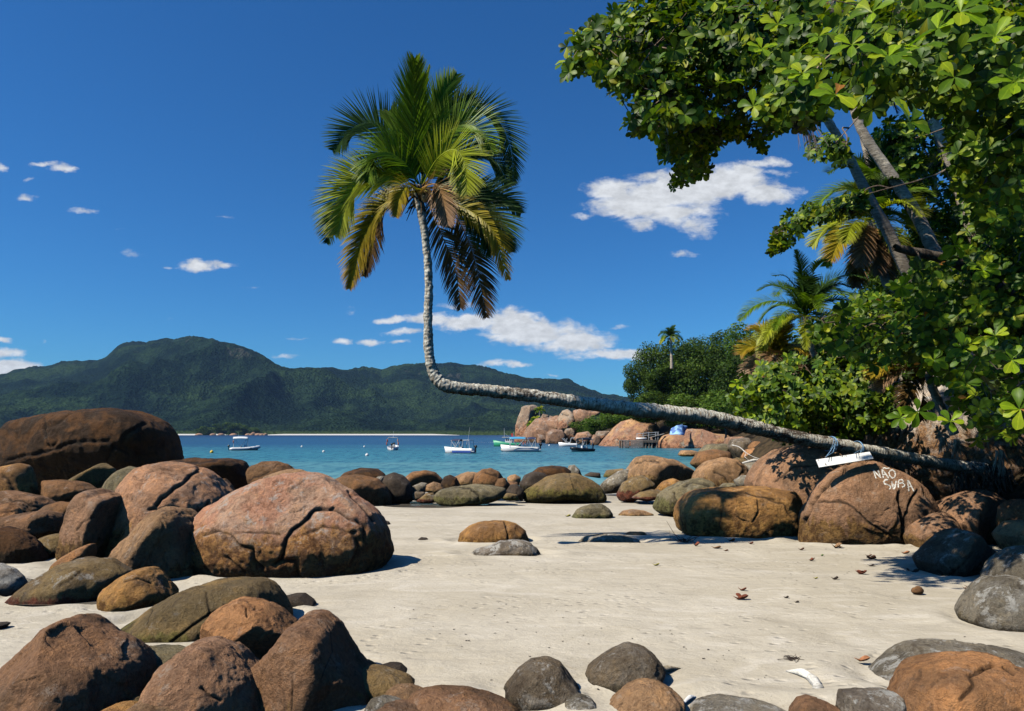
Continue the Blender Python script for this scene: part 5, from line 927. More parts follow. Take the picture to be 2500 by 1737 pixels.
big3 = [(2240, 1005, 11, .27, 0), (2490, 1000, 9, .28, 1), (2160, 740, 13, .27, 0), (2400, 660, 10.5, .25, 0), (2330, 600, 12, .25, 0), (2100, 790, 14, .25, 0), (2430, 820, 10, .26, 0), (2280, 880, 12, .25, 0), (2350, 850, 11, .25, 0), (2470, 880, 10, .25, 0), (2200, 1020, 12, .23, 0), (2320, 1030, 11, .22, 0), (2390, 740, 11, .25, 0), (2130, 830, 14, .24, 0), (2200, 700, 13, .25, 0)]
almond('broad glossy sea almond tree in front of the forest, right of the bushy palm', tC, [.30, .27, .22, .15, .08],
       [(RM_, 1900, 16, 22, 1, .24, 60)], 103, group='sea almond trees of the forest edge', bigleaves=big3, reds=6)
RL = [(1780, 990), (1790, 940), (1830, 900), (1880, 880), (1960, 850), (2050, 850), (2160, 870), (2240, 900), (2180, 1000), (2160, 1050), (2050, 1075), (1960, 1060), (1880, 1045), (1830, 1035), (1790, 1020)]
tD = [Vector((15.5, 28, 2.5)), Vector((15, 28, 4)), Vector((14, 27.6, 5.5)), Vector((12.5, 27, 7)), Vector((11, 26.5, 7.5))]
big4 = [(1800, 940, 25, .36, 0), (1860, 990, 25, .36, 0), (1920, 940, 25, .36, 0), (1880, 960, 25.5, .34, 0), (1960, 1030, 25, .34, 0), (1840, 1010, 25, .36, 0)]
almond('low spreading sea almond tree hanging over the boulders behind the level trunk', tD, [.25, .22, .18, .13, .07],
       [(RL, 1500, 24, 31, 2, .25, 46)], 104, group='sea almond trees of the forest edge', bigleaves=big4, reds=3)
RR = [(2250, 860), (2600, 800), (2620, 1110), (2520, 1090), (2440, 1060), (2400, 1080), (2300, 1050), (2330, 980)]
tE = [Vector((11.8, 12.6, 2.6)), Vector((11.5, 12.6, 4)), Vector((10.8, 12.4, 5.2)), Vector((9.6, 12, 6))]
almond('small sea almond tree whose lowest leaves hang before the dark bank at the right edge', tE, [.12, .10, .08, .04],
       [(RR, 120, 11, 14, 1, .22, 14)], 105, group='sea almond trees of the forest edge', reds=2)
# --- trees of the headland and forest filling, each with its own trunk and crown
def crown_mesh(seed, lobes, nf, fs, flat=.75):
    rg = np.random.default_rng(seed); lc = rg.uniform(-1, 1, (lobes, 3))*[.62, .62, .5]; lr = rg.uniform(.34, .56, lobes)
    k = rg.integers(0, lobes, nf); d = rg.normal(size=(nf, 3)); d /= np.linalg.norm(d, axis=1)[:, None]; r = lr[k]*(1-.5*rg.random(nf)**2.2)
    p = lc[k]+d*r[:, None]*[1, 1, flat]; p *= 1.12/np.percentile(np.abs(p), 99)
    # sprays: small clusters of four-cornered leaf tufts
    n = d+rg.normal(size=(nf, 3))*.55+[0, 0, .35]; n /= np.linalg.norm(n, axis=1)[:, None]; t = np.cross(n, rg.normal(size=(nf, 3))); t /= np.linalg.norm(t, axis=1)[:, None]; b = np.cross(n, t)
    s = fs*rg.uniform(.5, 1.3, nf)[:, None]; V = np.stack([p-t*s, p-b*s*.55+n*s*.2, p+t*s, p+b*s*.55-n*s*.15], 1).reshape(-1, 3); Fc = np.arange(nf*4).reshape(-1, 4)
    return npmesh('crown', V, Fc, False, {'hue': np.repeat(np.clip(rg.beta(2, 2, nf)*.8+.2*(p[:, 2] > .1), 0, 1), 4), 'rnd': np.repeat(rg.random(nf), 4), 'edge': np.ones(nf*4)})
CR = [crown_mesh(300+k, 11, 5200, .050) for k in range(4)]; CRS = [crown_mesh(320+k, 8, 2600, .075, .9) for k in range(3)]
for m_ in CR: m_.materials.append(LM['far'])
for m_ in CRS: m_.materials.append(LM['shrub'])
TRK = trunk_mesh([Vector((0, 0, -1)), Vector((.05, .02, -.5)), Vector((-.03, 0, 0)), Vector((.04, 0, .5))], [.05, .04, .03, .015], 12, 7, 0, .03, 5); TRK.materials.append(BARK3)
rgt = np.random.default_rng(77)
def tree(px, py, Y, w, h, label, group, meshes=CR, name='broadleaf_tree', cat='tree'):
    """px, py: crown centre in the photo; w, h: half width and half height in photo pixels"""
    c = P(px, py, Y); s = Y/F; rx, rz = w*s, h*s; root = empty(name, c-Vector((0, 0, rz*1.7))); tag(root, label, cat, group)
    o = link('crown', meshes[int(rgt.integers(0, len(meshes)))], root, None, (0, 0, rz*1.7)); o.scale = (rx, rx, rz); o.rotation_euler = (0, 0, rgt.uniform(0, 6.28))
    t = link('trunk', TRK, root, None, (0, 0, rz*.9)); t.scale = (rx, rx, rz*1.2)
    return root
hg = 'trees on the headland'
HT = [(1548, 950, 285, 34, 44, 'leftmost tree of the headland, reaching out over the bay'), (1575, 912, 290, 40, 50, 'dark tree second from the left end of the headland'), (1600, 965, 275, 45, 45, 'dark tree below the left end of the headland crest'), (1622, 890, 290, 42, 48, 'domed tree left of the lone palm on the headland crest'),
      (1660, 940, 270, 55, 60, 'broad dark tree below the lone palm'), (1672, 875, 280, 45, 40, 'rounded tree right under the lone palm'), (1712, 868, 270, 50, 38, 'highest dome of the headland trees, right of the lone palm'), (1730, 930, 255, 50, 60, 'dark tree in the middle of the headland slope'),
      (1760, 880, 250, 45, 45, 'tree right of the highest dome on the headland'), (1790, 850, 235, 42, 32, 'light green tree where the headland meets the forest'), (1800, 920, 225, 55, 60, 'green tree low on the right of the headland'), (1850, 870, 215, 60, 60, 'tree behind the withered low palm'),
      (1640, 1000, 255, 50, 28, 'low bright tree above the level trunk, left'), (1700, 1000, 245, 55, 32, 'low bright tree above the level trunk, middle'), (1770, 1000, 200, 55, 36, 'low bright tree above the level trunk, right'), (1580, 1010, 262, 40, 26, 'small dark tree above the great rock slope'), (1660, 1030, 240, 40, 20, 'small tree just above the blue tarp')]
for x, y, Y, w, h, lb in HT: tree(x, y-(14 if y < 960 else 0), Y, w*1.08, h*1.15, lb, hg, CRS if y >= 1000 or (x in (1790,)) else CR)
sg = 'shrubs on the rocks of the headland'
for x, y, Y, w, h, lb in [(1425, 1042, 330, 30, 16, 'bright green shrub at the left end of the slope above the boats'), (1465, 1030, 315, 34, 20, 'bright green shrub under the level trunk, second from the left'), (1500, 1024, 305, 34, 20, 'bright green shrub in the middle above the great rock slope'), (1535, 1020, 295, 34, 18, 'bright green shrub at the top of the great rock slope'), (1450, 1050, 320, 26, 12, 'low shrub among the small boulders behind the boats'), (1570, 1026, 280, 26, 12, 'small shrub at the right shoulder of the great rock slope'), (1395, 1050, 345, 14, 10, 'small shrub right of the mottled boulder')]:
    tree(x, y, Y, w, h, lb, sg, CRS, 'shrub', 'shrub')
def massed(name, spots, meshes, mat, label=None):
    Vs, Fs, Hs, Rs = [], [], [], []; nv = 0
    arr = []
    for me in meshes:
        v = np.empty(len(me.vertices)*3, np.float32); me.vertices.foreach_get('co', v); h = np.empty(len(me.vertices), np.float32); me.attributes['hue'].data.foreach_get('value', h); r = np.empty(len(me.vertices), np.float32); me.attributes['rnd'].data.foreach_get('value', r); arr.append((v.reshape(-1, 3), h, r))
    for px, py, Y, w, h in spots:
        v, hh, rr = arr[int(rgt.integers(0, len(arr)))]; c = np.array(P(px, py, Y)); a = rgt.uniform(0, 6.28); s = Y/F; ca, sa = math.cos(a), math.sin(a)
        q = v@np.array([[ca, sa, 0], [-sa, ca, 0], [0, 0, 1]]); Vs.append(q*[w*s, w*s, h*s]+c); Hs.append(hh); Rs.append(rr); Fs.append(np.arange(len(v)).reshape(-1, 4)+nv); nv += len(v)
    me = npmesh(name, np.concatenate(Vs), np.concatenate(Fs), False, {'hue': np.concatenate(Hs), 'rnd': np.concatenate(Rs), 'edge': np.ones(nv)})
    return tag(link(name, me, None, mat), label, 'forest', kind='stuff')
FM_ = [crown_mesh(340+k, 12, 2600, .075) for k in range(4)]
sp = []
for k in range(60):
    px = 1850+rgt.random()*800; lo = np.interp(px, [1850, 1950, 2050, 2150, 2250, 2350, 2650], [900, 840, 720, 620, 560, 500, 400]); py = rgt.uniform(lo, 1030); w = 105*rgt.uniform(.8, 1.2)
    bd = np.interp(py-w*.4, [420, 500, 600, 700, 780, 830, 900, 1000], [2400, 2270, 2130, 2090, 2030, 1900, 1850, 1800])
    if px-w*1.05 < bd: w *= .6
    if px-w*1.05 < bd: px = bd+w*1.05
    sp.append((px, py, rgt.uniform(30, 46), w, w*.85))
for k in range(34): px = rgt.uniform(2600, 3600); sp.append((px, rgt.uniform(520, 1010), rgt.uniform(19, 32), 170*rgt.uniform(.8, 1.2), 140))
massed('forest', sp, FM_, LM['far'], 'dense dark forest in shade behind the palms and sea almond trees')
sp = []
for k in range(95):
    px = rgt.uniform(1560, 1900); top = np.interp(px, [1560, 1600, 1650, 1720, 1800, 1900], [965, 918, 885, 868, 860, 860]); py = rgt.uniform(top, 1035); 
    if py > 1000+ (1560-px)*0 and px < 1600 and py > 1015: continue
    sp.append((px, py, np.interp(py, [880, 1035], [285, 238])+rgt.normal()*6, 26*rgt.uniform(.8, 1.3), 20*rgt.uniform(.8, 1.2)))
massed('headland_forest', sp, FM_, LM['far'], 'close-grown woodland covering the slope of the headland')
sp = [(rgt.uniform(1400, 1600), 0, 0, 0, 0) for k in range(40)]; sp = [(x, np.interp(x, [1400, 1460, 1520, 1600], [1052, 1040, 1027, 1022])+rgt.normal()*4, np.interp(x, [1400, 1600], [345, 280])+6, 15, 9) for x, *_ in sp]
massed('headland_scrub', sp, FM_, LM['shrub'], 'bright low scrub growing over the rocks under the level palm trunk')
sp = [(480+rgt.random()*150, 0, 2440, 0, 0) for k in range(46)]; sp = [(x, 1061-abs(rgt.random())*np.interp(x, [478, 510, 560, 610, 640], [4, 20, 26, 16, 3]), 2400+rgt.uniform(0, 60), 11, 7) for x, *_ in sp]
massed('islet_wood', sp, [crown_mesh(360, 8, 700, .14)], LM['far'], 'low wooded islet before the far white beach')
for k in range(9):
    x = (486, 520, 540, 570, 606, 618, 630, 640, 648)[k]; w = (12, 9, 10, 12, 9, 11, 12, 8, 6)[k]
    rock('p', [(x-w, 1064), (x-w*.6, 1060), (x, 1058-(k == 5)*3), (x+w*.6, 1060), (x+w, 1064.5)], 'far', 'shore rock of the wooded islet, %s of nine from the left' % ('first', 'second', 'third', 'fourth', 'fifth', 'sixth', 'seventh', 'eighth', 'ninth')[k], Y=2380, T=14, lvl=3, name='islet_rock', cat='rock', group='shore rocks of the wooded islet', ext=.3)
# ------------------------------------------------------------------ boats, buoys, jetty
WHITE = simple('boat_white', (.80, .81, .80), .35, var=.08); NAVY = simple('navy_canvas', (.02, .03, .08), .8); BLUEC = simple('blue_canvas', (.05, .30, .50), .7); BLACKP = simple('black_plastic', (.012, .012, .014), .4)
ORANGE = simple('orange_fabric', (.75, .16, .02), .7); ALU = simple('white_tube', (.65, .66, .66), .3); BSTRIPE = simple('blue_stripe', (.04, .09, .35), .4); GREENP = simple('green_paint', (.03, .33, .17), .45); REDP = simple('red_cloth', (.5, .03, .03), .7)
GREYF = simple('grey_seat', (.35, .35, .36), .6); GLASSM = simple('dark_window', (.03, .04, .05), .15); GREYHULL = simple('grey_tube', (.45, .47, .48), .5); PALEH = simple('pale_hull', (.50, .58, .56), .4); CREAM = simple('cream_roof', (.62, .56, .45), .5)
def hull(name, L, B, H, mat, parent, bow=.45, keel=.35, flare=1.15, n=16, inner=True):
    """lofted open hull, bow towards +x, waterline at z = 0"""
    V, Fc = [], []; st = np.linspace(-.5, .5, n)
    for s in st:
        u = s+.5; w = B/2*(1-max(0, (u-.45)/.55)**2.3*.98)*(.92+.08*min(1, u*4)); sh = H*(1+bow*max(0, u-.3)**1.6*1.5); kd = -keel*(1-max(0, (u-.7)/.3)**2*1.3)
        x = s*L; xo = x+(.03*L if u > .95 else 0)
        V += [(x, 0, kd), (x, w*.72/flare, kd*.35), (x, w*.92, sh*.35), (xo, w, sh), (xo, w-.09, sh), (x, max(w-.14, .01), sh*.35+.05), (x, 0, sh*.35+.05)]
    m = 7
    for i in range(n-1):
        for k in range(m-1): Fc.append((i*m+k, i*m+m+k, i*m+m+k+1, i*m+k+1))
    V = np.array(V, float); nb = len(V); V2 = V*[1, -1, 1]; F2 = [tuple(nb+a for a in f[::-1]) for f in Fc]
    Fall = Fc+F2; tr = [(0, 1, 2, 6), (2, 3, 4, 6)]; Fall += tr+[tuple(nb+a for a in t[::-1]) for t in tr]
    return link(name, npmesh(name, np.vstack([V, V2]), Fall, False), parent, mat)
def tubehull(L, B, r, mat, parent):
    """inflatable collar: two side tubes meeting at a raised bow"""
    mb = MB(); pts = []
    for t in np.linspace(0, 1, 9): pts.append(Vector((-L/2+t*L*.78, -B/2+r, .32+.0*t+.22*t**3)))
    for a in np.linspace(-80, 80, 9): pts.append(Vector((L*.28+L*.22*math.cos(math.radians(a)), (B/2-r)*math.sin(math.radians(a)), .56+.12*math.cos(math.radians(a)))))
    for t in np.linspace(1, 0, 9): pts.append(Vector((-L/2+t*L*.78, B/2-r, .32+.22*t**3)))
    mb.tube(pts, [r*.55]+[r]*(len(pts)-2)+[r*.55], 10); return mb.build('inflatable_collar', mat, parent, True)
def outboard(parent, x, z=.0, y=0, s=1.0):
    mb = MB(); mb.box((x-.28*s, y, z+.95*s), (.5*s, .36*s, .42*s)); bmesh.ops.bevel(mb.bm, geom=mb.bm.edges[:], offset=.09*s, segments=2, affect='EDGES'); e = mb.build('outboard_motor', BLACKP, parent, True)
    mb = MB(); mb.box((x-.25*s, y, z+.45*s), (.22*s, .16*s, .65*s)); mb.box((x-.2*s, y, z+.02*s), (.38*s, .3*s, .05*s)); mb.tube([(x-.45*s, y, z-.1), (x+.1*s, y, z-.1)], [.05, .08], 8); mb.build('motor_leg', BLACKP, e)
def canopy(parent, x0, x1, B, z, mat, base=.7, arch=.38, post=ALU):
    n = 8; V, Fc = [], []
    for i in range(n):
        for j in range(5):
            u, v = i/(n-1), j/4; V.append((x0+(x1-x0)*u, -B/2+B*v, z+.12-arch*((2*v-1)**2)-.10*(2*u-1)**2))
    Fc = grid(n, 5); me = npmesh('canopy', V, Fc, True); o = link('canopy', me, parent, mat); md = o.modifiers.new('thick', 'SOLIDIFY'); md.thickness = .05
    mb = MB(); s = B/2
    for sd in (-1, 1):
        for xa, xb in ((x0+.1, x0+.55*(x1-x0)), (x1-.1, x0+.45*(x1-x0)), (x0+.2, x0+.1), (x1-.2, x1-.1)): mb.tube([(xb, sd*s*.9, base), (xa, sd*s*.95, z-.1)], .05, 5)
    mb.build('canopy_frame', post, parent)
def jacket(name_loc, label, s=1.0, group='life jackets hung on the boats'):
    mb = MB(); mb.box((0, -.16*s, 0), (.12*s, .22*s, .62*s)); mb.box((0, .16*s, 0), (.12*s, .22*s, .62*s)); mb.box((0, 0, .36*s), (.16*s, .5*s, .14*s)); mb.box((0, 0, -.1*s), (.14*s, .5*s, .08*s))
    bmesh.ops.bevel(mb.bm, geom=mb.bm.edges[:], offset=.03, segments=1, affect='EDGES'); o = mb.build('life_jacket', ORANGE, None, True); o.location = name_loc; tag(o, label, 'life jacket', group); return o
def sea_at(px, py): Y = HC*F/(py-HY); return Vector(((px-CX)/F*Y, Y, 0))
def boat_root(px, py, heading, label, name='motorboat'):
    r = empty(name, sea_at(px, py), math.radians(heading)); r.scale = (1.15, 1.15, 1.35); return tag(r, label, 'boat', 'boats moored in the bay')
def on(root, v): return Matrix.Translation(root.location) @ Matrix.Rotation(root.rotation_euler.z, 4, 'Z') @ Matrix.Diagonal((1.15, 1.15, 1.35, 1)) @ Vector(v)
def console(parent, x, mat=WHITE, y=0, h=.75):
    mb = MB(); mb.box((x, y, .45+h/2), (.7, .6, h)); bmesh.ops.bevel(mb.bm, geom=mb.bm.edges[:], offset=.06, segments=2, affect='EDGES'); c = mb.build('console', mat, parent)
    mb = MB(); mb.box((x+.3, y, .45+h+.18), (.05, .6, .36), Matrix.Rotation(-.4, 3, 'Y')); mb.build('windscreen', GLASSM, c)
    mb = MB(); mb.box((x-.95, y, .62), (.5, .8, .34)); bmesh.ops.bevel(mb.bm, geom=mb.bm.edges[:], offset=.05, segments=2, affect='EDGES'); mb.build('seat', GREYF, parent)
def antenna(parent, x, y, z, L=1.6, lean=.1):
    mb = MB(); mb.tube([(x, y, z), (x+lean*L, y, z+L)], [.03, .012], 5); mb.build('antenna', ALU, parent)
# 1 grey-white inflatable with canopy, left
b = boat_root(597, 1100, 22, 'white inflatable boat under a flat white canopy, leftmost boat in the bay', 'inflatable_boat'); tubehull(6.8, 2.5, .3, WHITE, b); hull('hull', 6.2, 1.9, .5, WHITE, b); outboard(b, -3.3); console(b, .2); canopy(b, -2.6, .9, 2.3, 2.75, WHITE, .6); antenna(b, -1.4, 0, 2.7, 1.1, 0)
mb = MB(); mb.box((1.4, -1.28, .5), (.5, .03, .16)); mb.build('registration_patch', NAVY, b)
jacket(on(b, (-2.5, -.9, 1.75)), 'orange life jacket hung at the stern post of the leftmost boat')
# 2 stern view
b = boat_root(961, 1099, 92, 'white motorboat seen from astern with life jackets on both sides, second from the left'); hull('hull', 6.0, 2.6, .75, WHITE, b); outboard(b, -3.0, .05, 0, 1.25); console(b, .3); antenna(b, -.2, 0, 2.7, 1.3, 0)
mb = MB()
for sd in (-1, 1): mb.tube([(-1.8, sd*1.2, .7), (-1.7, sd*1.15, 2.6), (-1.7, 0, 2.72)], .05, 6)
mb.tube([(-1.7, -1.15, 2.6), (-1.7, 1.15, 2.6)], .05, 6); mb.build('canopy_frame', ALU, b); mb = MB(); mb.box((-1.0, 0, 2.68), (1.6, 2.4, .07)); mb.build('canopy', WHITE, b)
for k, (y, z) in enumerate(((-1.45, 1.3), (-1.3, 1.95), (1.45, 1.3), (1.3, 1.95))): jacket(on(b, (-2.0, y, z)), 'orange life jacket, %s on the %s side of the boat seen from astern' % (('lower', 'upper')[k % 2], ('right', 'left')[k//2]), 1.15)
# 3 white with blue stripe
b = boat_root(1122, 1107, 160, 'white motorboat with a broad blue stripe along the hull and a dark canopy'); h = hull('hull', 6.6, 2.4, .85, WHITE, b)
mb = MB()
for sd in (-1, 1): mb.box((-.9, sd*1.16, .30), (4.2, .06, .34))
mb.build('hull_stripe', BSTRIPE, h); outboard(b, -3.3, .05, 0, 1.2); console(b, -.3); canopy(b, -.5, 1.6, 2.1, 2.45, NAVY, .9); antenna(b, -1.6, -.8, 2.4, 2.2, -.15)
mb = MB(); 
for sd in (-1, 1): mb.tube([(-1.0, sd*1.1, .8), (-1.3, sd*1.1, 2.3), (-2.6, sd*1.1, 2.3), (-2.7, sd*1.1, .9)], .06, 6)
mb.box((-1.9, 0, 2.34), (1.5, 2.3, .07)); mb.build('rear_arch', ALU, b); mb = MB(); mb.box((-3.2, .8, .35), (.9, .5, .22)); bmesh.ops.bevel(mb.bm, geom=mb.bm.edges[:], offset=.08, segments=2, affect='EDGES'); mb.build('swim_platform', WHITE, b)
# 4 white long with blue canopy
b = boat_root(1270, 1103.5, 176, 'long white motorboat under a bright blue canopy, right of the striped boat'); h = hull('hull', 8.4, 2.7, .95, WHITE, b, bow=.55); outboard(b, -4.2, .1, 0, 1.35); console(b, -1.0); canopy(b, -1.4, 2.4, 2.3, 2.75, BLUEC, .9); canopy(b, -3.6, -1.6, 2.3, 2.7, NAVY, .9)
mb = MB()
for sd in (-1, 1): mb.box((-.9, sd*1.33, .78), (5.6, .05, .06))
mb.build('rub_rail', BLACKP, h); mb = MB(); mb.box((-4.3, .9, .45), (.8, .5, .3)); bmesh.ops.bevel(mb.bm, geom=mb.bm.edges[:], offset=.1, segments=2, affect='EDGES'); mb.build('swim_platform', WHITE, b)
for k in range(2): jacket(on(b, (-1.2+.45*k, 1.15, 1.7-.2*k)), 'orange life jacket hung under the blue canopy, %s one' % ('left', 'right')[1-k])
# 5 green fishing boat
b = boat_root(1238, 1090.5, 172, 'green and white wooden fishing boat with a small wheelhouse, mast and red flag', 'fishing_boat'); h = hull('hull', 8.6, 2.8, 1.0, GREENP, b, bow=.9, keel=.5)
mb = MB()
for sd in (-1, 1): mb.box((-1.2, sd*1.33, .12), (5.2, .1, .3))
mb.build('white_waterline_band', WHITE, h); mb = MB(); mb.box((-.6, 0, 1.4), (2.2, 1.7, 1.7)); bmesh.ops.bevel(mb.bm, geom=mb.bm.edges[:], offset=.08, segments=1, affect='EDGES'); wh = mb.build('wheelhouse', WHITE, b)
mb = MB(); mb.box((-.3, 0, 2.5), (3.6, 2.2, .14)); mb.build('roof', CREAM, wh); mb = MB()
for x in (-1.2, -.5, .1): mb.box((x, .87, 1.8), (.42, .04, .45))
mb.build('window', GLASSM, wh); mb = MB(); mb.tube([(.9, 0, 2.5), (.95, 0, 5.0)], [.07, .04], 6); mb.tube([(.9, 0, 3.7), (-.6, 0, 2.7)], .02, 4); mb.build('mast', ALU, b)
mb = MB(); mb.tube([(-1.9, 0, 2.4), (-2.0, 0, 4.0)], .04, 5); f = mb.build('flag_pole', ALU, b); mb = MB(); mb.box((-1.65, 0, 3.1), (.6, .05, .9), Matrix.Rotation(.25, 3, 'Y')); mb.build('flag', REDP, f)
jacket(on(b, (-2.6, .9, 1.5)), 'orange life ring or jacket at the stern of the green fishing boat', 1.3)
# 6 white right
b = boat_root(1387, 1090.5, 174, 'small white motorboat with folded canopy frame, partly behind the dark inflatable'); hull('hull', 5.9, 2.2, .85, WHITE, b); console(b, -.4)
mb = MB()
for sd in (-1, 1):
    for xa, xb in ((-.2, 1.4), (.9, .3), (.2, 2.0)): mb.tube([(xa, sd*.95, .8), (xb, sd*.9, 2.3)], .05, 5)
    mb.tube([(-.6, sd*1, .8), (-1.0, sd*1., 2.3), (-2.0, sd*1., 2.3)], .09, 6)
mb.tube([(1.4, -.9, 2.3), (1.4, .9, 2.3)], .05, 5); mb.tube([(-1.0, -1, 2.3), (-1.0, 1, 2.3)], .09, 6); mb.build('canopy_frame', ALU, b)
# 7 dark inflatable
b = boat_root(1421, 1103, 215, 'dark-collared inflatable boat with a black canopy, rightmost boat in the bay', 'inflatable_boat'); tubehull(6.2, 2.4, .27, BLACKP, b); hull('hull', 6.2, 2.1, .5, PALEH, b, keel=.45); outboard(b, -3.0, .2, 0, 1.1); console(b, -.2); canopy(b, -2.4, .9, 2.2, 2.6, BLACKP, .7); antenna(b, -1.6, .3, 2.5, 1.3, .05)
BW = simple('buoy_white', (.75, .75, .72), .4, var=.1); BY = simple('buoy_yellow', (.75, .52, .03), .45, var=.1)
for px, py, r, m, lb in [(517, 1104, 4.2, BY, 'yellow mooring buoy left of the leftmost boat'), (622, 1097, 3, BY, 'yellow buoy at the bow of the leftmost boat'), (737, 1091, 2.6, BW, 'white buoy farthest left of the four white ones'), (790, 1103, 3.2, BW, 'white buoy between the leftmost boat and the boat seen from astern, nearer the beach'), (889.5, 1091, 2.4, BW, 'small white buoy straight beyond the largest one'), (896, 1111.5, 4.2, BW, 'largest white buoy, nearest to the beach'), (1226, 1098, 3, BY, 'yellow buoy at the bow of the blue-canopied boat'), (1341, 1088, 2.2, BW, 'tiny white buoy before the headland rocks'), (1096, 1102.5, 2.2, ORANGE, 'small orange buoy at the bow of the striped boat')]:
    p = sea_at(px, py+r*.5); s = r*p.y/F; mb = MB(); mb.ball((0, 0, s*.45), (s, s, s), 3); mb.tube([(0, 0, s*1.3), (0, 0, s*1.7)], s*.15, 6); o = mb.build('mooring_buoy', m, None, True, p); tag(o, lb, 'buoy', 'mooring buoys in the bay')
# wake
mb = MB(); p = sea_at(1180, 1080.5)
for k in range(14): mb.box(p+Vector((-6+k*1.1, (k % 3)*.5, .03)), (1.0, .35, .05), Matrix.Rotation(.2*k, 3, 'Z'))
tag(mb.build('wake_foam', simple('foam', (.75, .78, .8), .9)), kind='stuff')
# --- jetty
JW = bark_plain('jetty_wood', (.06, .05, .04), (.22, .20, .17), (6, 6, .6)); JG = bark_plain('jetty_boards_grey', (.20, .18, .16), (.36, .34, .31), (6, 6, .6))
def jetty():
    Y0 = 225.; k = Y0/F; root = empty('jetty', Vector(((1562-CX)*k, Y0, 0))); tag(root, 'weathered wooden jetty on dark piles before the great rock slope', 'jetty')
    X = lambda px: (px-1562)*k; Z = lambda py: HC+(HY-py)*k; D = 5.
    pile = None
    for px in (1519, 1534, 1571, 1577, 1585, 1592, 1604):
        for dy in (0, D): 
            mb = MB(); mb.tube([(X(px), dy, -1.5), (X(px), dy, Z(1076))], .32, 8); mb.build('pile', JW, root)
    for i in range(44):
        a = X(1517)+i*(X(1608)-X(1517))/44; mb = MB(); mb.box((a+.12, D/2, Z(1075.6)), (.24, D+.8, .1)); mb.build('plank', JG, root)
    for i in range(26):
        px = 1522+i*1.83; 
        if i in (8, 9): continue
        mb = MB(); mb.box((X(px), -.38, (Z(1076)+Z(1092+(i*7 % 3)))/2), (.17, .06, Z(1076)-Z(1092+(i*7 % 3)))); mb.build('board', JG, root)
    mb = MB(); mb.box((X(1588), -.42, Z(1079)), (X(1607)-X(1570), .12, .5)); mb.box((X(1562), .0, Z(1077.3)), (X(1608)-X(1516), .2, .25)); mb.build('beam', JW, root)
    rl = MB(); 
    for px, t in ((1560, 1058), (1575, 1057.5), (1589, 1056), (1606, 1055), (1612, 1055)): rl.tube([(X(px), 3.5, Z(1074)), (X(px), 3.5, Z(t))], .07, 6)
    rl.tube([(X(1560), 3.5, Z(1060)), (X(1589), 3.5, Z(1057)), (X(1614), 3.5, Z(1055.5))], .07, 6); rl.tube([(X(1560), 3.5, Z(1066)), (X(1589), 3.5, Z(1063)), (X(1614), 3.5, Z(1060))], .05, 6); rl.build('railing', ALU, root)
    for i in range(10):
        u = i/9; mb = MB(); mb.box((X(1592)+u*(X(1626)-X(1592)), 4.2, Z(1069)+u*(Z(1060)-Z(1069))), (.5, 1.8, .12), Matrix.Rotation(-.27, 3, 'Y')); mb.build('gangway_plank', JG, root)
    mb = MB(); mb.box((0, 0, 0), ((1583-1557)*k, 1.2, 5*k)); bmesh.ops.bevel(mb.bm, geom=mb.bm.edges[:], offset=.12, segments=2, affect='EDGES'); o = mb.build('overturned_dinghy', WHITE, None, True, Vector(((1570-CX)*k, Y0+3, Z(1071.6)))); tag(o, 'white box-like hull lying on the jetty beside the seated person', 'dinghy')
    return root
jetty()
SKIN = simple('skin_tan', (.42, .22, .13), .55, var=.08); HAIR = simple('hair_dark', (.02, .014, .01), .6); SHORTS = simple('pale_shorts', (.62, .55, .42), .8)
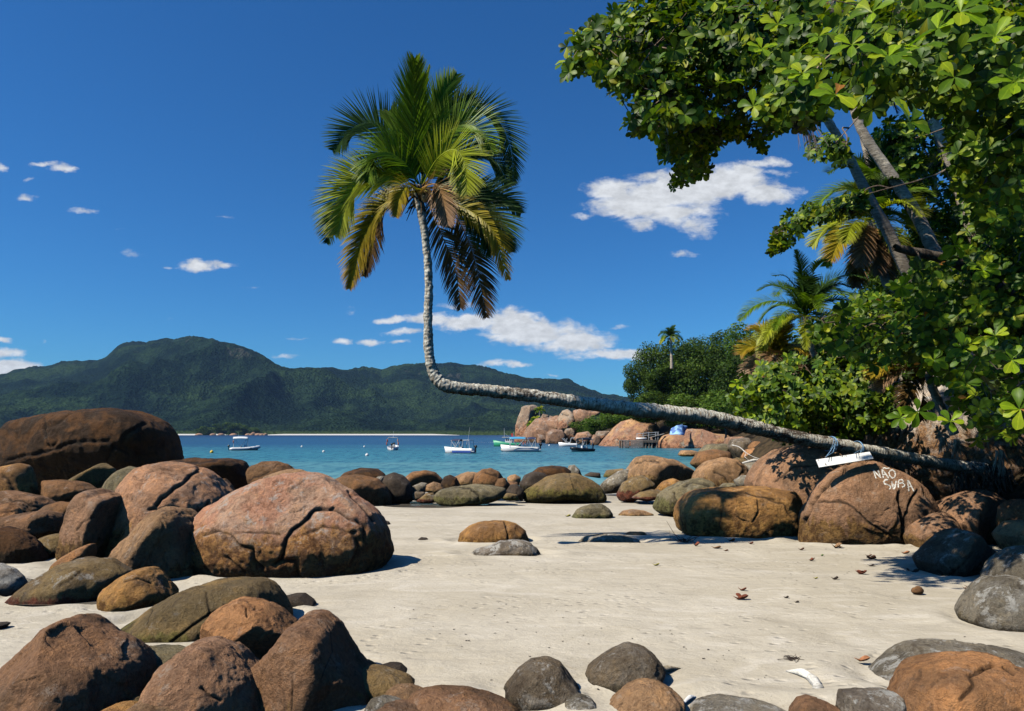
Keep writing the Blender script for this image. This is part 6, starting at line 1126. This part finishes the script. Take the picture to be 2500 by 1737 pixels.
def person():
    k = 225/F; c = Vector(((1592-CX)*k, 225+1.2, HC+(HY-1075)*k)); J = {'pel': (0, 0, .12), 'sp': (.02, .02, .38), 'ch': (.05, .0, .60), 'nk': (.06, -.02, .74), 'hd': (.07, -.04, .86), 'hd2': (.07, -.04, .97),
     'sl': (-.14, 0, .64), 'el': (-.22, -.12, .42), 'hl': (-.16, -.32, .30), 'sr': (.24, 0, .64), 'er': (.30, .12, .40), 'hr': (.32, .16, .14),
     'tl': (-.1, 0, .11), 'kl': (-.16, -.42, .34), 'al': (-.16, -.62, .02), 'fl': (-.17, -.78, .0), 'tr': (.12, 0, .11), 'kr': (.16, -.40, .30), 'ar': (.16, -.62, .02), 'fr': (.17, -.78, .0)}
    E = [('pel', 'sp'), ('sp', 'ch'), ('ch', 'nk'), ('nk', 'hd'), ('hd', 'hd2'), ('ch', 'sl'), ('sl', 'el'), ('el', 'hl'), ('ch', 'sr'), ('sr', 'er'), ('er', 'hr'), ('pel', 'tl'), ('tl', 'kl'), ('kl', 'al'), ('al', 'fl'), ('pel', 'tr'), ('tr', 'kr'), ('kr', 'ar'), ('ar', 'fr')]
    Rr = dict(pel=.15, sp=.13, ch=.16, nk=.055, hd=.095, hd2=.08, sl=.06, el=.045, hl=.035, sr=.06, er=.045, hr=.035, tl=.095, kl=.06, al=.04, fl=.035, tr=.095, kr=.06, ar=.04, fr=.035)
    ks = list(J); me = bpy.data.meshes.new('person'); me.from_pydata([J[q] for q in ks], [(ks.index(a), ks.index(b)) for a, b in E], []); o = link('person', me, None, SKIN, c); tag(o, 'person sitting on the jetty with knees drawn up, in pale shorts', 'person')
    o.modifiers.new('skin', 'SKIN'); sk = me.skin_vertices[0].data
    for i, q in enumerate(ks): sk[i].radius = (Rr[q], Rr[q])
    sk[0].use_root = True; sb = o.modifiers.new('sub', 'SUBSURF'); sb.levels = 1; sb.render_levels = 1; o.scale = (1.25,)*3
    mb = MB(); mb.ball((.07, .0, .95), (.115, .13, .12), 2); mb.build('hair', HAIR, o, True)
    mb = MB(); mb.tube([(-.1, 0, .12), (-.13, -.25, .24)], [.14, .11], 8); mb.tube([(.12, 0, .12), (.14, -.25, .22)], [.14, .11], 8); mb.ball((0, .02, .12), (.2, .17, .14), 2); mb.build('shorts', SHORTS, o, True)
person()
def tarp():
    Y0 = 221.; k = Y0/F; n = 14; V = []; o3 = np.array([3., 1, 2])
    rows = [((1634, 1061), (1668, 1063), (1676, 1062)), ((1640, 1048), (1666, 1050), (1680, 1054)), ((1652, 1040), (1669, 1040), (1685, 1046)), ((1668, 1036.5), (1671, 1036), (1688, 1041))]
    us = np.linspace(0, 1, 15); vs = np.linspace(0, 1, 13)
    for v in vs:
        i = min(int(v*3), 2); f = v*3-i
        for u in us:
            def pt(r): j = min(int(u*2), 1); g_ = u*2-j; return np.array(r[j])*(1-g_)+np.array(r[j+1])*g_
            p = pt(rows[i])*(1-f)+pt(rows[i+1])*f; V.append(((p[0]-CX)*k, Y0-3.5*math.sin(math.pi*min(1, u*1.3))*(1-v)+3*u+2.*v, HC+(HY-p[1])*k))
    V = np.array(V); V += np.stack([0*V[:, 0], fbm(V*.9+o3, 3)*.8, fbm(V*1.1, 2)*.3], 1)
    me = npmesh('tarpaulin', V, grid(13, 15), True); m, g, b, o_ = material('tarp_blue'); tc = g.n('ShaderNodeTexCoord').outputs['Object']; n_ = g.noise(tc, .35, 5, .6, 1); c = g.mix(g.ss(n_, .45, .55), (.30, .52, .78), (.07, .16, .42)); setb(g, b, c, .6)
    o = link('tarpaulin', me, None, m); tag(o, 'crumpled light blue tarpaulin draped over the long smooth rock by the jetty', 'tarpaulin'); md = o.modifiers.new('thick', 'SOLIDIFY'); md.thickness = .05
tarp()
# ------------------------------------------------------------------ sign, painted words, ropes
PAINT = simple('white_paint', (.72, .69, .62), .8, var=.25, scale=30)
def lettering():
    dg = bpy.context.evaluated_depsgraph_get(); dg.update(); M = LET.matrix_world.copy(); M = Matrix.Translation(LET.location)
    bv = BVHTree.FromPolygons([M @ v.co for v in LET.data.vertices], [p.vertices[:] for p in LET.data.polygons])
    S = [[(1160, 520), (1187, 600), (1215, 678)], [(1160, 520), (1230, 595), (1302, 668)], [(1302, 668), (1280, 600), (1252, 530)],
         [(1322, 512), (1335, 590), (1352, 668)], [(1330, 512), (1390, 590), (1450, 672)], [(1342, 612), (1412, 604)], [(1340, 492), (1370, 480), (1410, 494), (1465, 486)],
         [(1480, 530), (1455, 570), (1470, 630), (1515, 672), (1560, 660), (1578, 610), (1560, 550), (1520, 520), (1480, 530)],
         [(1440, 702), (1385, 708), (1358, 742), (1375, 780), (1430, 795), (1478, 820), (1488, 856), (1458, 880)],
         [(1508, 735), (1516, 800), (1530, 865), (1556, 872), (1574, 840), (1584, 770), (1590, 722)], [(1545, 780), (1560, 870)],
         [(1636, 715), (1628, 780), (1632, 850)], [(1640, 712), (1690, 698), (1726, 726), (1700, 762), (1650, 772)], [(1700, 764), (1745, 780), (1748, 822), (1700, 842)],
         [(1805, 712), (1815, 820), (1828, 925)], [(1815, 712), (1865, 810), (1922, 920)], [(1818, 838), (1878, 826)]]
    rg = np.random.default_rng(5); V, Fc = [], []
    def hit(x, y):
        px, py = 1980+x/7.657, 1080+y/7.657; d = Vector(((px-CX)/F, 1, (HY-py)/F)).normalized(); h = bv.ray_cast(Vector((0, 0, HC)), d, 60)
        return None if h[0] is None else h[0]+h[1]*.006*(1 if h[1].dot(d) < 0 else -1)
    for st in S:
        st = [np.array(p, float) for p in st]; pts = []
        for a, b in zip(st[:-1], st[1:]):
            n = max(3, int(np.linalg.norm(b-a)/7)); pts += [a+(b-a)*i/n for i in range(n)]
        pts.append(st[-1]); prev = None
        for i, p in enumerate(pts):
            t = pts[min(i+1, len(pts)-1)]-pts[max(i-1, 0)]; t = t/np.linalg.norm(t); nn = np.array([-t[1], t[0]]); w = 11+rg.normal()*2.2; row = [hit(*(p+nn*w*q)) for q in (-1, -.33, .33, 1)]
            if any(r is None for r in row): prev = None; continue
            i0 = len(V); V += [r-LET.location for r in row]
            if prev is not None and rg.random() > .05:
                for q in range(3): Fc.append((prev+q, prev+q+1, i0+q+1, i0+q))
            prev = i0
    me = bpy.data.meshes.new('painted_lettering'); me.from_pydata([tuple(v) for v in V], [], Fc); link('painted_lettering', me, LET, PAINT)
lettering()
ROPE = simple('blue_rope', (.22, .40, .62), .7)
def sign():
    q = lambda x, y, Y: P(1980+x/7.657, 1080+y/7.657, Y); Y0 = 21.05
    TL, TR_, BR, BL = q(95, 325, Y0+.16), q(1095, 178, Y0+.21), q(1168, 305, Y0), q(155, 470, Y0-.05); o0 = (TL+TR_+BR+BL)/4; n = (TR_-TL).cross(BL-TL).normalized()
    if n.y > 0: n = -n
    bm = bmesh.new(); f = [bm.verts.new(p-o0) for p in (TL, TR_, BR, BL)]; bk = [bm.verts.new(p-o0-n*.03) for p in (TL, TR_, BR, BL)]; bm.faces.new(f); bm.faces.new(bk[::-1])
    for i in range(4): bm.faces.new((f[i], bk[i], bk[(i+1) % 4], f[(i+1) % 4]))
    bmesh.ops.recalc_face_normals(bm, faces=bm.faces); me = bpy.data.meshes.new('board'); bm.to_mesh(me); root = empty('sign', o0); tag(root, 'long white board sign with worn lettering hung from the level palm trunk', 'sign'); link('board', me, root, simple('sign_white', (.88, .87, .84), .5, var=.06))
    G = {'U': [[(0, 1), (0, .2), (.3, 0), (.6, .2), (.6, 1)]], 'B': [[(0, 0), (0, 1), (.5, .9), (.1, .5), (.55, .25), (0, 0)]], 'I': [[(.2, 0), (.2, 1)]], 'R': [[(0, 0), (0, 1), (.5, .8), (0, .5), (.6, 0)]], 'L': [[(0, 1), (0, 0), (.5, 0)]], 'C': [[(.5, 1), (0, .8), (0, .2), (.5, 0)]],
         'V': [[(0, 1), (.3, 0), (.6, 1)]], 'A': [[(0, 0), (.3, 1), (.6, 0)], [(.1, .4), (.5, .4)]], 'J': [[(.4, 1), (.4, .1), (0, .1)]], 'S': [[(.5, 1), (0, .8), (.5, .3), (0, 0)]], '-': [[(0, .5), (.6, .5)]], '.': [[(.2, 0), (.25, .15)]], 'P': [[(0, 0), (0, 1), (.5, .75), (0, .5)]], 'N': [[(0, 0), (0, 1), (.5, 0), (.5, 1)]]}
    V, Fc = [], []
    def put(txt, u0, v0, hu, hv, w=.006, adv=1.35):
        u = u0
        for ch in txt:
            for st in G.get(ch, []):
                pts = [TL+(TR_-TL)*(u+x*hu)+(BL-TL)*(v0-y*hv) for x, y in st]
                for a, b in zip(pts[:-1], pts[1:]):
                    t = (b-a).normalized(); s = t.cross(n)*w; i0 = len(V); V.extend([tuple(p-o0+n*.004) for p in (a-s, a+s, b+s, b-s)]); Fc.append((i0, i0+1, i0+2, i0+3))
            u += hu*adv*.7
    put('N .', .03, .30, .028, .28, .004); put('.  P .', .21, .36, .02, .25, .003); put('UBIR', .45, .36, .034, .33, .006); put('J', .79, .40, .03, .34, .006); put('C S', .83, .36, .026, .3, .004); put('VL', .12, .92, .022, .28, .006); put('I', .24, .86, .02, .2, .004); put('IC', .32, .82, .024, .24, .004); put('AA', .72, .88, .022, .26, .007)
    put('-----', .42, .52, .03, .1, .0015)
    me = bpy.data.meshes.new('worn_lettering'); me.from_pydata(V, [], Fc); link('worn_lettering', me, root, simple('faded_print', (.16, .14, .12), .8))
    rope = MB(); rg = np.random.default_rng(8); root_, base, path, rad = PALM; C = catmull(path, 200); px = CX+F*C[:, 0]/C[:, 1]
    for tx, top, foot in ((2022, 5, (2016, 1117)), (2083.5, 3, (2085, 1108))):
        j = int(np.argmin(np.abs(px-tx)+(C[:, 2] > 7)*999)); c = C[j]; T = C[j+1]-C[j-1]; T /= np.linalg.norm(T); r = 17.2*c[1]/F+.012; u = np.cross(T, [0, 0, 1]); u /= np.linalg.norm(u); v = np.cross(u, T)
        for lp in range(top):
            off = T*(lp*.03-.05+rg.normal()*.01); pts = [Vector(c+off+(u*math.cos(a)+v*math.sin(a))*r*1.03+T*.06*math.sin(a+lp))-o0 for a in np.linspace(0, 2*math.pi, 18)]; rope.tube(pts, .007, 5, False)
        e = P(*foot, 21.05); rope.tube([Vector(c)-o0+Vector((0, -r, -.05)), Vector(c)*.4+e*.6-o0+Vector((.03, -.08, 0)), e-o0], .01, 5); rope.tube([Vector(c)-o0+Vector((.05, -r, 0)), Vector(c)*.5+e*.5-o0+Vector((.1, -.12, -.05)), e-o0+Vector((.06, 0, .05))], .008, 5)
    rope.build('rope', ROPE, root)
sign()
# ------------------------------------------------------------------ things washed up on the sand
def gz(x, y):
    p = np.array([[x, y, 0.]]); z = float(zbase(y)); z += .07*fbm(p*[.16, .22, 1]+3, 3)[0]+.018*fbm(p*[.5, 1.1, 1]+9, 3)[0]+.007*fbm(p*[2.2, 4.2, 1], 3)[0]*min(1, max(.3, (24-y)/14))
    return z+.05*math.exp(-((y-(15+.35*x))/1.2)**2)*min(1, max(0, 1-abs(x+1)/6))
def onsand(px, py):
    Y = groundY(py); x = (px-CX)/F*Y
    for _ in range(3): Y = F*(HC-gz(x, Y))/(py-HY); x = (px-CX)/F*Y
    return Vector((x, Y, gz(x, Y)))
DRY = [simple('dry_leaf_%s' % n, c, .7, var=.4, scale=14) for n, c in (('brown', (.14, .055, .022)), ('red', (.20, .05, .02)), ('tan', (.30, .17, .08)), ('dark', (.045, .028, .018)), ('yellow', (.42, .36, .05)), ('green', (.10, .19, .03)), ('orange', (.42, .17, .07)))]
def curled_leaf(px, py, wpx, m, label, seed, nleaf=1):
    rg = np.random.default_rng(seed); p = onsand(px, py); L = wpx*p.y/F; V0, F0 = leaf_geo(0, 0, .5); Vs, Fs = [], []; nv = 0
    for k in range(nleaf):
        v = V0.copy(); v[:, 0] -= .5; v[:, 2] = np.abs(v[:, 1])*rg.uniform(.6, 1.6)+ (v[:, 0]**2)*rg.uniform(.5, 1.5)+.02*np.sin(v[:, 0]*12); v[:, 1] *= rg.uniform(.7, 1.1); a = rg.uniform(-.6, .6)+k*1.9; ca, sa = math.cos(a), math.sin(a)
        v = v@np.array([[ca, sa, 0], [-sa, ca, 0], [0, 0, 1]]); v = v*L*(1 if k == 0 else .7)+[rg.normal()*L*.3*(k > 0), rg.normal()*L*.2*(k > 0), .006+k*.02]; Vs.append(v); Fs.append(F0+nv); nv += len(v)
    me = npmesh('dried_leaf', np.concatenate(Vs), np.concatenate(Fs), True); o = link('dried_leaf', me, None, DRY[m], p); o.modifiers.new('thick', 'SOLIDIFY').thickness = .004; tag(o, label, 'leaf', 'fallen leaves on the sand')
for i, a in enumerate([(1700, 1334, 22, 1, 'reddish fallen leaf just right of the dry flower stalk', 1), (1748, 1340, 24, 2, 'thin tan leaf below the block-shaped boulder', 1), (1772, 1346, 14, 0, 'small brown leaf below the block-shaped boulder, right of the thin tan one', 1), (1785, 1323, 18, 3, 'dark leaf along the trunk shadow before the block-shaped boulder', 1), (1833, 1329, 12, 1, 'little red-brown leaf standing on edge before the right end of the block-shaped boulder', 2),
    (1929, 1317, 16, 0, 'brown leaf pile at the left foot of the lettered boulder', 3), (1956, 1344, 14, 0, 'flat brown leaf below the left foot of the lettered boulder', 1), (2042, 1339, 30, 2, 'large light brown leaf at the foot of the lettered boulder', 2), (1981, 1370, 16, 1, 'red-brown leaf left of the dark curled one in mid sand', 1), (2127, 1366, 22, 0, 'crumpled brown leaf heap right of the lettered boulder, in the open sand', 4),
    (2126, 1383, 16, 3, 'dark crumpled leaf just below the brown heap', 2), (2102, 1403, 26, 1, 'star-shaped red-brown leaf in the open sand at the right', 3), (2038, 1416, 16, 3, 'dark leaf left of the star-shaped one', 1), (2007, 1358, 9, 5, 'tiny green leaf below the lettered boulder', 1), (1991, 1414, 10, 4, 'small yellow leaf beside the dark leaf in mid sand', 1), (2210, 1353, 20, 6, 'orange leaf left of the faceted grey boulder', 1),
    (2233, 1398, 20, 3, 'dark leaf in the shadow at the foot of the faceted grey boulder', 2), (1601, 1382, 17, 4, 'yellow-green leaf on the sand below the palm shadow', 1), (1812, 1443, 20, 1, 'thin curled red leaf above the big curled one', 1), (1808, 1465, 38, 1, 'big curled red-brown leaf in the middle of the open sand', 2), (1919, 1461, 12, 3, 'small dark leaf right of the big curled one', 1), (1945, 1472, 13, 3, 'small black leaf right and below the other small dark leaf', 1),
    (2368, 1444, 30, 0, 'brown leaf cluster beside the white-streaked boulder at the right', 4), (2105, 1616, 38, 6, 'large pale orange leaf near the sloping slab', 1), (2240, 1333, 26, 1, 'red-brown leaf at the foot of the two-part boulder', 3), (1386, 1262, 16, 4, 'yellow-green leaf beside the small greenish dome', 1), (1216, 1711, 18, 1, 'red-brown leaf at the left foot of the dark grey dome', 2)]):
    curled_leaf(*a[:5], seed=i+1, nleaf=a[5])
rgl = np.random.default_rng(99)
def bits():
    Vs, Fs, nv = [], [], 0; V0, F0 = leaf_geo(2, 0, .4); V0 = V0.copy(); V0[:, 0] -= .5
    for k in range(900):
        y = 7+rgl.random()**1.3*18; x = rgl.uniform(-.25, .68)*y
        if vnoise(np.array([[x*.5, y*.35, 3.]]))[0] < .42: continue
        a = rgl.uniform(0, 6.28); ca, sa = math.cos(a), math.sin(a); v = V0@np.array([[ca, sa, 0], [-sa, ca, 0], [0, 0, 1]])*rgl.uniform(.012, .055)+[x, y, gz(x, y)+.004]; Vs.append(v); Fs.append(F0+nv); nv += len(v)
    tag(link('leaf_litter', npmesh('leaf_litter', np.concatenate(Vs), np.concatenate(Fs)), None, DRY[3]), kind='stuff')
bits()
mb = MB(); p = onsand(2240, 1452); mb.ball((0, 0, .075), (.115, .08, .08), 3)
me = mb.build('coconut_husk', simple('husk_brown', (.16, .075, .025), .9, var=.5, scale=20), None, True, p); 
for v in me.data.vertices: v.co *= 1+.25*(float(vnoise(np.array([[*v.co]])*22)[0])-.5)
tag(me, 'brown coconut husk lying on the sand at the right', 'coconut husk')
DW = bark_plain('driftwood', (.45, .42, .37), (.66, .63, .57), (1, 1, 6)); DWD = bark_plain('driftwood_pale', (.70, .69, .66), (.80, .79, .77), (1, 1, 6))
def stick(pts, rad, mat, name, label, cat, seg=8, lift=0, extra=()):
    q = [onsand(a, b)+Vector((0, 0, c+lift)) for a, b, c in pts]; base = q[0]; C = catmull([x-base for x in q], 24); r = np.interp(np.linspace(0, 1, 24), np.linspace(0, 1, len(rad)), rad)
    mb = MB(); mb.tube([Vector(c)+Vector((0, 0, r_*.6)) for c, r_ in zip(C, r)], list(r), seg)
    for e in extra: mb.tube([onsand(a, b)-base+Vector((0, 0, c)) for a, b, c in e[0]], e[1], 5)
    o = mb.build(name, mat, None, True, base); tag(o, label, cat); return o
stick([(1919, 1640, 0), (1950, 1650, .02), (1975, 1662, .02), (1992, 1678, .01), (1998, 1690, 0)], [.008, .03, .052, .045, .06, .05, .062], DW, 'driftwood_branch', 'bleached white curved branch half buried in the sand at the lower right', 'driftwood', 10, 0, [([(1998, 1688, .05), (2004, 1683, .03)], [.045, .03])])
stick([(1562, 1670, 0), (1595, 1652, .02), (1630, 1642, .02), (1662, 1634, .0)], [.03, .05, .04, .008], bark_plain('coir', (.25, .19, .11), (.48, .41, .30), (8, 8, 1)), 'palm_flower_sheath', 'frayed straw-coloured palm sheath beside the white-crowned boulder', 'palm sheath', 7, 0, [([(1600, 1655, .03), (1612, 1662, .01)], [.01, .003]), ([(1620, 1648, .03), (1640, 1652, .01)], [.01, .003])])
stick([(1494, 1678, 0), (1508, 1676, .01), (1526, 1684, 0)], [.012, .01, .006], DW, 'twig', 'small bleached twig on the sand under the white-crowned boulder', 'twig', 5, 0, [([(1508, 1676, .01), (1500, 1682, 0)], [.008, .004])])
stick([(1667, 1722, 0), (1685, 1712, .02), (1702, 1706, .0)], [.015, .03, .012], DWD, 'driftwood_piece', 'short white driftwood piece above the flat slab at the bottom edge', 'driftwood', 7)
def dry_stalk():
    p = onsand(1667, 1325); rg = np.random.default_rng(4); mb = MB()
    for k in range(46):
        a = rg.uniform(0, 6.28); l = rg.uniform(.12, .5); q = Vector((rg.normal()*.14, rg.normal()*.08, .02)); d = Vector((math.cos(a), math.sin(a)*.6, rg.uniform(.0, .6))).normalized(); mb.tube([q, q+d*l*.5+Vector((0, 0, .03)), q+d*l], [.009, .006, .003], 4, False)
    for k in range(12): mb.tube([Vector((.02+.03*k, .35+.02*k, .05+.012*k)), Vector((.08+.04*k*(-1)**k*.4, .35, .03+.02*k))], [.008, .003], 4, False)
    mb.tube([Vector((-.05, .1, .03)), Vector((-.15, .5, .2)), Vector((-.3, .9, .55))], [.012, .009, .004], 5); tag(mb.build('dry_flower_stalk', bark_plain('dry_stalk_bark', (.05, .02, .012), (.15, .06, .04)), None, False, p), 'tangle of dry dark palm flower stalks on the sand beside the trunk shadow', 'dry stalk')
    p = onsand(1940, 1612); mb = MB()
    for k in range(30):
        a = rg.uniform(0, 6.28); q = Vector((rg.normal()*.07, rg.normal()*.05, .01)); d = Vector((math.cos(a), math.sin(a), rg.uniform(0, .25))); mb.tube([q, q+d*rg.uniform(.04, .14)], [.006, .002], 4, False)
    tag(mb.build('seaweed_tuft', DRY[3], None, False, p), 'small dark tuft of dried seaweed near the bleached branch', 'seaweed')
dry_stalk()
def shore_wood():
    mb = MB(); pts = [P(1787, 1087, 50), P(1805, 1092, 49), P(1822, 1106, 47), P(1845, 1118, 46), P(1868, 1122, 45)]; b = pts[0]; mb.tube([Vector(c)-b for c in catmull(pts, 16)], [.035]*8+[.02]*8, 6); mb.tube([P(1822, 1106, 47)-b, P(1818, 1116, 46.5)-b, P(1828, 1124, 46)-b], [.025, .02, .01], 5)
    tag(mb.build('driftwood_branch', DW, None, True, b), 'thin bleached branch lying on the shore rocks under the level trunk', 'driftwood')
    mb = MB(); b = P(1812, 1131, 43); mb.tube([Vector((0, 0, 0)), P(1840, 1124, 43)-b, P(1874, 1126, 43)-b], [.05, .09, .07], 7); tag(mb.build('driftwood_log', DW, None, True, b), 'grey driftwood log on the flat rock beside the large pink boulder', 'driftwood')
    mb = MB(); b = P(1866, 1130, 40); mb.tube([Vector((0, 0, 0)), P(1885, 1112, 41)-b], [.06, .03], 6); tag(mb.build('driftwood_stick', DWD, None, True, b), 'straight white stick leaning on the large pink boulder', 'driftwood')
shore_wood()
def wet(px0, px1, py0, py1, name):
    V = []; n = 30; c = ((px0+px1)/2, (py0+py1)/2)
    V = [onsand(*c)+Vector((0, 0, .012))]
    for k in range(n):
        a = 2*math.pi*k/n; r = .8+.35*float(vnoise(np.array([[math.cos(a)*1.5+px0, math.sin(a)*1.5, 1.]]))[0]); V.append(onsand(c[0]+(px1-px0)/2*r*math.cos(a), c[1]+(py1-py0)/2*r*math.sin(a))+Vector((0, 0, .012)))
    me = bpy.data.meshes.new(name); me.from_pydata([tuple(v) for v in V], [], [(0, 1+(k+1) % n, 1+k) for k in range(n)]); m, g, b, o = material(name+'_mat'); setb(g, b, (.17, .15, .12), .08, None, .6); o2 = link(name, me, None, m); tag(o2, kind='structure')
wet(925, 1200, 1224, 1240, 'puddle'); wet(20, 270, 1466, 1480, 'puddle')
# root tufts hanging from the bank behind the palm base
def tufts():
    for (px, py, Y, w, h, lb) in [(2300, 1090, 22.4, 18, 44, 'pale hanging root tuft left of the palm base'), (2335, 1098, 22.2, 16, 50, 'pale hanging root tuft just behind the palm base'), (2440, 1130, 20.5, 20, 60, 'pale hanging root tuft at the right above the dark rocks'), (2390, 1080, 21.5, 14, 50, 'pale hanging root tuft below the almond leaves')]:
        b = P(px, py-h/2, Y); mb = MB(); s = Y/F; rg = np.random.default_rng(int(px))
        for k in range(34):
            x = rg.normal()*w*s*.35; q = Vector((x*.5, rg.normal()*.05, 0)); l = h*s*rg.uniform(.5, 1.1); mb.tube([q, q+Vector((x*.5, -.05, -l*.5)), q+Vector((x*1.1, -.03, -l))], [.014, .01, .004], 4, False)
        tag(mb.build('root_tuft', bark_plain('root_pale', (.22, .18, .14), (.42, .37, .30)) if px == 2300 else bpy.data.materials['root_pale'], None, False, b), lb, 'roots', 'root tufts hanging on the bank')
tufts()
# dead bits of palm flower hanging from the almond bough
for (px, py, h, lb) in [(1637, 312, 34, 'dry grey tassel hanging from the left part of the almond bough'), (1970, 320, 90, 'long dry pinkish tassel hanging left of the pale leaning trunk')]:
    Y = 18.; b = P(px, py-h/2, Y); mb = MB(); rg = np.random.default_rng(px)
    for k in range(36): x = rg.normal()*.12; l = h*Y/F*rg.uniform(.55, 1.05); mb.tube([Vector((x*.3, 0, .2)), Vector((x, rg.normal()*.05, -l*.5)), Vector((x*1.3+.15*l, 0, -l))], [.012, .010, .004], 4, False)
    tag(mb.build('dry_tassel', simple('tassel_%d' % px, (.30, .23, .22), .9, var=.4), None, False, b), lb, 'dry frond', 'dry tassels hanging in the trees')
# ------------------------------------------------------------------ air
def haze():
    m = bpy.data.materials.new('haze'); m.use_nodes = True; m.node_tree.nodes.clear(); g = NT(m.node_tree)
    out = g.n('ShaderNodeOutputMaterial'); v = g.n('ShaderNodeVolumePrincipled'); g.put(v.inputs['Color'], (.34, .60, 1.0)); g.put(v.inputs['Density'], HAZE)
    g.L.new(v.outputs[0], out.inputs['Volume'])
    mb = MB(); mb.box(Vector((0, 3400, 340)), (15000, 9600, 700)); o = mb.build('haze', m); tag(o, kind='stuff')
HAZE = .000022
haze()
